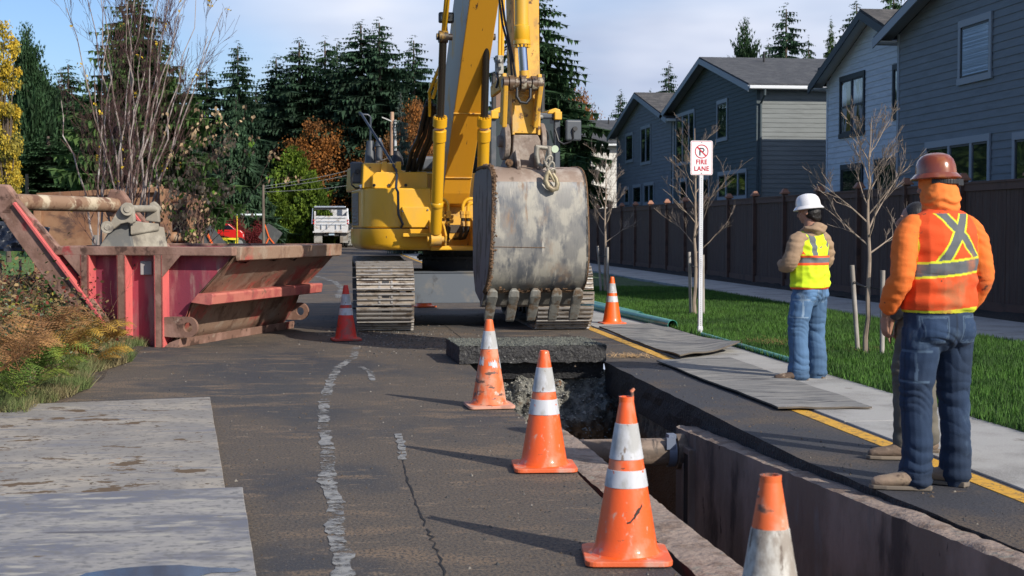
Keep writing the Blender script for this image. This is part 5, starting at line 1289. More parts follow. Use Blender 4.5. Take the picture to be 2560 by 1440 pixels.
# ---------------------------------------------------------------- fence
fence = empty('wooden_fence', (10.82, 40, 0)); tag(fence, 'dark brown board fence with copper coloured post caps between sidewalk and houses', 'fence')
fm = M('fence_brown', (.088, .045, .031), .8, layers=[((.095, .058, .044), 2.0, (1, 9, .5), .45, .62, 6), ((.036, .021, .017), 3.5, (1, 9, .6), .55, .68, 5)], bump=.004, bscale=20, bstretch=(1, 8, .5))
fpm = M('fence_post', (.11, .055, .038), .75, layers=[((.07, .035, .025), 3, (1, 1, 1), .5, .65, 5)])
capm = M('post_cap', (.30, .13, .075), .6, layers=[((.12, .05, .03), 6, (1, 1, 1), .5, .64, 4)])
XF = 10.82; Ys = [23.5 + 2.45 * k for k in range(-4, 34)]
m = MB(); random.seed(8)
y = Ys[0]
while y < Ys[-1]:
    wd = .142; m.bx(XF + .0 + random.uniform(0, .004), XF + .022, y, y + wd - .006, .12, 2.13 + .02 * random.random() * 0); y += wd
m.build('fence_boards', fm, fence, loc=(-XF, -40, 0))
m = MB()
for z0, z1 in ((.06, .22), (2.08, 2.2)): m.bx(XF - .03, XF - .001, Ys[0], Ys[-1], z0, z1)
m.bx(XF - .05, XF + .07, Ys[0], Ys[-1], 2.2, 2.235)
m.build('fence_rail', fpm, fence, loc=(-XF, -40, 0))
pcap = None
for Yk in Ys:
    if pcap is None:
        m = MB(); m.bx(-.085, .045, -.055, .055, 0, 2.27); ps = m.build('fence_post', fpm, fence, loc=(0, Yk - 40, 0), bevel=.004)
        m = MB(); m.bx(-.125, .085, -.095, .095, 2.271, 2.305); m.add([(-.115, -.085, 2.305), (.075, -.085, 2.305), (.075, .085, 2.305), (-.115, .085, 2.305), (-.06, -.04, 2.40), (.02, -.04, 2.40), (.02, .04, 2.40), (-.06, .04, 2.40)], [(0, 1, 5, 4), (1, 2, 6, 5), (2, 3, 7, 6), (3, 0, 4, 7), (4, 5, 6, 7)])
        pcap = m.build('post_cap', capm, ps)
    else:
        c = ps.copy(); C.objects.link(c); c.parent = fence; c.location = (0, Yk - 40, 0); d = pcap.copy(); C.objects.link(d); d.parent = c
# ================================================================ RED SKIP PAN
pinkred = M('skip_red', (.35, .050, .075), .65, layers=[((.21, .035, .06), 1.6, (1, 1, .5), .42, .60, 7), ((.30, .12, .12), 3, (2, 2, .4), .48, .64, 8), ((.30, .20, .17), 2.2, (2, 2, .5), .56, .68, 8, .9), ((.10, .065, .045), 2.2, (1.5, 1.5, .5), .60, .72, 8, .9), ((.03, .018, .015), 7, (1, 1, 1), .66, .70, 6)], bump=.002, bscale=30)
pinkrib = M('skip_rib_pink', (.62, .13, .12), .6, layers=[((.50, .09, .10), 2.5, (1, 1, .5), .45, .62, 6), ((.17, .085, .06), 5, (1.5, 1.5, .6), .58, .70, 7, .9)], bump=.002)
rustm = M('skip_rust', (.20, .11, .08), .85, layers=[((.30, .175, .135), 3, (1, 1, 1), .45, .62, 7), ((.08, .042, .03), 5, (1, 1, 1), .55, .66, 6), ((.30, .22, .17), 8, (1, 1, 1), .62, .72, 5), ((.33, .05, .05), 2.0, (1, 1, 1), .64, .74, 5)], bump=.005, bscale=26)
scrap = M('scraped_endplate', (.28, .18, .125), .75, layers=[((.38, .085, .065), 1.7, (1, 1, 1), .50, .64, 6), ((.155, .085, .055), 3, (1, 1, 1), .50, .66, 7), ((.32, .235, .175), 4, (1, 1, 1), .52, .66, 7), ((.055, .03, .022), 6, (2.2, 2.2, .8), .645, .69, 5)], bump=.004, bscale=24)
pipe_rust = M('cross_pipe_rust', (.26, .16, .10), .75, layers=[((.50, .42, .30), 3.0, (1, 1, 1), .48, .58, 7), ((.15, .075, .045), 5, (1, 1, 1), .5, .62, 6)], bump=.004)
dirtm = M('dug_dirt', (.11, .092, .072), .97, layers=[((.06, .05, .04), 7, (1, 1, 1), .42, .6, 6), ((.22, .20, .17), 22, (1, 1, 1), .60, .7, 4)], bump=.03, bscale=30)
A = G(408, 868); B = A + Vector((1.27, 3.2, 0)); eA = Vector((1.27, 3.2, 0)).normalized(); eS = Vector((-.93, .37, 0)).normalized(); up = Vector((0, 0, 1))
skip = empty('skip_pan', A, 0); tag(skip, 'rusty red steel skip with ribbed side and lifting arms beside the ferns', 'skip')
WB = 3.44; ZT = 1.19
def S(s, t, z): return Vector((0, 0, 0)) + eS * s + eA * t + up * z     # s: away from the sloping end, t: along the end, z up
# end profile: bottom (s=0) leans outward (negative s) as it rises
end = [(0.0, .0), (-.07, .05), (-.17, .15), (-.27, .32), (-.36, .52), (-.50, .67), (-.92, 1.10), (-.92, 1.19)]
body_out = end + [(1.78, 1.19), (1.35, .6), (1.15, .05), (1.1, 0)]
for t_ in (.12, WB - .12): m = MB(); m.prism([S(s_, t_, z_) for s_, z_ in body_out], eA * .02, 0); m.build('side_wall', [pinkred], skip)
# curved lower scoop and flat upper plate of the end
m = MB()
N = 30
pr = []
for i in range(len(end) - 1):
    for j in range(4): pr.append((end[i][0] + (end[i + 1][0] - end[i][0]) * j / 4, end[i][1] + (end[i + 1][1] - end[i][1]) * j / 4))
pr.append(end[-1])
vs = [S(s_ - .012 * noise.noise(Vector((i * .8, z_ * 4, 0))), .06 + (WB - .12) * i / N, z_) for s_, z_ in pr for i in range(N + 1)]
m.add(vs, [((j) * (N + 1) + i, j * (N + 1) + i + 1, (j + 1) * (N + 1) + i + 1, (j + 1) * (N + 1) + i) for j in range(len(pr) - 1) for i in range(N)], 0, True)
m.add([v + eS * .03 for v in vs], [((j) * (N + 1) + i, j * (N + 1) + i + 1, (j + 1) * (N + 1) + i + 1, (j + 1) * (N + 1) + i)[::-1] for j in range(len(pr) - 1) for i in range(N)], 0, True)
m.build('end_plate', [scrap], skip)
m = MB()     # folded channel across the end
m.prism([S(-.48, -.02, .66), S(-.66, -.02, .66), S(-.68, -.02, .64), S(-.66, -.02, .53), S(-.62, -.02, .52), S(-.38, -.02, .55)], eA * (WB + .04))
m.build('end_channel', [M('channel_pink', (.52, .17, .13), .6, layers=[((.40, .10, .09), 3, (1, 1, 1), .46, .6, 6), ((.20, .11, .08), 4, (1, 1, 1), .58, .68, 6)])], skip, bevel=.006)
m = MB()     # top rim: side and end lips
m.beam(S(-.95, .02, ZT - .02), S(1.8, .02, ZT - .02), .13, .11, 0); rim1 = m.build('side_rim', [rustm], skip, bevel=.012)
m = MB(); m.beam(S(-.95, WB - .02, ZT - .02), S(1.8, WB - .02, ZT - .02), .13, .11, 0); m.build('side_rim', [rustm], skip, bevel=.012)
m = MB(); m.prism([S(-.93, .09, ZT - .14), S(-.99, .09, ZT - .13), S(-1.0, .09, ZT + .03), S(-.88, .09, ZT + .04)], eA * (WB - .12), 0); m.build('end_rim', [scrap], skip, bevel=.012)
m = MB(); m.beam(S(1.78, 0, ZT - .02), S(1.78, WB, ZT - .02), .1, .1, 0); m.build('rear_rim', [rustm], skip)
m = MB()     # keel plate at the foot
m.prism([S(-.02, -.03, 0), S(-.22, -.03, .0), S(-.24, -.03, .11), S(-.10, -.03, .06)], eA * (WB + .06)); m.build('keel', [rustm], skip, bevel=.005)
# vertical ribs on the side
def rib(s_, top_w, bot_z=.02, gus=1):
    m = MB()
    m.prism([S(s_ - .055, -.06, bot_z), S(s_ + .055, -.06, bot_z), S(s_ + .055 + top_w, -.06, ZT - .07), S(s_ - .055 + top_w * .6, -.06, ZT - .07)], eA * .02, 0)
    m.prism([S(s_ - .055, -.06, bot_z), S(s_ - .035, -.06, bot_z), S(s_ - .035 + top_w * .6, -.06, ZT - .07), S(s_ - .055 + top_w * .6, -.06, ZT - .07)], eA * .19, 1)
    m.prism([S(s_ + .035, -.06, bot_z), S(s_ + .055, -.06, bot_z), S(s_ + .055 + top_w, -.06, ZT - .07), S(s_ + .035 + top_w, -.06, ZT - .07)], eA * .19, 1)
    if gus: m.prism([S(s_ + .04 * gus, -.058, ZT - .07), S(s_ - .30 * gus, -.058, ZT - .07), S(s_ - .05 * gus, -.058, ZT - .34)], eA * .018, 0)
    m.build('rib', [rustm, pinkrib], skip, bevel=.003)
rib(.03, .0, .0); rib(.53, .0, .04, 0); rib(1.03, .0, .08, -1)
m = MB(); m.box(S(.27, .1, .96), (.14, .07, .17), 0); m.build('label_plate', [M('grey_label', (.30, .27, .26), .7)], skip, bevel=.01)
# lifting ears at the foot of the end
for t_ in (-.02, WB - .02):
    m = MB(); pts = []
    cx_, cz_, r_ = -.34, .25, .13
    pts = [(-.02, .12), (-.02, .42)] + [(cx_ - r_ * math.sin(R(a)), cz_ + r_ * math.cos(R(a))) for a in range(0, 181, 15)]
    hole_ = [(cx_ + .065 * math.cos(R(a)), cz_ + .065 * math.sin(R(a))) for a in range(0, 360, 20)]
    # plate with a hole: outer ring joined to the inner ring
    def ringpts(n=36):
        o_ = []; 
        for i in range(n):
            a = 2 * PI * i / n; dx, dz = math.cos(a), math.sin(a)
            # distance to outline by marching
            t = .125
            if dx > 0: t = min((-.02 - cx_) / dx if dx > 1e-3 else 9, (.125 / abs(dz)) if abs(dz) > 1e-3 else 9)
            o_.append((cx_ + dx * t, cz_ + dz * t))
        return o_
    ro = ringpts(); ri = [(cx_ + .06 * math.cos(2 * PI * i / 36), cz_ + .06 * math.sin(2 * PI * i / 36)) for i in range(36)]
    vs = [S(p[0], t_ + k, p[1]) for k in (0, .045) for r2 in (ro, ri) for p in r2]; fs = []
    for i in range(36):
        j = (i + 1) % 36
        fs += [(i, 36 + i, 36 + j, j), (72 + i, 72 + j, 108 + j, 108 + i), (i, j, 72 + j, 72 + i), (36 + i, 108 + i, 108 + j, 36 + j)]
    m.add(vs, fs); m.build('lifting_ear', [rustm], skip)
# raking lifting arms and their braces
def armset(t0, thick):
    k = 1 if t0 < 1 else -1
    def s_of(px, py, z): return 0
    m = MB(); 
    p0, p1 = S(.80, t0, .12), S(2.12, t0, 1.70)
    m.beam(p0, p1, thick, .34, 0, up=(0, 0, 1), h1=.26); a_ = m.build('lifting_arm', [rustm], skip, bevel=.01)
    m = MB(); m.beam(S(.70, t0 - .01 * k, .22), S(1.98, t0 - .01 * k, 1.76), thick + .06, .03, 0); m.build('arm_flange', [pinkrib], a_)
    m = MB(); m.beam(S(1.42, t0, 1.14), S(2.14, t0, 1.90), thick * .8, .13, 0, h1=.10); m.build('arm_brace', [rustm], skip, bevel=.01)
    m = MB(); m.prism([S(1.5, t0 + .02, 1.15), S(1.75, t0 + .02, 1.15), S(2.1, t0 + .02, 1.8), S(2.0, t0 + .02, 1.75)], eA * .02); m.build('arm_web', [pinkred], skip)
    m = MB(); m.prism([S(2.02, t0 - .06, 1.60), S(2.34, t0 - .06, 1.62), S(2.38, t0 - .06, 1.80), S(2.28, t0 - .06, 2.00), S(2.10, t0 - .06, 1.99), S(1.98, t0 - .06, 1.84)], eA * .12); m.build('arm_head', [rustm], skip, bevel=.03)
armset(.0, .12); armset(2.75, .12)
m = MB(); m.cyl(S(2.2, -.05, 1.78), S(2.2, 2.85, 1.78), .105, 26); cpz = m.build('cross_pipe', [pipe_rust], skip)
# dirt load inside
m = MB()
def load(u, v):
    s_ = -.88 + 2.55 * u; t_ = .16 + (WB - .32) * v
    h = 1.03 + .14 * math.exp(-((s_ - .3) ** 2 * 1.3 + (t_ - 2.6) ** 2 * .8)) + .10 * math.exp(-((s_ - 1.3) ** 2 + (t_ - .8) ** 2) * 2)
    return S(s_, t_, h + .07 * fbm((s_, t_, 0), 2, 5))
m.grid(load, 70, 70)
ld = tag(m.build('dug_dirt', dirtm, None, loc=A), 'loose dirt filling the red skip', None, kind='stuff')

# ---------------------------------------------------------------- spare bucket lying in the skip
gb = empty('spare_bucket', G(330, 640, 1.0)); 
cb = M('dry_mud_grey', (.24, .215, .175), .85, layers=[((.33, .30, .245), 4, (1, 1, 1), .46, .62, 7), ((.13, .115, .10), 3, (1, 1, 1), .56, .66, 6)], bump=.004, bscale=24)
dkb = M('worn_dark_plate', (.13, .13, .125), .6, layers=[((.22, .20, .17), 4, (1, 1, 1), .5, .64, 6)])
tag(gb, 'grey mud coated digging bucket lying on the dirt in the skip', 'bucket')
YB = 18.9
def BP(px, py, y=0): p = P(px, py, YB + y); return Vector((p.x - gb.location.x, p.y - gb.location.y, p.z - gb.location.z))
m = MB(); dv = Vector((.10, .55, 0))
m.prism([BP(287, 549), BP(318, 553), BP(332, 622), BP(246, 622), BP(268, 585)], (.02, .04, 0), 1)
m.prism([BP(318, 553, .02), BP(372, 562, .35), BP(404, 568, .5), BP(414, 622, .5), BP(330, 622, .02)], (.03, .02, 0), 0)
m.prism([BP(285, 552, .02), BP(323, 553, .02), BP(330, 575, .02), BP(326, 592, .02)], dv, 0)
m.build('bucket_shell', [cb, dkb], gb, bevel=.01)
m = MB()
def ear2(y, dx=0):
    pts = []
    for px, py in ((262, 566), (276, 555), (300, 515), (312, 506), (326, 508), (333, 520), (336, 555), (328, 560), (318, 556), (300, 560), (284, 572), (268, 576)): pts.append(BP(px + dx, py + dx * .04, y))
    m.prism(pts, (.02, .05, 0))
ear2(-.12)
m.prism([BP(362, 552, .45), BP(374, 508, .45), BP(384, 503, .45), BP(394, 512, .45), (BP(397, 556, .45))], (.02, .06, 0))
m.prism([BP(328, 556, .0), BP(398, 562, .45), BP(398, 578, .45), BP(328, 590, .0)], (.0, -.05, .02))
m.build('bucket_ear', [cb], gb, bevel=.012)
m = MB(); m.cyl(BP(318, 522, -.14), BP(395, 522, .55), .048, 18); m.build('bucket_pin', [cb], gb)
m = MB(); m.cyl(BP(318, 523, -.20), BP(318, 523, -.12), .085, 22); m.cyl(BP(318, 523, -.215), BP(318, 523, -.19), .045, 16); m.build('pin_boss', [cb], gb, bevel=.006); m = MB(); m.cyl(BP(268, 568, -.20), BP(268, 568, -.10), .08, 22); m.cyl(BP(268, 568, -.21), BP(268, 568, -.19), .04, 16); m.build('pin_boss', [cb], gb, bevel=.006)

# ---------------------------------------------------------------- rusty trench shields stacked behind the skip
shield = M('shield_rust', (.22, .105, .055), .85, layers=[((.30, .165, .09), 1.2, (1, 1, 1), .45, .6, 7), ((.10, .055, .04), 1.6, (1, 1, 1.8), .52, .66, 7), ((.38, .30, .22), 2.2, (1, 1, .6), .60, .72, 6), ((.10, .12, .16), .8, (1, 1, 1), .62, .74, 4)], bump=.006, bscale=14)
ts = empty('trench_shield', P(250, 560, 32)); ts.location.z = 0; o_ = (-ts.location.x, -ts.location.y, 0)
tag(ts, 'large rusty steel trench shield standing behind the skip', 'trench shield')
a = P(95, 490, 32); b = P(418, 475, 32.0); 
m = MB(); m.prism([(a.x, 32, 0), (b.x, 31.4, 0), (b.x, 31.4, b.z), (a.x, 32, a.z)], (0, .16, 0)); m.build('shield_plate', [shield], ts, loc=o_, bevel=.01)
m = MB(); 
for z_ in (a.z, .25): m.beam((a.x, 31.93, z_), (b.x, 31.33, z_ + (b.z - a.z) * (z_ > 1)), .10, .12)
for k in (.0, 1.0): m.beam((a.x + (b.x - a.x) * k, 31.95 - .6 * k, 0), (a.x + (b.x - a.x) * k, 31.95 - .6 * k, a.z + (b.z - a.z) * k), .16, .14, up=(0, 1, 0))
m.build('shield_frame', [shield], ts, loc=o_, bevel=.01)
m = MB(); m.bx(P(235, 560, 31.5).x, P(252, 560, 31.5).x, 31.2, 31.35, 0, 1.3); m.build('shield_channel', [dkb], ts, loc=o_)
ts2 = empty('trench_shield', P(460, 560, 33)); ts2.location.z = 0; o_ = (-ts2.location.x, -ts2.location.y, 0)
tag(ts2, 'second rusty trench shield seen end on with a dark square opening', 'trench shield')
x0, x1, x2, x3 = [P(p, 560, 33).x for p in (398, 425, 466, 490)]; zt = P(450, 472, 33).z
m = MB(); m.bx(x0, x1, 33, 35, 0, zt); m.build('shield_plate', [shield], ts2, loc=o_, bevel=.02)
m = MB(); m.bx(x2, x3, 33, 35, 0, zt - .12); m.build('shield_plate', [shield], ts2, loc=o_, bevel=.02)
m = MB(); m.cyl((x1, 33.3, zt - .2), (x2, 33.3, zt - .2), .12, 18); m.cyl((x1, 33.3, zt - 1.1), (x2, 33.3, zt - 1.1), .12, 18); m.build('spreader_pipe', [shield], ts2, loc=o_)
m = MB(); m.bx(x1, x2, 34.6, 34.7, 0, zt - .3); m.build('shade_panel', [MATS['pocket_dark']], ts2, loc=o_)  # dark sheet stands in for the shade inside the opening
# ================================================================ PEOPLE
skin = M('skin_tone', (.36, .19, .13), .55, layers=[((.30, .14, .09), 14, (1, 1, 1), .5, .7, 4)])
def VC(name, rough=.85, dirt=(), bump=.0015, bscale=160, bst=(1, 1, 1), coat=0):
    return M(name, (1, 1, 1), rough, attr='Col', layers=dirt, bump=bump, bscale=bscale, bstretch=bst, coat=coat)
denim = VC('denim', .9, dirt=[((.05, .085, .14), 7, (1, 1, .6), .56, .74, 7), ((.13, .145, .16), 5, (1, 1, .8), .66, .78, 6)])
cloth = VC('work_cloth', .9, dirt=[((.42, .13, .05), 4, (1, 1, .8), .52, .70, 8), ((.10, .045, .03), 7, (1, 1, 1), .64, .70, 7), ((.06, .035, .02), 19, (1, 1, 1.4), .68, .71, 5)])
clothp = VC('plain_cloth', .9)
hatm = VC('hat_shell', .22, coat=.6, bump=0)
leather = VC('boot_leather', .8, dirt=[((.30, .22, .15), 16, (1, 1, 1), .5, .66, 6), ((.08, .05, .035), 12, (1, 1, 1), .6, .7, 5)])
hairm = M('black_hair', (.012, .009, .008), .5, bump=.004, bscale=60, bstretch=(4, 4, 1))

class Vol(MB):
    def limb(s, pts, rad, n=16, side=(1, 0, 0)):
        """closed tube through pts; rad = (a along side, b across) per point"""
        pts = [Vector(p) for p in pts]
        # Catmull-Rom refine
        P_, A_ = [], []
        for i in range(len(pts) - 1):
            p = [pts[max(0, i - 1)], pts[i], pts[i + 1], pts[min(len(pts) - 1, i + 2)]]; r = [rad[max(0, i - 1)], rad[i], rad[i + 1], rad[min(len(pts) - 1, i + 2)]]
            for j in range(5):
                t = j / 5
                cr_ = lambda a, b, c, d: .5 * ((2 * b) + (-a + c) * t + (2 * a - 5 * b + 4 * c - d) * t * t + (-a + 3 * b - 3 * c + d) * t ** 3)
                P_.append(cr_(*p)); A_.append(tuple(cr_(*[q[k] for q in r]) for k in (0, 1)))
        P_.append(pts[-1]); A_.append(rad[-1])
        k = len(P_); vs = []; sd = Vector(side)
        tA = (P_[1] - P_[0]).normalized(); tB = (P_[-1] - P_[-2]).normalized()
        # rounded end caps
        ext = [(P_[0] - tA * A_[0][1] * c, tuple(x * q for x in A_[0]), tA) for c, q in ((.62, .35), (.42, .72))]
        mid = [(P_[i], A_[i], (P_[min(i + 1, k - 1)] - P_[max(i - 1, 0)]).normalized()) for i in range(k)]
        ex2 = [(P_[-1] + tB * A_[-1][1] * c, tuple(x * q for x in A_[-1]), tB) for c, q in ((.42, .72), (.62, .35))]
        allr = ext + mid + ex2
        for p, (a, b), t in allr:
            u = sd - t * sd.dot(t); u = u.normalized() if u.length > .1 else t.orthogonal().normalized(); v = t.cross(u)
            for j in range(n):
                q = 2 * PI * j / n; vs.append(p + u * a * math.cos(q) + v * b * math.sin(q))
        K = len(allr)
        fs = [(i * n + j, i * n + (j + 1) % n, (i + 1) * n + (j + 1) % n, (i + 1) * n + j) for i in range(K - 1) for j in range(n)]
        s.add(vs, fs + [tuple(range(n))[::-1], tuple((K - 1) * n + j for j in range(n))])
    def ell(s, c, r, n=16, rot=None):
        c = Vector(c); vs = []; fs = []; h = n // 2
        for i in range(h + 1):
            a = PI * i / h
            for j in range(n):
                q = 2 * PI * j / n; v = Vector((r[0] * math.sin(a) * math.cos(q), r[1] * math.sin(a) * math.sin(q), r[2] * math.cos(a)))
                if rot is not None: v = rot @ v
                vs.append(c + v)
        for i in range(h):
            for j in range(n): fs.append((i * n + j, (i + 1) * n + j, (i + 1) * n + (j + 1) % n, i * n + (j + 1) % n))
        s.add(vs, fs)
    def remesh(s, name, mats, parent, vox=.009, smooth=4, disp=None, colf=None, loc=None, rz=0):
        me = bpy.data.meshes.new('tmp'); me.from_pydata(s.v, [], s.f)
        bm = bmesh.new(); bm.from_mesh(me); bmesh.ops.remove_doubles(bm, verts=bm.verts, dist=1e-6); bmesh.ops.recalc_face_normals(bm, faces=bm.faces); bm.to_mesh(me); bm.free()
        o = bpy.data.objects.new('tmp', me); C.objects.link(o)
        r = o.modifiers.new('r', 'REMESH'); r.mode = 'VOXEL'; r.voxel_size = vox; r.use_smooth_shade = True
        if smooth: q = o.modifiers.new('s', 'SMOOTH'); q.factor = .5; q.iterations = smooth
        bpy.context.view_layer.update()
        m2 = bpy.data.meshes.new_from_object(o.evaluated_get(bpy.context.evaluated_depsgraph_get())); bpy.data.objects.remove(o); bpy.data.meshes.remove(me)
        if disp:
            nr = [v.normal.copy() for v in m2.vertices]
            for v, nn in zip(m2.vertices, nr): v.co += nn * disp(v.co, nn)
        if colf:
            ca = m2.color_attributes.new('Col', 'FLOAT_COLOR', 'POINT')
            m2.update()
            ca.data.foreach_set('color', np.array([(*colf(v.co, v.normal), 1.0) for v in m2.vertices], dtype=np.float32).ravel())
        m2.materials.clear()
        for m_ in (mats if isinstance(mats, (list, tuple)) else [mats]): m2.materials.append(m_)
        m2.polygons.foreach_set('material_index', [0] * len(m2.polygons)); m2.polygons.foreach_set('use_smooth', [True] * len(m2.polygons)); m2.name = name
        ob = bpy.data.objects.new(name, m2); C.objects.link(ob)
        if parent is not None: ob.parent = parent
        return ob

def hand(vol, wrist, d, palm_n, thumb_side, L=.18, curl=.5):
    """five fingered hand: d direction of the hand, palm_n out of the palm, thumb_side direction of the thumb"""
    w_ = Vector(wrist); d = Vector(d).normalized(); n_ = Vector(palm_n).normalized(); t = Vector(thumb_side).normalized()
    vol.limb([w_ - d * .02, w_ + d * .03, w_ + d * .09], [(.027, .021), (.034, .017), (.041, .014)], side=t)
    for i, (off, ln, rr_) in enumerate(((.030, .070, .0088), (.010, .080, .0092), (-.011, .074, .0088), (-.031, .058, .0078))):
        b = w_ + d * .088 + t * off; c = curl * (1 + .12 * i); p = [b - d * .02]; dd = d.copy(); p.append(b)
        for k in range(3):
            dd = (Matrix.Rotation(c * (.6, .9, .6)[k], 3, d.cross(n_)) @ dd); p.append(p[-1] + dd * ln * (.45, .32, .23)[k])
        vol.limb(p, [(rr_, rr_)] * 3 + [(rr_ * .92, rr_ * .92), (rr_ * .75, rr_ * .75)], n=8, side=t)
    b = w_ + d * .025 + t * .026
    vol.limb([b, b + (t * .7 + d * .6 + n_ * .25) * .035, b + (t * .62 + d * 1.3 + n_ * .5) * .05, b + (t * .5 + d * 2.0 + n_ * .8) * .045], [(.015, .013), (.0125, .011), (.0105, .0095), (.008, .0075)], n=8, side=n_)

def head(vol, c, tilt, k=1.0):
    """head centred at c, facing +Y before the matrix tilt is applied"""
    c = Vector(c); T = lambda x, y, z: c + tilt @ Vector((x * k, y * k, z * k))
    vol.ell(T(0, -.012, .022), (.076 * k, .094 * k, .088 * k), 20, tilt); vol.ell(T(0, .028, -.035), (.058 * k, .062 * k, .076 * k), 16, tilt)
    vol.ell(T(0, .066, -.090), (.024 * k, .022 * k, .018 * k), 12, tilt)
    vol.limb([T(0, .088, .010), T(0, .103, -.012), T(0, .110, -.030), T(0, .092, -.038)], [(.008, .008), (.010, .010), (.014, .010), (.012, .006)], n=8)
    for s_ in (-1, 1):
        vol.ell(T(s_ * .078, -.008, -.008), (.010 * k, .020 * k, .032 * k), 12, tilt); vol.ell(T(s_ * .030, .080, .028), (.022 * k, .010 * k, .006 * k), 10, tilt)
        vol.ell(T(s_ * .030, .076, .008), (.014 * k, .010 * k, .008 * k), 10, tilt); vol.ell(T(s_ * .042, .062, -.018), (.018 * k, .016 * k, .018 * k), 10, tilt)
    vol.limb([T(-.024, .086, -.056), T(0, .094, -.055), T(.024, .086, -.056)], [(.004, .004), (.006, .006), (.004, .004)], n=8)
    vol.limb([T(-.020, .085, -.066), T(0, .092, -.067), T(.020, .085, -.066)], [(.004, .004), (.006, .006), (.004, .004)], n=8)

def folds(p, sc=1.0, amp=.006):
    return amp * (noise.noise(Vector((p.x * 7 * sc, p.y * 7 * sc, p.z * 16 * sc))) + .5 * noise.noise(Vector((p.x * 15 * sc, p.y * 15 * sc, p.z * 34 * sc + 5))))

def hard_hat(parent, c, tilt, col, brim_r=.137, dome=.108, h=.125, full=True, sx=.92, label=None, ridge=True):
    """shell with a full brim; hollow inside"""
    m = MB(); n = 48; c = Vector(c)
    prof = [(dome * .95, -.012), (dome, -.012)]
    outer = [(brim_r - .004, -.020), (brim_r, -.014), (brim_r - .006, -.008), (dome + .012, .004), (dome + .002, .012), (dome, .03), (dome * .975, .055), (dome * .88, .085), (dome * .70, .108), (dome * .42, .121), (dome * .15, .125), (.0005, .1255)]
    outer = [(a, b * h / .1255) for a, b in outer]
    inner = [(brim_r - .008, -.020), (dome - .002, -.004), (dome - .006, .03), (dome * .9, .07), (dome * .6, .105), (.001, .115)]
    inner = [(a, b * h / .1255) for a, b in inner]
    m.lathe(outer, n, c=c, sx=sx, rot=tilt); 
    i0 = len(m.f); m.lathe(inner, n, c=c, sx=sx, rot=tilt)
    for q in range(i0, len(m.f)): m.f[q] = m.f[q][::-1]
    if ridge:
        for off in (-.022, 0, .022):
            pts = []
            for a in range(-8, 9):
                q = a / 8 * 1.15; rr2 = dome - (.0035 if off == 0 else .0045); pts.append(c + tilt @ Vector((off, rr2 * math.sin(q) * 1.0, (h - .004) * math.cos(q) ** .75 if abs(q) < 1.5 else 0)))
            m.tube(pts, .0055 if off == 0 else .004, 8)
    o = m.build('hard_hat', [hatm], parent)
    ca = o.data.color_attributes.new('Col', 'FLOAT_COLOR', 'POINT')
    ca.data.foreach_set('color', np.array([(*col(v.co), 1.0) for v in o.data.vertices], dtype=np.float32).ravel())
    return o

def boots(parent, feet, col, sole_col, name='boot', k=1.0):
    """feet: (x, y of the heel, yaw)"""
    for (x, y, yaw) in feet:
        R3 = Matrix.Rotation(yaw, 3, 'Z'); T = lambda a, b, c: Vector((x, y, 0)) + R3 @ Vector((a * k, b * k, c * k))
        v = Vol()
        v.limb([T(0, .045, .115), T(0, .045, .09), T(0, .05, .055)], [(.040 * k, .044 * k), (.042 * k, .048 * k), (.044 * k, .05 * k)], side=R3 @ Vector((1, 0, 0)))
        v.limb([T(0, .01, .055), T(0, .08, .062), T(.004, .15, .052), T(.008, .22, .042), T(.008, .262, .036)], [(.038 * k, .036 * k), (.043 * k, .046 * k), (.049 * k, .036 * k), (.049 * k, .031 * k), (.036 * k, .024 * k)], side=R3 @ Vector((1, 0, 0)))
        b = v.remesh(name, leather, parent, .007, 3, disp=lambda p, n: folds(p, 3, .002), colf=lambda p, n: col)
        # laces and sole
        m = MB(); out_ = []
        for (a, b2) in ((-.036, -.022), (0, -.034), (.036, -.022), (.040, .05), (.046, .12), (.055, .19), (.050, .25), (.025, .288), (-.005, .290), (-.032, .268), (-.046, .20), (-.044, .12), (-.038, .05)): out_.append(T(a, b2, .0))
        m.prism([Vector((p.x, p.y, .004)) for p in out_], (0, 0, .022), 0)
        m.prism([Vector((p.x, p.y, .002)) for p in [T(-.036, -.026, 0), T(.036, -.026, 0), T(.038, .06, 0), T(-.038, .06, 0)]], (0, 0, .03), 0)
        m.build('sole', [M('sole' + str(round(x * 100)) + name, sole_col, .8)], b, bevel=.005)
        m = MB()
        for q in range(4):
            m.tube([T(-.022, .085 + q * .022, .108 - q * .011), T(0, .092 + q * .022, .113 - q * .0115), T(.022, .085 + q * .022, .108 - q * .011)], .003, 6)
        m.build('lace', [blackm], b)

def person(px, py, heading, label, hgt, sp):
    g = G(px, py); sc_ = hgt
    return g

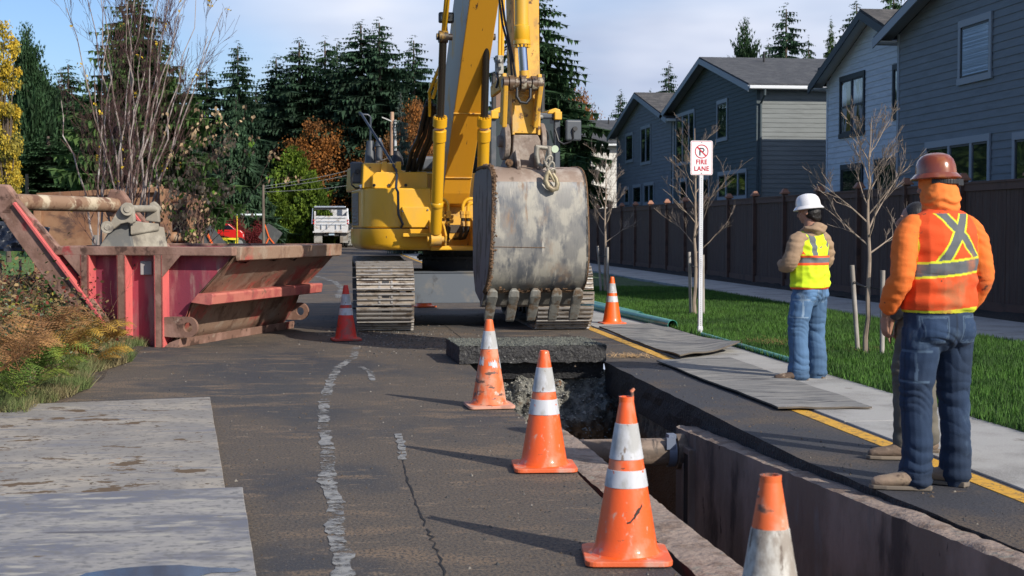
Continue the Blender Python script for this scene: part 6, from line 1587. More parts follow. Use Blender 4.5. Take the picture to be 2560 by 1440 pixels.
# ---- worker in the orange vest and brown hard hat
g1 = G(2340, 1218); HD = R(14)
def skin_body(name_lab, g, rz, parts, headc, headt, hk=1.0, vox=.0075):
    v = Vol(); parts(v); head(v, headc, headt, hk)
    o = v.remesh('person', skin, None, vox, 2); o.location = (g.x, g.y, 0); o.rotation_euler = (0, 0, rz)
    tag(o, name_lab, 'person', 'workers at the dig'); return o
def parts1(v):
    v.limb([(0, 0, .93), (0, -.01, 1.1), (0, -.01, 1.3), (0, -.01, 1.44), (0, .0, 1.50)], [(.165, .12), (.16, .125), (.18, .13), (.17, .10), (.08, .07)])
    v.limb([(0, -.005, 1.46), (0, .01, 1.55), (0, .02, 1.62)], [(.062, .06), (.055, .056), (.055, .058)])
    for s_ in (-1, 1):
        v.limb([(s_ * .10, 0, .92), (s_ * .115, .01, .50), (s_ * .125, -.01, .10)], [(.085, .09), (.055, .06), (.042, .045)])
        v.limb([(s_ * .19, 0, 1.44), (s_ * .275, -.02, 1.20), (s_ * .275, .10, .97)], [(.055, .055), (.043, .043), (.027, .024)])
    hand(v, (-.272, .105, .965), (.12, .25, -1), (1, .1, .2), (.1, 1, .2), curl=.55)
    hand(v, (.272, .105, .965), (-.35, .5, -.8), (-1, .1, .1), (-.1, .8, .6), curl=.5)
hc1 = (-.0, .035, 1.695); ht1 = Matrix.Rotation(R(22), 3, 'Z') @ Matrix.Rotation(R(-6), 3, 'X')
w1 = skin_body('person in an orange mesh vest and brown hard hat seen from behind, hands in front', g1, HD, parts1, hc1, ht1)
JB = (.032, .066, .125); JB2 = (.055, .10, .17)
def jeans_col(base, pocket=True, zc=.90, stitch=(.10, .15, .22)):
    def f(p, n):
        k = .85 + .3 * noise.noise(Vector((p.x * 5, p.y * 5, p.z * 3))) + .35 * max(0, noise.noise(Vector((p.x * 3, p.y * 3, p.z * 2 + 4))))
        c = [x * k for x in base]
        if pocket and n.y < -.2:
            for s_ in (-1, 1):
                px_, pz_ = (p.x - s_ * .115), p.z - (zc - .035)
                if abs(px_) < .068 and abs(pz_) < .075:
                    e = min(.068 - abs(px_), .075 - abs(pz_)); c = [x * (1.25 if e > .009 else .9) for x in c]
                    if e < .005 or (.010 < e < .014): c = list(stitch)
        if abs(p.x) < .005 and n.y < -.3 and p.z > .80: c = [x * .6 for x in c]
        if abs(abs(math.atan2(p.y, abs(p.x) - .12)) - 0) < .06 and p.z < .85: c = [x * .7 for x in c]
        if n.y < .4 and p.x < -.12 and .60 < p.z < .78:      # leg pocket
            if p.z > .765 or p.z < .612 or abs(p.y - .055) < .006 or abs(p.y + .065) < .006: c = list(stitch)
        if p.z < .10: c = [x * .8 for x in c]
        return c
    return f
def leg_disp(p, n):
    low = max(0, 1 - p.z / .42); knee = math.exp(-((p.z - .52) / .09) ** 2); hip = math.exp(-((p.z - .80) / .07) ** 2)
    f = .006 + .014 * low + .009 * knee + .008 * hip
    a_ = p.z * 40 + 7 * noise.noise(Vector((p.x * 5, p.y * 5, p.z * 4))) + p.x * 26 + p.y * 14
    cr = abs(math.sin(a_)) ** .38 - .75; k = max(.1, noise.noise(Vector((p.x * 4, p.y * 4, p.z * 4 + 3))) + .45)
    return f * (.7 * noise.noise(Vector((p.x * 8, p.y * 8, p.z * 20))) + 1.1 * cr * k) + folds(p, .6, .004)
v = Vol()
v.limb([(0, .0, 1.06), (0, .0, .97), (0, -.01, .89), (0, 0, .84)], [(.195, .145), (.205, .155), (.205, .155), (.17, .12)])
v.ell((-.085, -.075, .89), (.10, .085, .10)); v.ell((.085, -.075, .89), (.10, .085, .10))
v.limb([(-.10, .0, .88), (-.125, .012, .66), (-.135, .012, .48), (-.137, -.01, .28), (-.14, .0, .12), (-.142, .005, .055)], [(.112, .122), (.098, .106), (.086, .093), (.080, .088), (.083, .098), (.086, .112)])
v.limb([(.10, .0, .88), (.118, .015, .66), (.125, .018, .48), (.13, .0, .28), (.137, .01, .12), (.14, .015, .055)], [(.112, .122), (.098, .106), (.084, .092), (.080, .088), (.083, .098), (.086, .112)])
v.remesh('jeans', denim, w1, .0065, 3, disp=leg_disp, colf=jeans_col((.012, .030, .070), zc=.93, stitch=(.06, .10, .16)))
boots(w1, [(-.115, -.06, R(58)), (.145, -.045, R(28))], (.28, .20, .14), (.16, .13, .10), 'boot', 1.06)
ORS = (.78, .17, .025); ORV = (.72, .075, .012); GRY = (.105, .115, .125); LIM = (.58, .62, .03)
def sleeve_disp(p, n):
    w_ = p.z * 44 + p.x * 30 + 6 * noise.noise(p * 5); k = max(0, noise.noise(p * 4 + Vector((2, 2, 2))) + .35)
    return folds(p, 1.5, .005) + .009 * k * (abs(math.sin(w_)) ** .6 - .6)
v = Vol()
v.limb([(0, 0, .99), (0, 0, 1.15), (0, -.01, 1.35), (0, -.01, 1.47), (0, 0, 1.53)], [(.20, .15), (.205, .155), (.205, .15), (.19, .115), (.09, .075)])
for s_ in (-1, 1):
    v.limb([(s_ * .17, -.005, 1.475), (s_ * .232, -.01, 1.39), (s_ * .268, -.035, 1.20), (s_ * .280, .02, 1.10), (s_ * .268, .085, 1.005)], [(.062, .070), (.068, .080), (.064, .073), (.062, .066), (.052, .052)])
v.remesh('sweatshirt', cloth, w1, .0085, 4, disp=sleeve_disp, colf=lambda p, n: ORS)
# hood / balaclava
v = Vol()
Th = lambda x, y, z: Vector(hc1) + ht1 @ Vector((x, y, z))
v.ell(Th(0, -.01, .015), (.089, .108, .105), 20, ht1)
v.limb([Th(0, -.005, -.03), (0, -.008, 1.62), (0, -.01, 1.575), (0, -.01, 1.535)], [(.096, .108), (.106, .108), (.104, .104), (.10, .09)])
def hood_disp(p, n): return folds(p, 1.8, .006) + .006 * math.sin(p.z * 110 + 6 * noise.noise(p * 9)) * max(0, 1 - abs(p.z - 1.60) / .09)
v.remesh('hood', clothp, w1, .008, 3, disp=hood_disp, colf=lambda p, n: (.82, .20, .035))
# vest
def vest_col(p, n):
    x, z, y = p.x, p.z, p.y
    c = ORV; side_ = abs(x) > .19
    zb = 1.235 + .018 * math.sin(x * 6)
    if abs(z - zb) < .046: c = GRY if abs(z - zb) < .033 else LIM
    elif z > zb and y < .03 and z < 1.53:
        for (xa, za, xb_, zb_) in ((.085, 1.54, -.085, 1.27), (-.08, 1.54, .150, 1.27)):
            t = (za - z) / (za - zb_); xc = xa + (xb_ - xa) * t; d = abs(x - xc) * .80
            if d < .034: c = GRY if d < .0235 else LIM
            if d < .0235: break
    if z > zb and y >= .03 and abs(abs(x) - .10) < .035: c = GRY if abs(abs(x) - .10) < .024 else LIM
    if abs(x) > .196 + max(0, z - 1.38) * -.05 and z > 1.27: c = LIM if c is ORV else c
    if z < 1.008 + .01 * math.sin(x * 9): c = LIM
    k = 1 + .12 * noise.noise(Vector((x * 6, y * 6, z * 6)))
    return [q * k for q in c]
v = Vol()
v.limb([(0, .0, 1.005), (0, -.002, 1.06), (0, -.005, 1.18), (0, -.01, 1.32), (0, -.012, 1.42), (0, -.01, 1.50), (0, -.005, 1.535)], [(.226, .176), (.226, .178), (.222, .176), (.220, .170), (.222, .150), (.192, .118), (.12, .09)])
def vest_disp(p, n):
    return folds(p, .8, .008) + .005 * math.sin(p.z * 55 + 5 * noise.noise(p * 5)) * (1 if p.z < 1.2 else .3)
vs_ = v.remesh('vest', cloth, w1, .0045, 6, disp=vest_disp, colf=vest_col)
def cut_below(o, zc, keep_above=True):
    bm = bmesh.new(); bm.from_mesh(o.data)
    bmesh.ops.delete(bm, geom=[f for f in bm.faces if f.calc_center_median().z < zc], context='FACES'); bm.to_mesh(o.data); bm.free()
cut_below(vs_, .985)
hard_hat(w1, Th(0, -.005, .045), ht1 @ Matrix.Rotation(R(3), 3, 'X'), lambda co: (.20, .045, .018) if noise.noise(Vector(co) * 12) > -.15 else (.26, .075, .02), .143, .113, .128)
v = Vol(); v.limb([(0, -.01, 1.49), (0, -.01, 1.535), (0, -.008, 1.56)], [(.125, .10), (.105, .098), (.09, .09)]); v.remesh('collar', clothp, w1, .008, 3, colf=lambda p, n: (.02, .02, .022))
m = MB()     # goggle strap across the back
pts = [Th(.101 * math.cos(R(a)), -.012 + .123 * math.sin(R(a)), .012 - .016 * max(0, -math.sin(R(a)))) for a in range(190, 351, 10)]
for i in range(len(pts) - 1): m.beam(pts[i], pts[i + 1], .006, .026, 0)
m.box(pts[len(pts) // 2 + 2] + Vector((0, -.004, -.004)), (.055, .012, .036), 0, ht1)
m.build('goggle_strap', [blackm], w1, bevel=.003)

# ---- worker in the yellow vest and white hard hat, arms folded
g2 = G(2022, 950); H2 = R(33)
hc2 = (.0, .02, 1.605); ht2 = Matrix.Rotation(R(14), 3, 'Z') @ Matrix.Rotation(R(-8), 3, 'X')
def parts2(v):
    v.limb([(0, 0, .87), (0, 0, 1.05), (0, 0, 1.22), (0, 0, 1.35), (0, .0, 1.42)], [(.14, .105), (.135, .105), (.155, .11), (.145, .09), (.07, .06)])
    v.limb([(0, 0, 1.38), (0, .005, 1.46), (0, .01, 1.53)], [(.052, .052), (.048, .05), (.05, .053)])
    for s_ in (-1, 1):
        v.limb([(s_ * .09, 0, .86), (s_ * .105, .02, .48), (s_ * .12, -.005, .10)], [(.075, .08), (.05, .055), (.038, .04)])
        v.limb([(s_ * .165, 0, 1.35), (s_ * .235, .03, 1.12), (s_ * .10, .21, 1.12), (s_ * .06, .23, 1.12)], [(.045, .045), (.04, .04), (.027, .024), (.025, .022)])
    hand(v, (-.03, .245, 1.13), (1, .1, .15), (0, -1, 0), (0, 0, 1), curl=.6); hand(v, (.03, .20, 1.10), (-1, .1, .1), (0, 1, 0), (0, 0, 1), curl=.5)
w2 = skin_body('person in a lime yellow vest and white hard hat with folded arms', g2, H2, parts2, hc2, ht2, .96)
w2.scale = (1.07, 1.07, 1.0)
v = Vol()
v.limb([(0, .0, .98), (0, .0, .90), (0, -.005, .82), (0, 0, .77)], [(.165, .125), (.175, .135), (.175, .135), (.15, .11)])
v.ell((-.075, -.06, .83), (.085, .075, .09)); v.ell((.075, -.06, .83), (.085, .075, .09))
v.limb([(-.09, .0, .81), (-.12, .02, .60), (-.135, .02, .44), (-.135, .005, .26), (-.137, .01, .11), (-.137, .012, .05)], [(.10, .11), (.093, .10), (.085, .092), (.082, .09), (.086, .10), (.09, .11)])
v.limb([(.09, .0, .81), (.115, .025, .60), (.125, .035, .44), (.125, .01, .26), (.123, .01, .11), (.123, .012, .05)], [(.10, .11), (.092, .10), (.083, .09), (.08, .088), (.084, .098), (.088, .108)])
v.remesh('jeans', denim, w2, .0085, 3, disp=leg_disp, colf=jeans_col((.075, .15, .27), zc=.855, stitch=(.20, .28, .38)))
boots(w2, [(-.118, -.05, R(48)), (.125, -.045, R(20))], (.10, .065, .045), (.13, .10, .08), 'boot', .98)
TAN = (.30, .20, .125)
v = Vol()
v.limb([(0, 0, .92), (0, 0, 1.08), (0, 0, 1.25), (0, 0, 1.36), (0, 0, 1.43)], [(.168, .13), (.172, .135), (.175, .135), (.165, .11), (.09, .08)])
for s_ in (-1, 1):
    v.limb([(s_ * .145, -.005, 1.375), (s_ * .20, -.005, 1.31), (s_ * .245, .01, 1.16), (s_ * .235, .07, 1.09), (s_ * .12, .20, 1.11), (s_ * .02, .235, 1.12)], [(.062, .062), (.074, .076), (.072, .074), (.072, .068), (.055, .055), (.045, .045)])
v.ell((0, -.095, 1.445), (.095, .058, .062)); v.limb([(-.09, -.03, 1.44), (-.05, -.10, 1.455), (.05, -.10, 1.455), (.09, -.03, 1.44)], [(.03, .04)] * 4, side=(0, 0, 1))
v.remesh('hooded_jacket', clothp, w2, .0085, 3, disp=lambda p, n: folds(p, 1.2, .009) + .006 * math.sin(p.z * 80 + 6 * noise.noise(p * 8)) * max(0, noise.noise(p * 4) + .35), colf=lambda p, n: TAN)
OR2 = (.82, .10, .02); YE = (.62, .80, .018)
def vest2(p, n):
    x, z = p.x, p.z; c = YE; zb = 1.145
    if abs(z - zb) < .048: c = OR2 if abs(z - zb) > .024 else (.13, .14, .15)
    elif z > zb and abs(abs(x) - .095) < .024 and abs(n.y) > .25: c = (.13, .14, .15)
    if abs(x) > .168 and z > 1.20: c = OR2
    if z < .888 + .005 * math.sin(x * 20): c = OR2
    if abs(x) < .004 and n.y < 0 and c is YE: c = tuple(q * .75 for q in YE)
    return c
v = Vol()
v.limb([(0, .0, .90), (0, -.002, .95), (0, 0, 1.08), (0, -.0, 1.22), (0, -.0, 1.32), (0, -.0, 1.39), (0, .0, 1.42)], [(.205, .162), (.200, .162), (.192, .155), (.190, .152), (.175, .135), (.135, .105), (.10, .08)])
v2_ = v.remesh('vest', clothp, w2, .0062, 4, disp=lambda p, n: folds(p, .9, .008) + .005 * math.sin(p.z * 50 + 6 * noise.noise(p * 6)), colf=vest2); cut_below(v2_, .872)
Th = lambda x, y, z: Vector(hc2) + ht2 @ Vector((x, y, z))
v = Vol(); v.ell(Th(0, -.035, -.005), (.076, .078, .085), 18, ht2); v.limb([Th(0, -.06, -.02), Th(0, -.07, -.065), Th(0, -.06, -.09)], [(.068, .03), (.062, .028), (.045, .02)]); v.remesh('hair', hairm, w2, .008, 2, disp=lambda p, n: .004 * noise.noise(p * 50))
hard_hat(w2, Th(0, -.005, .040), ht2, lambda co: (.78, .76, .76), .140, .112, .132)
m = MB(); pts = [Th(.095 * math.cos(R(a)), -.012 + .108 * math.sin(R(a)), .016) for a in range(200, 341, 10)]
for i in range(len(pts) - 1): m.beam(pts[i], pts[i + 1], .004, .014, 0)
m.build('hat_strap', [blackm], w2)

# ---- third worker, mostly hidden behind the orange one
g3 = G(2285, 1140); H3 = R(58)
hc3 = (.0, .02, 1.50); ht3 = Matrix.Rotation(R(10), 3, 'Z')
def parts3(v):
    v.limb([(0, 0, .84), (0, 0, 1.0), (0, 0, 1.14), (0, 0, 1.25), (0, .0, 1.32)], [(.14, .105), (.135, .105), (.15, .11), (.14, .09), (.07, .06)])
    v.limb([(0, 0, 1.28), (0, .005, 1.36), (0, .01, 1.43)], [(.05, .05), (.048, .05), (.05, .053)])
    for s_ in (-1, 1):
        v.limb([(s_ * .09, 0, .84), (s_ * .12, .02, .46), (s_ * .14, -.005, .10)], [(.075, .08), (.05, .055), (.038, .04)])
        v.limb([(s_ * .16, 0, 1.25), (s_ * .19, .0, 1.02), (s_ * .15, .12, .88)], [(.045, .045), (.04, .04), (.025, .022)])
        hand(v, (s_ * .145, .125, .87), (-s_ * .5, .2, -1), (0, 0, -1), (-s_, 0, .3), curl=.5)
w3 = skin_body('person mostly hidden behind the orange vest, showing grey brown trousers and boots', g3, H3, parts3, hc3, ht3, .94)
v = Vol(); GB = (.11, .10, .082)
v.limb([(0, .0, .95), (0, .0, .88), (0, 0, .80), (0, 0, .75)], [(.155, .12), (.165, .125), (.165, .13), (.14, .11)])
v.limb([(-.09, .0, .79), (-.13, .03, .58), (-.15, .03, .42), (-.155, .03, .25), (-.155, .03, .09)], [(.095, .10), (.085, .092), (.075, .082), (.07, .076), (.074, .08)])
v.limb([(.09, .0, .79), (.12, -.02, .58), (.13, -.03, .42), (.13, -.05, .25), (.13, -.06, .09)], [(.095, .10), (.085, .092), (.075, .082), (.07, .076), (.074, .08)])
v.remesh('trousers', clothp, w3, .009, 3, disp=leg_disp, colf=lambda p, n: [q * (1 + .5 * noise.noise(p * 7)) for q in GB])
boots(w3, [(-.16, -.02, R(18)), (.13, -.12, R(-4))], (.15, .105, .075), (.20, .16, .12), 'boot', 1.0)
v = Vol(); v.limb([(0, 0, .90), (0, 0, 1.08), (0, 0, 1.22), (0, 0, 1.33)], [(.165, .13), (.165, .13), (.165, .12), (.10, .08)])
for s_ in (-1, 1): v.limb([(s_ * .14, 0, 1.26), (s_ * .18, .0, 1.04), (s_ * .15, .11, .90)], [(.065, .065), (.06, .06), (.045, .045)])
v.remesh('jacket', clothp, w3, .010, 3, disp=lambda p, n: folds(p, 1.1, .007), colf=lambda p, n: (.05, .05, .055))
Th = lambda x, y, z: Vector(hc3) + ht3 @ Vector((x, y, z))
v = Vol(); v.ell(Th(0, -.022, .03), (.080, .088, .088), 18, ht3); v.remesh('hair', hairm, w3, .009, 2)
# ================================================================ TREES AND PLANTS
bark = M('bark', (.10, .075, .06), .95, bump=.02, bscale=12, bstretch=(1, 1, .3))
bark_pale = M('bark_pale', (.30, .235, .18), .9, layers=[((.19, .145, .11), 8, (1, 1, .5), .5, .65, 5)])
def leafmat(name, c, isl=.45, tr=.25, c2=None, sc=.35):
    c2 = c2 or tuple(x * .55 for x in c)
    return M(name, c, .8, island=isl, trans=tr, layers=[(c2, sc, (1, 1, 1), .42, .6, 3)], spec=.25)
fir_dark = leafmat('fir_dark', (.042, .088, .050)); fir_mid = leafmat('fir_mid', (.050, .105, .045)); fir_lite = leafmat('fir_light', (.085, .145, .042), c2=(.042, .085, .028), sc=.8)
cedar = leafmat('cedar_green', (.062, .12, .062)); bluefir = leafmat('blue_spruce', (.13, .18, .15)); cyp = leafmat('cypress_lime', (.15, .22, .025), c2=(.075, .13, .02), sc=.7)
orange_l = leafmat('leaf_orange', (.30, .115, .025), c2=(.17, .075, .025), sc=.5); rust_l = leafmat('leaf_rust', (.21, .10, .035), c2=(.10, .07, .03), sc=.6)
yellow_l = leafmat('leaf_yellow', (.52, .36, .035), c2=(.30, .25, .05), sc=.5); red_l = leafmat('leaf_crimson', (.20, .025, .030))
rng = np.random.default_rng(21)

def conifer(name, H, Rb, mat, parent_lab, seed=0, dens=1.0, droop=.25, base=.06, spiky=.75, sparse=0.0, upturn=0.0, width=.42, fin=1.0):
    r = np.random.default_rng(seed); V = []; nl = int(46 * dens)
    for i in range(nl):
        f0 = base + (1 - base) * (i / nl) ** .95; f = f0; z = H * f
        Rl = Rb * (1 - f) ** spiky * (1 if f > base + .08 else .8) + .02 * Rb
        nb = max(5, int(r.integers(8, 12) * (1.1 - .4 * f)))
        a0 = r.uniform(0, 2 * PI)
        for k in range(nb):
            if r.random() < sparse: continue
            f = min(.995, max(base, f0 + r.normal(0, .018))); z = H * f; Rl = Rb * (1 - f) ** spiky + .02 * Rb
            a = a0 + 2 * PI * k / nb + r.normal(0, .25); L_ = Rl * r.uniform(.55, 1.15) * (1.3 if r.random() < .08 else 1)
            d = np.array([math.cos(a), math.sin(a), 0]); s_ = np.array([-math.sin(a), math.cos(a), 0])
            ns = max(3, int(L_ / (Rb * .16 * fin)) + 2)
            for j in range(ns):
                t = (j + .6) / ns; p = d * L_ * t + np.array([0, 0, z - droop * L_ * t ** 1.4 + upturn * L_ * t ** 3])
                w_ = L_ * .42 * (1.15 - t * .75) * (.6 + .4 * fin) + Rb * .06 * fin * min(1, (1 - f) * 2.2)
                for sg in (-1, 1, 0):
                    ang = sg * r.uniform(.6, 1.0); dd = d * math.cos(ang) + s_ * math.sin(ang); dd = dd + np.array([0, 0, -droop * r.uniform(.3, 1.4) + upturn * .6])
                    q = np.cross(dd, np.array([0, 0, 1])); q = q / (np.linalg.norm(q) + 1e-6); q = q * r.uniform(.6, 1) + np.array([0, 0, r.uniform(-.55, .55)])
                    l_ = w_ * r.uniform(.7, 1.25); V.append([p - q * l_ * .20 * width * 2, p + q * l_ * .20 * width * 2, p + dd * l_])
                    V.append([p + dd * l_ * .15 - q * l_ * .13, p + dd * l_ * .55 + q * l_ * .13, p + dd * l_ * .45 + np.array([0, 0, -l_ * r.uniform(.45, .95)])])
    V = np.array(V); e = empty(name)
    m = MB(); m.tube([(0, 0, -.3), (0, 0, H * .5), (0, 0, H * .97)], [H * .014, H * .009, H * .002], 7); m.build('trunk', bark, e)
    tris('crown', V.reshape(-1, 3), np.arange(len(V) * 3).reshape(-1, 3), mat, e)
    return e
def broad(name, H, Rw, mat, seed=0, n=9000, leaf=.22, squash=1.0, base=.15, clumps=60, col=False, stems=7, barkm=None, airy=.5):
    r = np.random.default_rng(seed); e = empty(name); cz = H * (base + (1 - base) / 2); rz = H * (1 - base) / 2
    C_ = []
    for i in range(clumps):
        while True:
            p = r.uniform(-1, 1, 3)
            if np.dot(p, p) <= 1 and np.dot(p, p) > .15: break
        C_.append(p * [Rw * .88, Rw * .88, rz * .92] + [0, 0, cz])
    C_ = np.array(C_); rad = r.uniform(.22, .42, clumps) * Rw * squash
    idx = r.integers(0, clumps, n); dirs = r.normal(0, 1, (n, 3)); dirs /= np.linalg.norm(dirs, axis=1)[:, None]
    pos = C_[idx] + dirs * (rad[idx] * r.random(n) ** airy)[:, None] * [1, 1, .8]
    a = r.normal(0, 1, (n, 3)); a /= np.linalg.norm(a, axis=1)[:, None]; b = np.cross(a, r.normal(0, 1, (n, 3))); b /= np.linalg.norm(b, axis=1)[:, None]
    s_ = leaf * r.uniform(.6, 1.3, n)[:, None]
    V = np.stack([pos - a * s_ / 2, pos + b * s_ * .4, pos + a * s_ / 2, pos - b * s_ * .4], 1)
    m = MB(); random.seed(seed); m.tube([(0, 0, -.3), (0, 0, H * base), (Rw * .05, 0, H * .6)], [H * .02, H * .016, H * .007], 8)
    for k in range(stems * 3):
        q = C_[k % clumps]; z0 = H * (base * .7 + .3 * random.random()); m.tube([(0, 0, z0), (q[0] * .4, q[1] * .4, (z0 + q[2]) / 2 + .1), tuple(q)], [H * .008, H * .005, H * .0015], 5)
    m.build('trunk', barkm or bark, e); tris('crown', V.reshape(-1, 3), np.arange(n * 4).reshape(-1, 4), mat, e)
    return e
def put(proto, used, px, ytop, Y, label, group, H0, wpx=None, R0=None, cat='tree', rz=None, ybase=None, name=None):
    """place a tree so that its top shows at (px, ytop) when it stands Y metres up the road"""
    ks = [c for c in KP[proto.name]]
    if proto.name in used: o = proto.copy(); C.objects.link(o); [(lambda c: (C.objects.link(c), setattr(c, 'parent', o)))(k_.copy()) for k_ in ks]
    else: o = proto; used.add(proto.name)
    p = P(px, ytop, Y); s_ = p.z / H0; o.location = (p.x, Y, -.05)
    sx = s_ if wpx is None else (wpx / 2 * Y / FPX) / R0
    o.scale = (sx, sx, s_); o.rotation_euler = (0, 0, random.uniform(0, 6.28) if rz is None else rz)
    tag(o, label, cat, group); return o
KP = {}; USED = set()
def reg(e): KP[e.name] = kids(e); return e
random.seed(77)
F1 = reg(conifer('fir_tree', 24, 4.4, fir_dark, '', 1, 1.4, .22, spiky=.60, fin=.7)); F2 = reg(conifer('fir_tree', 24, 4.6, fir_dark, '', 2, 1.15, .12, spiky=.56, sparse=.08, fin=.8)); F3 = reg(conifer('fir_tree', 24, 4.2, fir_mid, '', 3, 1.2, .3, sparse=.08, spiky=.60, fin=.8))
F4 = reg(conifer('fir_tree', 22, 5.2, fir_lite, '', 4, 2.0, .22, upturn=.15, spiky=.72, fin=.6)); CD = reg(conifer('cedar_tree', 18, 5.5, cedar, '', 5, 1.4, .42, spiky=.8)); BS = reg(conifer('spruce_tree', 14, 3.0, bluefir, '', 6, .9, .05, sparse=.25, spiky=.7))
# upright, many tipped false cypress at the far left
UP = reg(conifer('cypress_tree', 20, 3.6, fir_mid, '', 7, 1.5, -.75, spiky=.5, width=.3))
CY = reg(conifer('cypress_tree', 12, 3.4, cyp, '', 8, 2.2, -.30, spiky=.62, width=.34, base=.02))
KEY = {'F1': (F1, 24, 4.4), 'F2': (F2, 24, 4.6), 'F3': (F3, 24, 4.2), 'F4': (F4, 22, 5.2), 'CD': (CD, 18, 5.5), 'BS': (BS, 14, 3.0), 'UP': (UP, 20, 3.6), 'CY': (CY, 12, 3.4)}
GF = 'firs beyond the field'
trees = [
 ('UP', 66, 55, 120, 105, 'dark upright cypress with a pointed crown beside the yellow poplar', GF),
 ('UP', 100, 160, 150, 112, 'broad dark cypress with ragged side tips at the far left', GF),
 ('F3', 170, 145, 130, 120, 'dark fir just left of the bare birch stems', GF),
 ('F4', 335, -60, 330, 76, 'large mid green fir standing right behind the bare birch stems', GF),
 ('F1', 415, 175, 120, 96, 'slim fir showing at the right flank of the large green fir', GF),
 ('F2', 516, 160, 150, 118, 'dark fir between the birch and the lone open topped fir', GF),
 ('F2', 594, 97, 110, 118, 'open topped fir standing alone against the sky', GF),
 ('F1', 690, 130, 130, 125, 'narrow fir left of the tall fir group', GF),
 ('F1', 748, 88, 160, 122, 'full dark fir, leftmost of the tall group', GF),
 ('F3', 812, 84, 120, 124, 'tall fir with a blunt top in the middle of the tall group', GF),
 ('F2', 842, 92, 110, 128, 'thin topped fir between two fuller firs of the tall group', GF),
 ('F1', 902, 44, 170, 120, 'tall fir left of the tallest pair by the boom', GF),
 ('F2', 948, 38, 150, 118, 'tallest fir of the tall group left of the excavator boom', GF),
 ('F2', 1034, 84, 130, 124, 'fir closest to the excavator boom on its left', GF),
 ('F3', 985, 150, 150, 128, 'lower fir filling the gap by the tallest fir', GF),
 ('F3', 640, 215, 170, 130, 'low dark fir under the lone open topped fir', GF),
 ('F1', 470, 210, 170, 130, 'low dark fir behind the right birch stems', GF),
 ('CD', 590, 235, 190, 106, 'grey green cedar with drooping sprays right of the birch', GF),
 ('F3', 225, 220, 190, 116, 'low fir left of the large green fir', GF),
 ('F3', 30, 260, 190, 118, 'low dark fir behind the yellow poplar', GF),
 ('BS', 1002, 218, 80, 80, 'small pale blue spruce left of the boom hoses', GF),
 ('CY', 732, 358, 200, 112, 'lime green cypress behind the diamond sign', 'lime green cypresses'),
 ('CY', 775, 425, 120, 110, 'lime green cypress left of the dump truck', 'lime green cypresses'),
 ('CY', 690, 470, 110, 109, 'low lime green cypress behind the utility pole', 'lime green cypresses'),
 ('F3', 1345, -60, 190, 72, 'big fir rising behind the excavator arm', 'firs behind the houses'),
 ('F1', 1395, 160, 130, 80, 'lower fir at the right flank of the fir behind the arm', 'firs behind the houses'),
 ('F3', 1300, 100, 130, 84, 'fir hidden mostly by the excavator arm', 'firs behind the houses'),
 ('F2', 1552, 220, 64, 120, 'small fir over the gap between the two farthest houses', 'firs behind the houses'),
 ('F2', 1672, 148, 74, 110, 'lone thin fir over the roof of the mid grey house', 'firs behind the houses'),
 ('F1', 1626, 216, 40, 130, 'tiny distant fir top above the mid grey roof', 'firs behind the houses'),
 ('UP', 1862, 45, 105, 100, 'dense rounded conifer over the left part of the slate roof', 'firs behind the houses'),
 ('F2', 1966, 2, 130, 96, 'open fir with wide branches over the slate roof', 'firs behind the houses'),
 ('F3', 1922, 90, 90, 104, 'low fir between two taller ones over the slate roof', 'firs behind the houses'),
 ('F3', 2022, 82, 80, 102, 'dark fir beside the open fir over the slate roof', 'firs behind the houses'),
 ('F4', 2078, 34, 90, 98, 'bright green fir left of the peak of the white house', 'firs behind the houses'),
 ('F1', 2142, -8, 140, 100, 'dark fir behind the peak of the white house', 'firs behind the houses'),
 ('F3', 2235, -70, 120, 92, 'fir whose low branches show at the top over the white roof', 'firs behind the houses'),
 ('F1', 545, 300, 220, 134, 'low dark fir filling the wood behind the grey green cedar', GF),
 ('F1', 760, 250, 230, 132, 'low dark fir filling the wood behind the rust maple', GF),
 ('F3', 880, 230, 230, 134, 'low dark fir filling the wood left of the boom', GF),
 ('F1', 1080, 240, 200, 134, 'low dark fir filling the wood behind the boom', GF),
 ('F3', 120, 330, 260, 100, 'low wide fir at the foot of the dark cypresses', GF),
 ('F1', 330, 330, 300, 110, 'low wide fir under the birch stems', GF),
 ('F3', 480, 400, 240, 108, 'low fir behind the leafy shrub at the skip', GF),
 ('F3', 620, 420, 200, 118, 'low fir behind the red pickup', GF),
]
WM = {'F1': 2.25, 'F2': 2.15, 'F3': 2.25, 'F4': 1.35, 'UP': 1.3, 'CD': 1.2, 'BS': 1.3}
for k, px, yt, wpx, Y, lab, grp in trees:
    pr, H0, R0 = KEY[k]; put(pr, USED, px, yt, Y, lab, grp, H0, wpx * WM.get(k, 1.0), R0)
O1 = reg(broad('maple_tree', 12, 5.2, orange_l, 31, 16000, .24, 1.0, .05, 80)); O2 = reg(broad('maple_tree', 12, 5.0, rust_l, 32, 14000, .26, 1.0, .05, 70))
PO = reg(broad('poplar_tree', 24, 2.6, yellow_l, 33, 16000, .28, 1.15, .04, 120)); RS = reg(broad('red_shrub', 2.6, 2.4, red_l, 34, 5000, .13, 1.0, .02, 40))
DG = reg(broad('leafy_tree', 10, 5, leafmat('leaf_dark_green', (.04, .075, .03)), 35, 12000, .24, 1, .03, 70))
GM = 'maples in autumn colour'
put(O1, USED, 808, 285, 117, 'orange maple behind the lime green cypress', GM, 12, 230, 5.2)
put(O2, USED, 905, 300, 119, 'rust brown maple left of the engine housing', GM, 12, 200, 5.0)
put(O1, USED, 1035, 235, 113, 'orange maple behind the boom hoses', GM, 12, 160, 5.2)
put(O2, USED, 985, 330, 111, 'brown maple behind the handrail of the excavator', GM, 12, 180, 5.0)
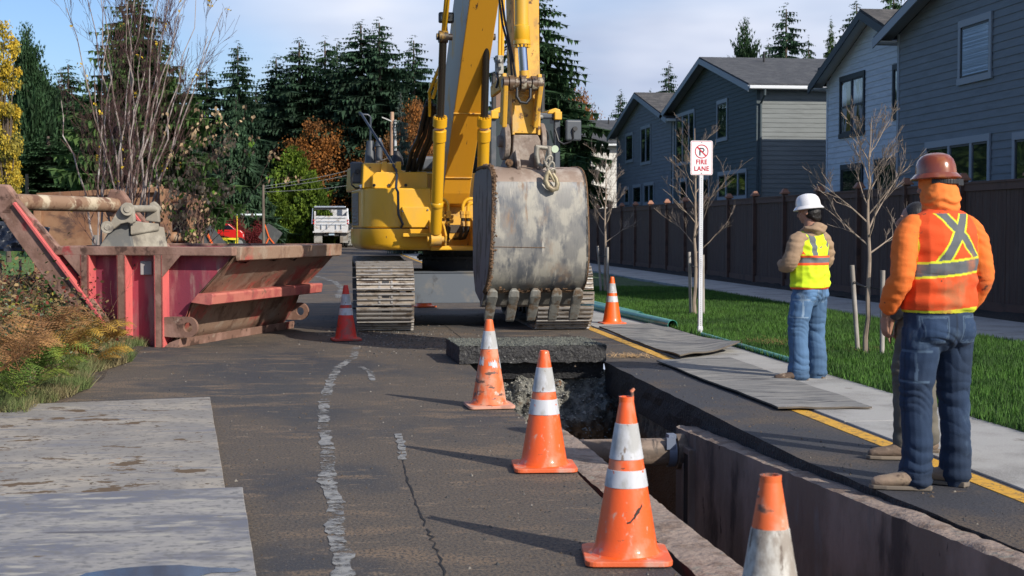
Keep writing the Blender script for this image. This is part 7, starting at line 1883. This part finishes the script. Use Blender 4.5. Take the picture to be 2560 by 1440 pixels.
put(O1, USED, 1440, 205, 108, 'orange maple right of the fir behind the arm', GM, 12, 150, 5.2)
put(O2, USED, 1468, 262, 112, 'yellow brown maple over the farthest roof', GM, 12, 120, 5.0)
put(PO, USED, 12, 5, 62, 'tall yellow poplar at the left edge', None, 24, 85, 2.6)
put(RS, USED, 645, 556, 99, 'crimson shrub right of the red pickup', 'crimson shrubs', 2.6, 80, 2.4, 'shrub')
put(RS, USED, 584, 537, 101, 'dark crimson shrub above the pickup hood', 'crimson shrubs', 2.6, 70, 2.4, 'shrub')
put(DG, USED, 1120, 380, 116, 'dark leafy tree behind the boom foot', None, 10, 260, 5)
# dark far wood behind everything on the left and centre
m = MB(); r = np.random.default_rng(9); n = 60000
X_ = r.uniform(-75, 24, n); Yw = r.uniform(138, 150, n); top = 11.5 + 2.5 * np.sin(X_ * .21) + 2 * np.sin(X_ * .67 + 1); Zw = r.random(n) ** .8 * top
a = r.normal(0, 1, (n, 3)); a /= np.linalg.norm(a, axis=1)[:, None]; b = np.cross(a, r.normal(0, 1, (n, 3))); b /= np.linalg.norm(b, axis=1)[:, None]; pos = np.stack([X_, Yw, Zw], 1)
V = np.stack([pos - a * .5, pos + b * .4, pos + a * .5, pos - b * .4], 1)
tag(tris('far_wood', V.reshape(-1, 3), np.arange(n * 4).reshape(-1, 4), fir_dark), 'dark wood behind the firs', None, kind='stuff')

# ---------------------------------------------------------------- bare branching
def branch(m, p, d, L_, r_, depth, rnd, upb=.25, spread=.55, mi=0, kids_=(3, 5), shrinkf=.62, crook=.12, seg=5, tips=None, rmin=.0012):
    pts = [Vector(p)]; d = Vector(d).normalized(); n = seg
    for i in range(n):
        d = (d + Vector((rnd.gauss(0, crook), rnd.gauss(0, crook), rnd.gauss(0, crook) + upb * .12))).normalized(); pts.append(pts[-1] + d * L_ / n)
    rr = [max(rmin, r_ * (1 - .75 * i / n)) for i in range(n + 1)]
    m.tube(pts, rr, 5 if r_ > .006 else 3, mi, caps=False)
    if tips is not None: tips.append((pts[-1], d))
    if depth <= 0: return
    for k in range(rnd.randint(*kids_)):
        t = rnd.uniform(.28, .98); i = min(n - 1, int(t * n)); q = pts[i].lerp(pts[i + 1], t * n - i); dl = (pts[i + 1] - pts[i]).normalized()
        o_ = dl.orthogonal().normalized(); o_ = Matrix.Rotation(rnd.uniform(0, 6.28), 3, dl) @ o_
        nd = (dl * (1 - spread * .4) + o_ * spread + Vector((0, 0, upb))).normalized()
        branch(m, q, nd, L_ * shrinkf * rnd.uniform(.6, 1.15), max(rmin, rr[i] * .55), depth - 1, rnd, upb, spread, mi, kids_, shrinkf, crook, seg, tips, rmin)
def young(px, py, ybr, ytop, wpx, seed, label, stakes, lean=0):
    g = G(px, py, .04); e = empty('young_tree', g); tag(e, label, 'tree', 'staked bare young trees'); rnd = random.Random(seed)
    sc_ = g.y; zb = P(px, ybr, g.y).z - .04; zt = P(px, ytop, g.y).z - .04; W = wpx / 2 * g.y / FPX * .82
    m = MB(); pts = [(0, 0, -.05)]; n = 12
    for i in range(1, n + 1): z = zt * .93 * i / n; pts.append((lean * z + rnd.gauss(0, .012), rnd.gauss(0, .012), z))
    rr = [.034 * (1 - .86 * (i / n) ** 1.0) for i in range(n + 1)]; m.tube(pts, rr, 8)
    nb = 15
    for k in range(nb):
        f = (k + .3) / nb; z = zb + (zt * .86 - zb) * f; i = min(n - 1, int(z / (zt * .93) * n)); a = k * 2.4 + rnd.uniform(-.3, .3)
        q = Vector(pts[i]).lerp(Vector(pts[i + 1]), (z / (zt * .93) * n) - i); Lk = W * (1.25 - .35 * f) * rnd.uniform(.75, 1.1) * (1.15 if f < .5 else 1)
        d = Vector((math.cos(a), math.sin(a), .75 + .7 * f))
        branch(m, q, d, Lk * 1.35, .0105 * (1 - .45 * f), 2, rnd, .34, .50, 0, (5, 8), .42, .10, 5, rmin=.0024)
    m.build('trunk', bark_pale, e)
    for (sx, sy, tx, ty) in stakes:
        a = G(sx, sy, .03); b = P(tx, ty, a.y); m = MB(); m.tube([a, b], [.026, .026], 10); st = m.build('tree_stake', M('stake_wood_%d' % sx, (.36, .33, .30), .85, layers=[((.25, .22, .19), 6, (1, 1, .3), .45, .6, 5)])); tag(st, 'weathered round stake ' + {2145: 'left of the bare tree beside the white hard hat', 2205: 'right of the bare tree, next to the orange sleeve', 1727: 'left of the bare tree behind the sign', 1758: 'behind the sign post', 1503: 'left of the farthest bare tree', 1520: 'right of the farthest bare tree'}[sx], 'stake', 'tree stakes')
    a = G(stakes[0][0], stakes[0][1], .03); b = P(stakes[0][2], stakes[0][3], a.y); a2 = G(stakes[1][0], stakes[1][1], .03); b2 = P(stakes[1][2], stakes[1][3], a2.y)
    q0 = a.lerp(b, .80) - g; q1 = a2.lerp(b2, .78) - g; zz_ = (q0.z + q1.z) / 2; m = MB()
    m.tube([q0, Vector((-.03, -.02, zz_)), Vector((.03, -.02, zz_)), q1], .007, 6); m.tube([q0 + Vector((0, .01, .02)), Vector((0, .045, zz_)), q1], .006, 6); m.build('tie', [blackm], e)
    return e
young(2165, 890, 640, 262, 250, 5, 'bare young tree beside the worker in the white hard hat', ((2145, 885, 2130, 663), (2205, 895, 2207, 676)), .01)
young(1737, 790, 640, 285, 175, 9, 'bare young tree behind the no parking sign', ((1727, 790, 1723, 630), (1758, 792, 1757, 637)))
young(1513, 733, 610, 355, 125, 13, 'bare young tree farthest down the lawn, right of the bucket', ((1503, 733, 1494, 615), (1520, 738, 1519, 618)))

# ---------------------------------------------------------------- bare birch clump behind the skip
bc_ = empty('bare_birch', G(318, 640)); bY = 24.0; bx_ = P(322, 560, bY).x; bc_.location = (bx_, bY, 0); tag(bc_, 'tall bare birch clump with thin reddish twigs behind the skip', 'tree')
birchm = M('birch_bark', (.30, .25, .23), .8, layers=[((.12, .075, .065), 5, (1, 1, .5), .46, .6, 6), ((.42, .39, .37), 9, (1, 1, .4), .6, .7, 4)])
twigm = M('birch_twig', (.11, .055, .048), .8)
rnd = random.Random(4); tips = []
tops = [(240, -40), (270, -60), (300, -80), (335, -70), (365, -60), (400, -60), (430, -40), (460, -20), (500, 0), (555, 30), (175, 20), (210, -60), (350, 120), (280, 60), (410, 60), (470, 120), (525, 90), (145, 250), (230, 160), (320, -20), (385, 20), (445, 40)]
for k, (tx, ty) in enumerate(tops):
    m = MB(); off = Vector((rnd.gauss(0, .28), rnd.gauss(0, .3), 0)); T_ = P(tx, ty, bY + rnd.uniform(-1.2, 1.2)) - bc_.location
    n = 11; pts = []; base_ = off + Vector((0, 0, .2)); L_ = (T_ - base_).length
    side_ = Vector((T_.x - base_.x, T_.y - base_.y, 0))
    for i in range(n + 1):
        t = i / n; p = base_ + Vector((side_.x * t ** .9, side_.y * t ** 1.2, (T_.z - base_.z) * t)) + Vector((rnd.gauss(0, .035), rnd.gauss(0, .035), 0)) * (i > 0) - side_.normalized() * .10 * math.sin(PI * t); pts.append(p)
    r0 = rnd.uniform(.015, .027); rr = [r0 * (1 - .85 * i / n) + .0025 for i in range(n + 1)]; m.tube(pts, rr, 6, 0)
    for q in range(rnd.randint(5, 8)):
        t = rnd.uniform(.22, .97); i = min(n - 1, int(t * n)); p = pts[i].lerp(pts[i + 1], t * n - i); dl = (pts[i + 1] - pts[i]).normalized(); a = rnd.uniform(0, 6.28)
        d = dl * 1.0 + Vector((math.cos(a), math.sin(a), .1)) * .48
        branch(m, p, d, L_ * rnd.uniform(.13, .26) * (1.1 - .5 * t), rr[i] * .36, 2, rnd, .22, .42, 1, (3, 5), .6, .07, 5, tips, rmin=.0024)
    m.build('stem', [birchm, twigm], bc_)
m = MB(); yl_ = leafmat('birch_leaf', (.62, .42, .04))
for p, d in tips:
    if rnd.random() < .009 or (p.z > 5.0 and abs(p.x - 1.5) < .25 and rnd.random() < .25):
        for q in range(3):
            c_ = p + Vector((rnd.gauss(0, .03), rnd.gauss(0, .03), rnd.gauss(0, .03))); a = Vector((rnd.gauss(0, 1), rnd.gauss(0, 1), rnd.gauss(0, 1))).normalized(); b = a.orthogonal().normalized()
            m.add([c_ - a * .03, c_ + b * .022, c_ + a * .03, c_ - b * .022], [(0, 1, 2, 3)])
lv = m.build('leaf', yl_, bc_); lv['kind'] = 'stuff'

# leafy torn shrub sticking out behind the skip
sb_ = empty('torn_shrub', (P(470, 600, 23.0).x, 23.0, .6)); tag(sb_, 'torn shrub with wilted beige leaves behind the skip', 'shrub'); m = MB(); rnd = random.Random(12); tips = []
for k in range(20):
    tx, ty = rnd.uniform(400, 612), rnd.uniform(330, 540)
    if tx > 520 and ty > 480: ty -= 60
    T_ = P(tx, ty, 23.0 + rnd.uniform(-.8, .8)) - sb_.location; b0 = Vector((rnd.uniform(-.5, .2), 0, 0)); d = (T_ - b0)
    branch(m, b0, d, d.length * .95, .008, 2, rnd, .03, .5, 0, (3, 5), .34, .09, 7, tips, rmin=.0018)
m.build('twigs', twigm, sb_)
beige = leafmat('wilted_leaf', (.50, .37, .22), c2=(.27, .17, .10), sc=3); fresh = leafmat('fresh_leaf', (.13, .25, .03))
for nm, mt, fr in (('wilted_leaves', beige, .95), ('green_leaves', fresh, .22)):
    m = MB()
    for p, d in tips:
        if rnd.random() < fr:
            for q in range(rnd.randint(1, 4)):
                c_ = p - d * rnd.uniform(0, .12) + Vector((rnd.gauss(0, .03), rnd.gauss(0, .03), rnd.gauss(0, .03))); a = Vector((rnd.gauss(0, .5), rnd.gauss(0, .5), -1)).normalized(); b = (Matrix.Rotation(rnd.uniform(0, 6), 3, a) @ a.orthogonal()).normalized(); L_ = rnd.uniform(.045, .075)
                m.add([c_, c_ + a * L_ * .5 + b * L_ * .42, c_ + a * L_ * 1.25, c_ + a * L_ * .5 - b * L_ * .42], [(0, 1, 2, 3)])
    m.build(nm, mt, sb_)['kind'] = 'stuff'

# ---------------------------------------------------------------- fern bank at the left
def bankz(x, y):
    t = max(0, min(1, (-2.35 - x) / 1.1)); e = max(0, min(1, (y - 11.2) / .8)) * max(0, min(1, (23 - y) / 3.0)); return .02 + .42 * t * t * (3 - 2 * t) * e + .03 * fbm((x, y, 0), 1.5, 3) * e
m = MB()
def bk_(u, v):
    x = -2.25 - 3.6 * u - .10 * noise.noise(Vector((v * 12, 0, 2))); y = 11.2 + 13 * v; return (x, y, bankz(x, y) if u > 0 else .004)
m.grid(bk_, 50, 150); tag(m.build('bank_ground', soil), kind='structure')
def frond(m, p, a, L_, rise, rnd, mi=0):
    """one bracken frond: arching stalk, tapering rows of leaflets each with small lobes"""
    d = Vector((math.cos(a), math.sin(a), 0)); s_ = Vector((-math.sin(a), math.cos(a), 0)); n = 15; pts = []
    for i in range(n + 1):
        t = i / n; pts.append(Vector(p) + d * L_ * (t * .8 + .1 * math.sin(t * 3)) + Vector((0, 0, rise * math.sin(min(1, t * 1.05) * 2.25) * L_)))
    m.tube(pts, [.004 * (1 - .8 * i / n) for i in range(n + 1)], 3, mi, caps=False)
    roll = rnd.uniform(-.4, .4)
    for i in range(3, n + 1):
        t = i / n; w_ = L_ * .36 * math.sin(min(1, (1 - t) * 1.15 + .05) * 1.57) * (1 if i > 4 else .8); dl = (pts[i] - pts[i - 1]).normalized()
        for sg in (-1, 1):
            o_ = (s_ * sg + dl * .42 + Vector((0, 0, -.12 + roll * sg))).normalized(); nn_ = o_.cross(dl) if sg > 0 else dl.cross(o_)
            nl = 5; wd = L_ / n * .46
            for q in range(nl):
                t0, t1 = q / nl, (q + .92) / nl; hw_ = wd * (1 - t0 * .8); a0 = pts[i] + o_ * w_ * t0; a1 = pts[i] + o_ * w_ * t1
                m.add([a0, a0 + dl * hw_ + o_ * w_ * .08, a1], [(0, 1, 2)], mi); m.add([a0, a1, a0 - dl * hw_ + o_ * w_ * .08], [(0, 1, 2)], mi)
fernm = [leafmat('fern_gold', (.42, .26, .045), c2=(.28, .15, .04), sc=3), leafmat('fern_rust', (.38, .20, .075), c2=(.24, .12, .05), sc=3), leafmat('fern_green', (.20, .24, .035), c2=(.10, .16, .03), sc=3), leafmat('fern_straw', (.46, .32, .15), c2=(.24, .15, .08), sc=3)]
ferns = [(40, 985, 2, 'yellow green fern nearest the pale plate'), (100, 940, 2, 'green fern at the left edge of the near grass'), (215, 905, 0, 'bright gold fern hanging over the grass verge'), (160, 880, 0, 'gold fern in the middle of the bank'), (60, 880, 1, 'rust brown fern at the left edge of the bank'), (120, 830, 1, 'brown fern behind the gold ones'), (255, 850, 0, 'gold fern near the dark leaved brambles'), (190, 800, 3, 'straw coloured fern behind the bank crest'), (300, 800, 1, 'rust fern against the red skip ribs'), (30, 800, 2, 'olive fern in the upper left of the bank'), (80, 760, 3, 'dry straw fern left of the lifting arm'), (150, 755, 1, 'dry brown fern under the lifting arm'), (235, 770, 3, 'pale dry fern at the foot of the arm'), (10, 920, 1, 'brown fern cut by the left edge'), (0, 745, 1, 'dry brown fern at the upper left corner of the bank')]
for (px, py, mi, lab) in ferns:
    rnd = random.Random(px * 7 + py); g = G(px, py); 
    for _ in range(3): z_ = bankz(g.x, g.y); g = G(px, py, z_)
    e = empty('fern', (g.x, g.y, z_ - .02)); tag(e, lab, 'fern', 'bracken ferns on the bank'); m = MB()
    for k in range(rnd.randint(13, 18)):
        frond(m, (rnd.gauss(0, .04), rnd.gauss(0, .04), 0), rnd.uniform(0, 6.28), rnd.uniform(.30, .58), rnd.uniform(.22, .62), rnd)
    m.build('fronds', fernm[mi], e)['kind'] = 'stuff'
# undergrowth: round bramble leaves of several colours, thin canes and grass
bramb = [leafmat('bramble_green', (.055, .12, .03)), leafmat('bramble_dark', (.025, .055, .02)), leafmat('bramble_red', (.20, .045, .03)), leafmat('bramble_yellow', (.30, .25, .05)), leafmat('bramble_brown', (.28, .19, .09)), leafmat('leaf_pale', (.22, .26, .17))]
r = np.random.default_rng(3); n = 26000
def bankpts(n, x0=-5.6, x1=-2.45, y0=12.0, y1=21.5): 
    x = r.uniform(x0, x1, n); y = r.uniform(y0, y1, n); z = np.array([bankz(a_, b_) for a_, b_ in zip(x, y)]); return x, y, z
x, y, z = bankpts(n); hgt = np.abs(r.normal(0, .20, n)) * np.clip((-2.35 - x) / .5, .15, 1) * (1 + .5 * np.sin(x * 5 + y * 3))
pos = np.stack([x, y, z + hgt], 1); a = r.normal(0, 1, (n, 3)); a[:, 2] *= .6; a /= np.linalg.norm(a, axis=1)[:, None]; b = np.cross(a, r.normal(0, 1, (n, 3)) + [0, 0, 1.5]); b /= np.linalg.norm(b, axis=1)[:, None]
s_ = r.uniform(.010, .028, n)[:, None]; cl = (np.sin(x * 2.1 + 3) + np.sin(y * 1.7) + r.normal(0, .9, n)); mi = np.select([cl > 1.9, cl > 1.3, cl > .5, cl > -.3, cl > -1.6], [3, 2, 0, 1, 4], 4); mi = np.where((mi == 1) & (r.random(n) < .7), 4, mi); mi = np.where(r.random(n) < .06, 5, mi)
V = np.stack([pos - a * s_, pos - a * s_ * .3 + b * s_ * .75, pos + a * s_ * .5 + b * s_ * .6, pos + a * s_ * 1.2, pos + a * s_ * .5 - b * s_ * .6, pos - a * s_ * .3 - b * s_ * .75], 1)
tag(tris('undergrowth', V.reshape(-1, 3), np.arange(n * 6).reshape(-1, 6), bramb, None, mi), 'brambles and fallen leaves on the bank', None, kind='stuff')
m = MB(); rnd = random.Random(31)
for k in range(260):
    x_ = rnd.uniform(-5.4, -2.6); y_ = rnd.uniform(12.2, 21); z_ = bankz(x_, y_); branch(m, (x_, y_, z_), (rnd.gauss(0, .5), rnd.gauss(0, .5), 1), rnd.uniform(.25, .75), .003, 1, rnd, .1, .6, 0, (2, 4), .5, .22, 5, rmin=.0018)
tag(m.build('dry_canes', M('cane', (.20, .12, .075), .9)), 'thin dry canes among the ferns', None, kind='stuff')
vg = M('verge_grass', (.11, .15, .045), .8, island=.55, trans=.2, layers=[((.22, .18, .09), 2.0, (1, 1, 1), .45, .62, 4)])
def vx(n):
    y = rng.uniform(11.3, 21, n); x = -2.28 - np.abs(rng.normal(0, .42, n)) - .10 * np.sin(y * 2.3); return x, y, np.array([bankz(a_, b_) for a_, b_ in zip(x, y)]) - .01
tag(blades('verge_grass', 26000, vx, .04, .15, .009, vg, lean=1.1), 'grass tufts along the dirt verge', None, kind='stuff')
def vx2(n):
    x = rng.uniform(-8, -3.4, n); y = rng.uniform(12, 24, n); return x, y, np.array([bankz(a_, b_) for a_, b_ in zip(x, y)]) - .01
tag(blades('rough_grass', 26000, vx2, .05, .25, .012, vg, lean=1.0), 'rough grass on the bank', None, kind='stuff')
# ================================================================ DUMP TRUCK, PICKUP, SIGNS, POLES
wpaint = M('truck_white', (.52, .52, .53), .45, layers=[((.33, .27, .22), 1.6, (1, 1, 1.5), .50, .66, 7), ((.24, .19, .15), 3, (1, 1, 1), .60, .70, 6)])
chrm = M('truck_rail', (.50, .54, .60), .3, metal=.6)
tyre = M('tyre', (.02, .02, .02), .9); flap = M('mud_flap', (.28, .27, .25), .85, layers=[((.18, .15, .12), 2, (1, 1, 1), .45, .6, 5)]); redl = M('red_lens', (.55, .02, .02), .3); rimm = M('rim_metal', (.5, .5, .52), .35, metal=.7)
TY = 106.0; s_ = TY / FPX; tx = P(828, 600, TY).x
trk = empty('dump_truck', (tx, TY, 0)); tag(trk, 'white dump truck seen from behind down the road', 'truck')
X = lambda px: (px - 828) * s_; Z = lambda py: P(828, py, TY).z
m = MB()   # box body: tailgate, open top walls
m.bx(X(786), X(870), 0, .10, Z(579), Z(540)); m.bx(X(786), X(790), .1, 5.0, Z(575), Z(528)); m.bx(X(866), X(870), .1, 5.0, Z(575), Z(528)); m.bx(X(786), X(870), 4.9, 5.0, Z(575), Z(519)); m.bx(X(786), X(870), .1, 5, Z(579), Z(572))
m.bx(X(783), X(873), .0, .3, Z(582), Z(578)); bd = m.build('dump_body', wpaint, trk, bevel=.02)
m = MB()
for pz in (544, 553, 561): m.bx(X(792), X(864), -.05, 0, Z(pz + 1.5), Z(pz))
for px in (803, 817, 839, 852): m.bx(X(px), X(px + 2), -.09, 0, Z(572), Z(560))
m.build('tailgate_rib', chrm, bd)
m = MB(); m.bx(X(786), X(864), .4, .9, Z(519), Z(515)); m.build('tarp_roller', chrm, trk, bevel=.03)
m = MB(); m.bx(X(786), X(866), .5, .8, Z(524), Z(519.2)); m.build('tarp', blackm, trk)
m = MB(); m.cyl((X(829), 4.7, Z(575)), (X(829), 4.5, Z(521)), .12, 12); m.build('hoist_cylinder', wpaint, trk)
for sx in (781, 871): m = MB(); m.beam((X(sx), 0, Z(560)), (X(sx + (2 if sx < 800 else -2)), .4, Z(521)), .05, .05); m.build('tarp_arm', chrm, trk)
for a, b in ((784, 787), (868, 871)):
    for k in (549, 556): m = MB(); m.bx(X(a), X(b), -.06, -.0, Z(k + 4), Z(k)); m.build('tail_light', redl, trk)
m = MB(); m.bx(X(806), X(851), .3, 5, Z(588), Z(582)); m.bx(X(810), X(847), .2, .35, Z(590), Z(586)); m.bx(X(798), X(860), 5.2, 7.2, Z(590), Z(530)); m.build('chassis', frame_dark, trk)
m = MB(); m.bx(X(822), X(836), .12, .16, Z(588), Z(584)); m.build('licence_plate', M('plate_blue_grey', (.35, .45, .55), .5), trk)
for a, b in ((786, 806), (850, 870)):
    m = MB(); m.bx(X(a), X(b), .35, .38, Z(607), Z(583)); m.build('mud_flap', flap, trk)
    for yy in (1.3, 2.7):
        for q in (a + 1, b - 9): m = MB(); m.cyl((X(q), yy, .52), (X(q + 8), yy, .52), .52, 24); wq = m.build('wheel', tyre, trk, bevel=.05)
m = MB(); m.bx(X(797), X(859), 5.4, 6.8, Z(575), Z(520)); m.build('truck_cab', wpaint, trk, bevel=.08)
m = MB(); m.bx(X(775), X(779), 5.5, 5.7, Z(556), Z(542)); m.build('truck_mirror', blackm, trk)

# red pickup seen from the side
PY = 96.0; gx = P(562, 600, PY).x; pk = empty('pickup', (gx, PY, 0)); tag(pk, 'red crew cab pickup facing right beyond the skip', 'pickup'); s_ = PY / FPX
XP = lambda px: (px - 562) * s_; ZP = lambda py: P(562, py, PY).z
redp = M('pickup_red', (.55, .012, .012), .3, coat=.6); dkg = M('dark_glass', (.012, .015, .025), .08)
zb_, zc_ = .62, ZP(577)
out_ = [(530, 600), (530, 563), (534, 559), (571, 559), (586, 573), (600, 576), (606, 582), (607, 600)]
out_ = [(XP(a), ZP(b)) for a, b in out_]; out_[0] = (XP(470), .60); out_.insert(1, (XP(470), ZP(579))); out_.insert(2, (XP(530), ZP(579))); out_[-1] = (out_[-1][0], .60)
m = MB(); m.prism([(x_, 0, z_) for x_, z_ in out_], (0, 1.95, 0)); pb_ = m.build('truck_body', redp, pk, bevel=.05)
for (a, b) in (((537, 575), (557, 563)), ((562, 575), (583, 563))):
    m = MB()
    if a[0] < 550: m.prism([(XP(537), -.012, ZP(574)), (XP(556), -.012, ZP(574)), (XP(556), -.012, ZP(563)), (XP(539), -.012, ZP(563))], (0, .01, 0))
    else: m.prism([(XP(562), -.012, ZP(574)), (XP(586), -.012, ZP(574)), (XP(573), -.012, ZP(563)), (XP(562), -.012, ZP(563))], (0, .01, 0))
    m.build('side_window', dkg, pb_)
m = MB(); m.bx(XP(559), XP(560), -.012, 0, .7, ZP(562)); m.bx(XP(540), XP(553), -.02, 0, ZP(579), ZP(578)); m.bx(XP(562), XP(574), -.03, 0, ZP(579), ZP(578)); m.build('door_handle', M('handle_dark', (.2, .02, .02), .4), pb_)
for px in (597, 490):
    m = MB(); m.cyl((XP(px), -.03, .42), (XP(px), .25, .42), .42, 28); wq = m.build('wheel', tyre, pk, bevel=.03); m = MB(); m.cyl((XP(px), -.045, .42), (XP(px), -.02, .42), .25, 20); m.cyl((XP(px), -.06, .42), (XP(px), -.02, .42), .08, 12); m.build('rim', rimm, wq)
m = MB(); m.bx(XP(603), XP(607), .1, .5, .85, 1.05); m.build('headlight', M('headlamp', (.7, .7, .7), .2), pk)
# yellow tub behind the diamond sign back
yb = P(568, 598, 80); m = MB(); m.lathe([(.55, 0), (.62, .55), (.64, .58), (.60, .58), (.54, .1)], 20, c=(yb.x, 80, 0)); m.lathe([(.001, .1), (.54, .1)], 20, c=(yb.x, 80, 0)); ty_ = m.build('yellow_tub', M('tub_yellow', (.75, .62, .04), .5)); tag(ty_, 'yellow plastic tub in front of the red pickup', 'tub')
o_ = ty_; 
for v_ in o_.data.vertices: v_.co.x -= yb.x; v_.co.y -= 80
o_.location = (yb.x, 80, 0); o_.scale = (1.0, 1, 1.55)

# backs of diamond road work signs on orange stands
signb = M('sign_back', (.055, .057, .06), .55, layers=[((.09, .09, .09), 3, (1, 1, 1), .5, .65, 5)]); orstand = M('stand_orange', (.75, .12, .015), .5)
def diamond(px, py, half, Y, label, tilt, legs):
    s_ = Y / FPX; c_ = P(px, py, Y); e = empty('road_work_sign', (c_.x, Y, 0)); tag(e, label, 'road sign', 'diamond sign backs on orange stands'); z = c_.z; h_ = half * s_
    m = MB(); rot = Matrix.Rotation(R(tilt), 3, 'Y')
    pts = [rot @ Vector((a * h_, 0, b * h_)) for a, b in ((1, .06), (.94, 0), (0, -.94), (-.06, -1), (-1, 0), (-.94, .06), (0, 1), (.06, .94))]
    pts = [rot @ Vector((a * h_, 0, b * h_)) for a, b in ((1, 0), (.95, -.07), (.07, -.95), (0, -1), (-.07, -.95), (-.95, -.07), (-1, 0), (-.95, .07), (-.07, .95), (0, 1), (.07, .95), (.95, .07))]
    m.prism([p + Vector((0, 0, z)) for p in pts], (0, .02, 0)); m.build('sign_panel', signb, e)
    for (a, b) in legs:
        A_, B_ = P(*a, Y - .05), P(*b, Y - .05); m = MB(); m.beam((A_.x - c_.x, -.05, A_.z), (B_.x - c_.x, -.05, max(.02, B_.z)), .06, .04, up=(0, 1, 0)); m.build('stand_leg', orstand, e)
diamond(676, 588, 30, 78, 'dark diamond sign back with an orange inverted Y stand left of the dump truck', -10, (((662, 561), (673, 594)), ((673, 594), (664, 612)), ((673, 594), (688, 612))))
diamond(428, 618, 72, 40, 'large dark diamond sign back with an orange bar behind the torn shrub', 5, (((427, 540), (444, 590)), ((444, 590), (450, 625))))
diamond(520, 630, 66, 44, 'dark sign back leaning in front of the red pickup', 6, (((519, 585), (529, 606)), ((529, 606), (536, 630))))

# utility poles and wires
polem = M('pole_wood', (.16, .125, .10), .9, layers=[((.09, .07, .055), 4, (1, 1, .2), .5, .65, 4)]); palep = M('pale_pole', (.42, .27, .18), .9, layers=[((.30, .18, .12), 4, (1, 1, .2), .5, .65, 4)]); wirem = M('wire_grey', (.20, .21, .21), .6)
def pole(px, ytop, Y, r_, label, mat=polem, arms=()):
    t = P(px, ytop, Y); e = empty('utility_pole', (t.x, Y, 0)); tag(e, label, 'utility pole', 'utility poles'); m = MB(); m.tube([(0, 0, -.2), (0, 0, t.z)], [r_ * 1.15, r_ * .85], 12); m.build('pole_shaft', mat, e)
    for (a, b) in arms:
        A_, B_ = P(*a, Y - .2), P(*b, Y - .2); m = MB(); m.beam((A_.x - t.x, -.2, A_.z), (B_.x - t.x, -.2, B_.z), .08, .08); m.build('crossarm', M('crossarm_pale', (.45, .45, .43), .7), e)
    return e
pole(658, 462, 74, .075, 'thin brown pole right of the red pickup')
pole(67, 435, 80, .10, 'grey brown pole far left above the skip arm')
pole(980, 280, 106, .17, 'pale wooden pole behind the engine housing', palep, arms=(((955, 293), (979, 303)),))
m = MB(); t = P(988, 300, 105.8); m.tube([(t.x, 105.8, P(988, 440, 105.8).z), (t.x, 105.8, t.z)], .11, 10); cv = m.build('conduit', M('conduit_grey', (.42, .44, .45), .6)); cv.parent = bpy.data.objects['utility_pole.002']; cv.matrix_parent_inverse = Matrix.Translation(-bpy.data.objects['utility_pole.002'].location)
def wire(pts, label, r_=.012, sag=.25):
    P3 = [P(*p) for p in pts]; out_ = []
    for a, b in zip(P3[:-1], P3[1:]):
        for i in range(14): t = i / 14; q = a.lerp(b, t); q.z -= sag * math.sin(PI * t); out_.append(q)
    m = MB(); m.tube(out_ + [P3[-1]], r_, 5); o = m.build('overhead_wire', wirem); return tag(o, label, 'wire', 'overhead wires')
wire([(658, 466, 74), (985, 390, 106)], 'wire rising from the thin pole to the pale pole, upper one')
wire([(658, 472, 74), (985, 404, 106)], 'wire rising from the thin pole to the pale pole, middle one')
wire([(658, 480, 74), (985, 440, 106)], 'wire rising from the thin pole to the pale pole, lowest one')
wire([(658, 465, 74), (596, 534, 76)], 'guy wire slanting left from the thin pole', sag=.02)
m = MB(); a, b = P(592, 537, 76), P(655, 537, 76); m.tube([a, b], .055, 10); 
gt = m.build('barrier_bar', M('barrier_white', (.62, .68, .72), .5)); tag(gt, 'white horizontal bar left of the thin pole', 'barrier')
m = MB(); a = P(592, 550, 76); m.tube([(a.x, 76, 0), (a.x, 76, P(592, 548, 76).z)], .045, 10); m.tube([(a.x, 76, P(592, 549, 76).z), (a.x, 76, P(592, 538, 76).z)], .04, 8); gp = m.build('bollard', M('bollard_yellow', (.75, .52, .04), .5)); tag(gp, 'yellow post under the left end of the white bar', 'post')
# grey weathered fence by the truck
m = MB(); 
for i in range(22):
    a = P(866 + i * 1.9, 600, 112); m.box((a.x, 112, .95), (.05, .03, 1.7))
o = m.build('picket_fence', M('grey_picket', (.30, .30, .28), .9)); tag(o, 'weathered grey fence just right of the dump truck', 'fence')
# silt fence, wire fence posts and tarp at the far left
tarpm = M('black_tarp', (.018, .022, .032), .28, layers=[((.10, .12, .16), 2.2, (1, 1, 4), .62, .74, 5, .15)], bump=.06, bscale=3, bstretch=(1, 1, 3))
m = MB(); m.grid(lambda u, v: (P(-80 + 190 * u, 600, 27).x, 27 + .6 * v + .15 * noise.noise(Vector((u * 9, v * 5, 0))), max(.25, (P(0, 628, 27).z + (P(0, 545, 27).z - P(0, 628, 27).z) * v * (1 - .28 * u)) )), 40, 16); tp = m.build('plastic_sheet', tarpm); tag(tp, 'shiny black plastic sheet behind the lifting arm', 'plastic sheet')
m = MB(); m.grid(lambda u, v: (P(-60 + 150 * u, 690, 22).x, 22 + .08 * noise.noise(Vector((u * 12, v * 4, 0))), .02 + (P(0, 682 + 10 * math.sin(u * 3), 22).z) * v), 30, 8); sf = m.build('silt_fence', M('silt_fabric', (.012, .013, .014), .7, bump=.02, bscale=6)); tag(sf, 'low black silt fence in front of the bright grass at the left edge', 'silt fence')
for px in (5, 54):
    a = P(px, 640, 22); m = MB(); m.tube([(a.x, 21.9, 0), (a.x, 21.9, P(px, 648, 22).z)], .022, 6); o = m.build('fence_stake', dkg); tag(o, 'thin dark stake of the silt fence ' + ('at the very left edge' if px < 20 else 'beside the lifting arm'), 'stake')
bpy.context.view_layer.update()
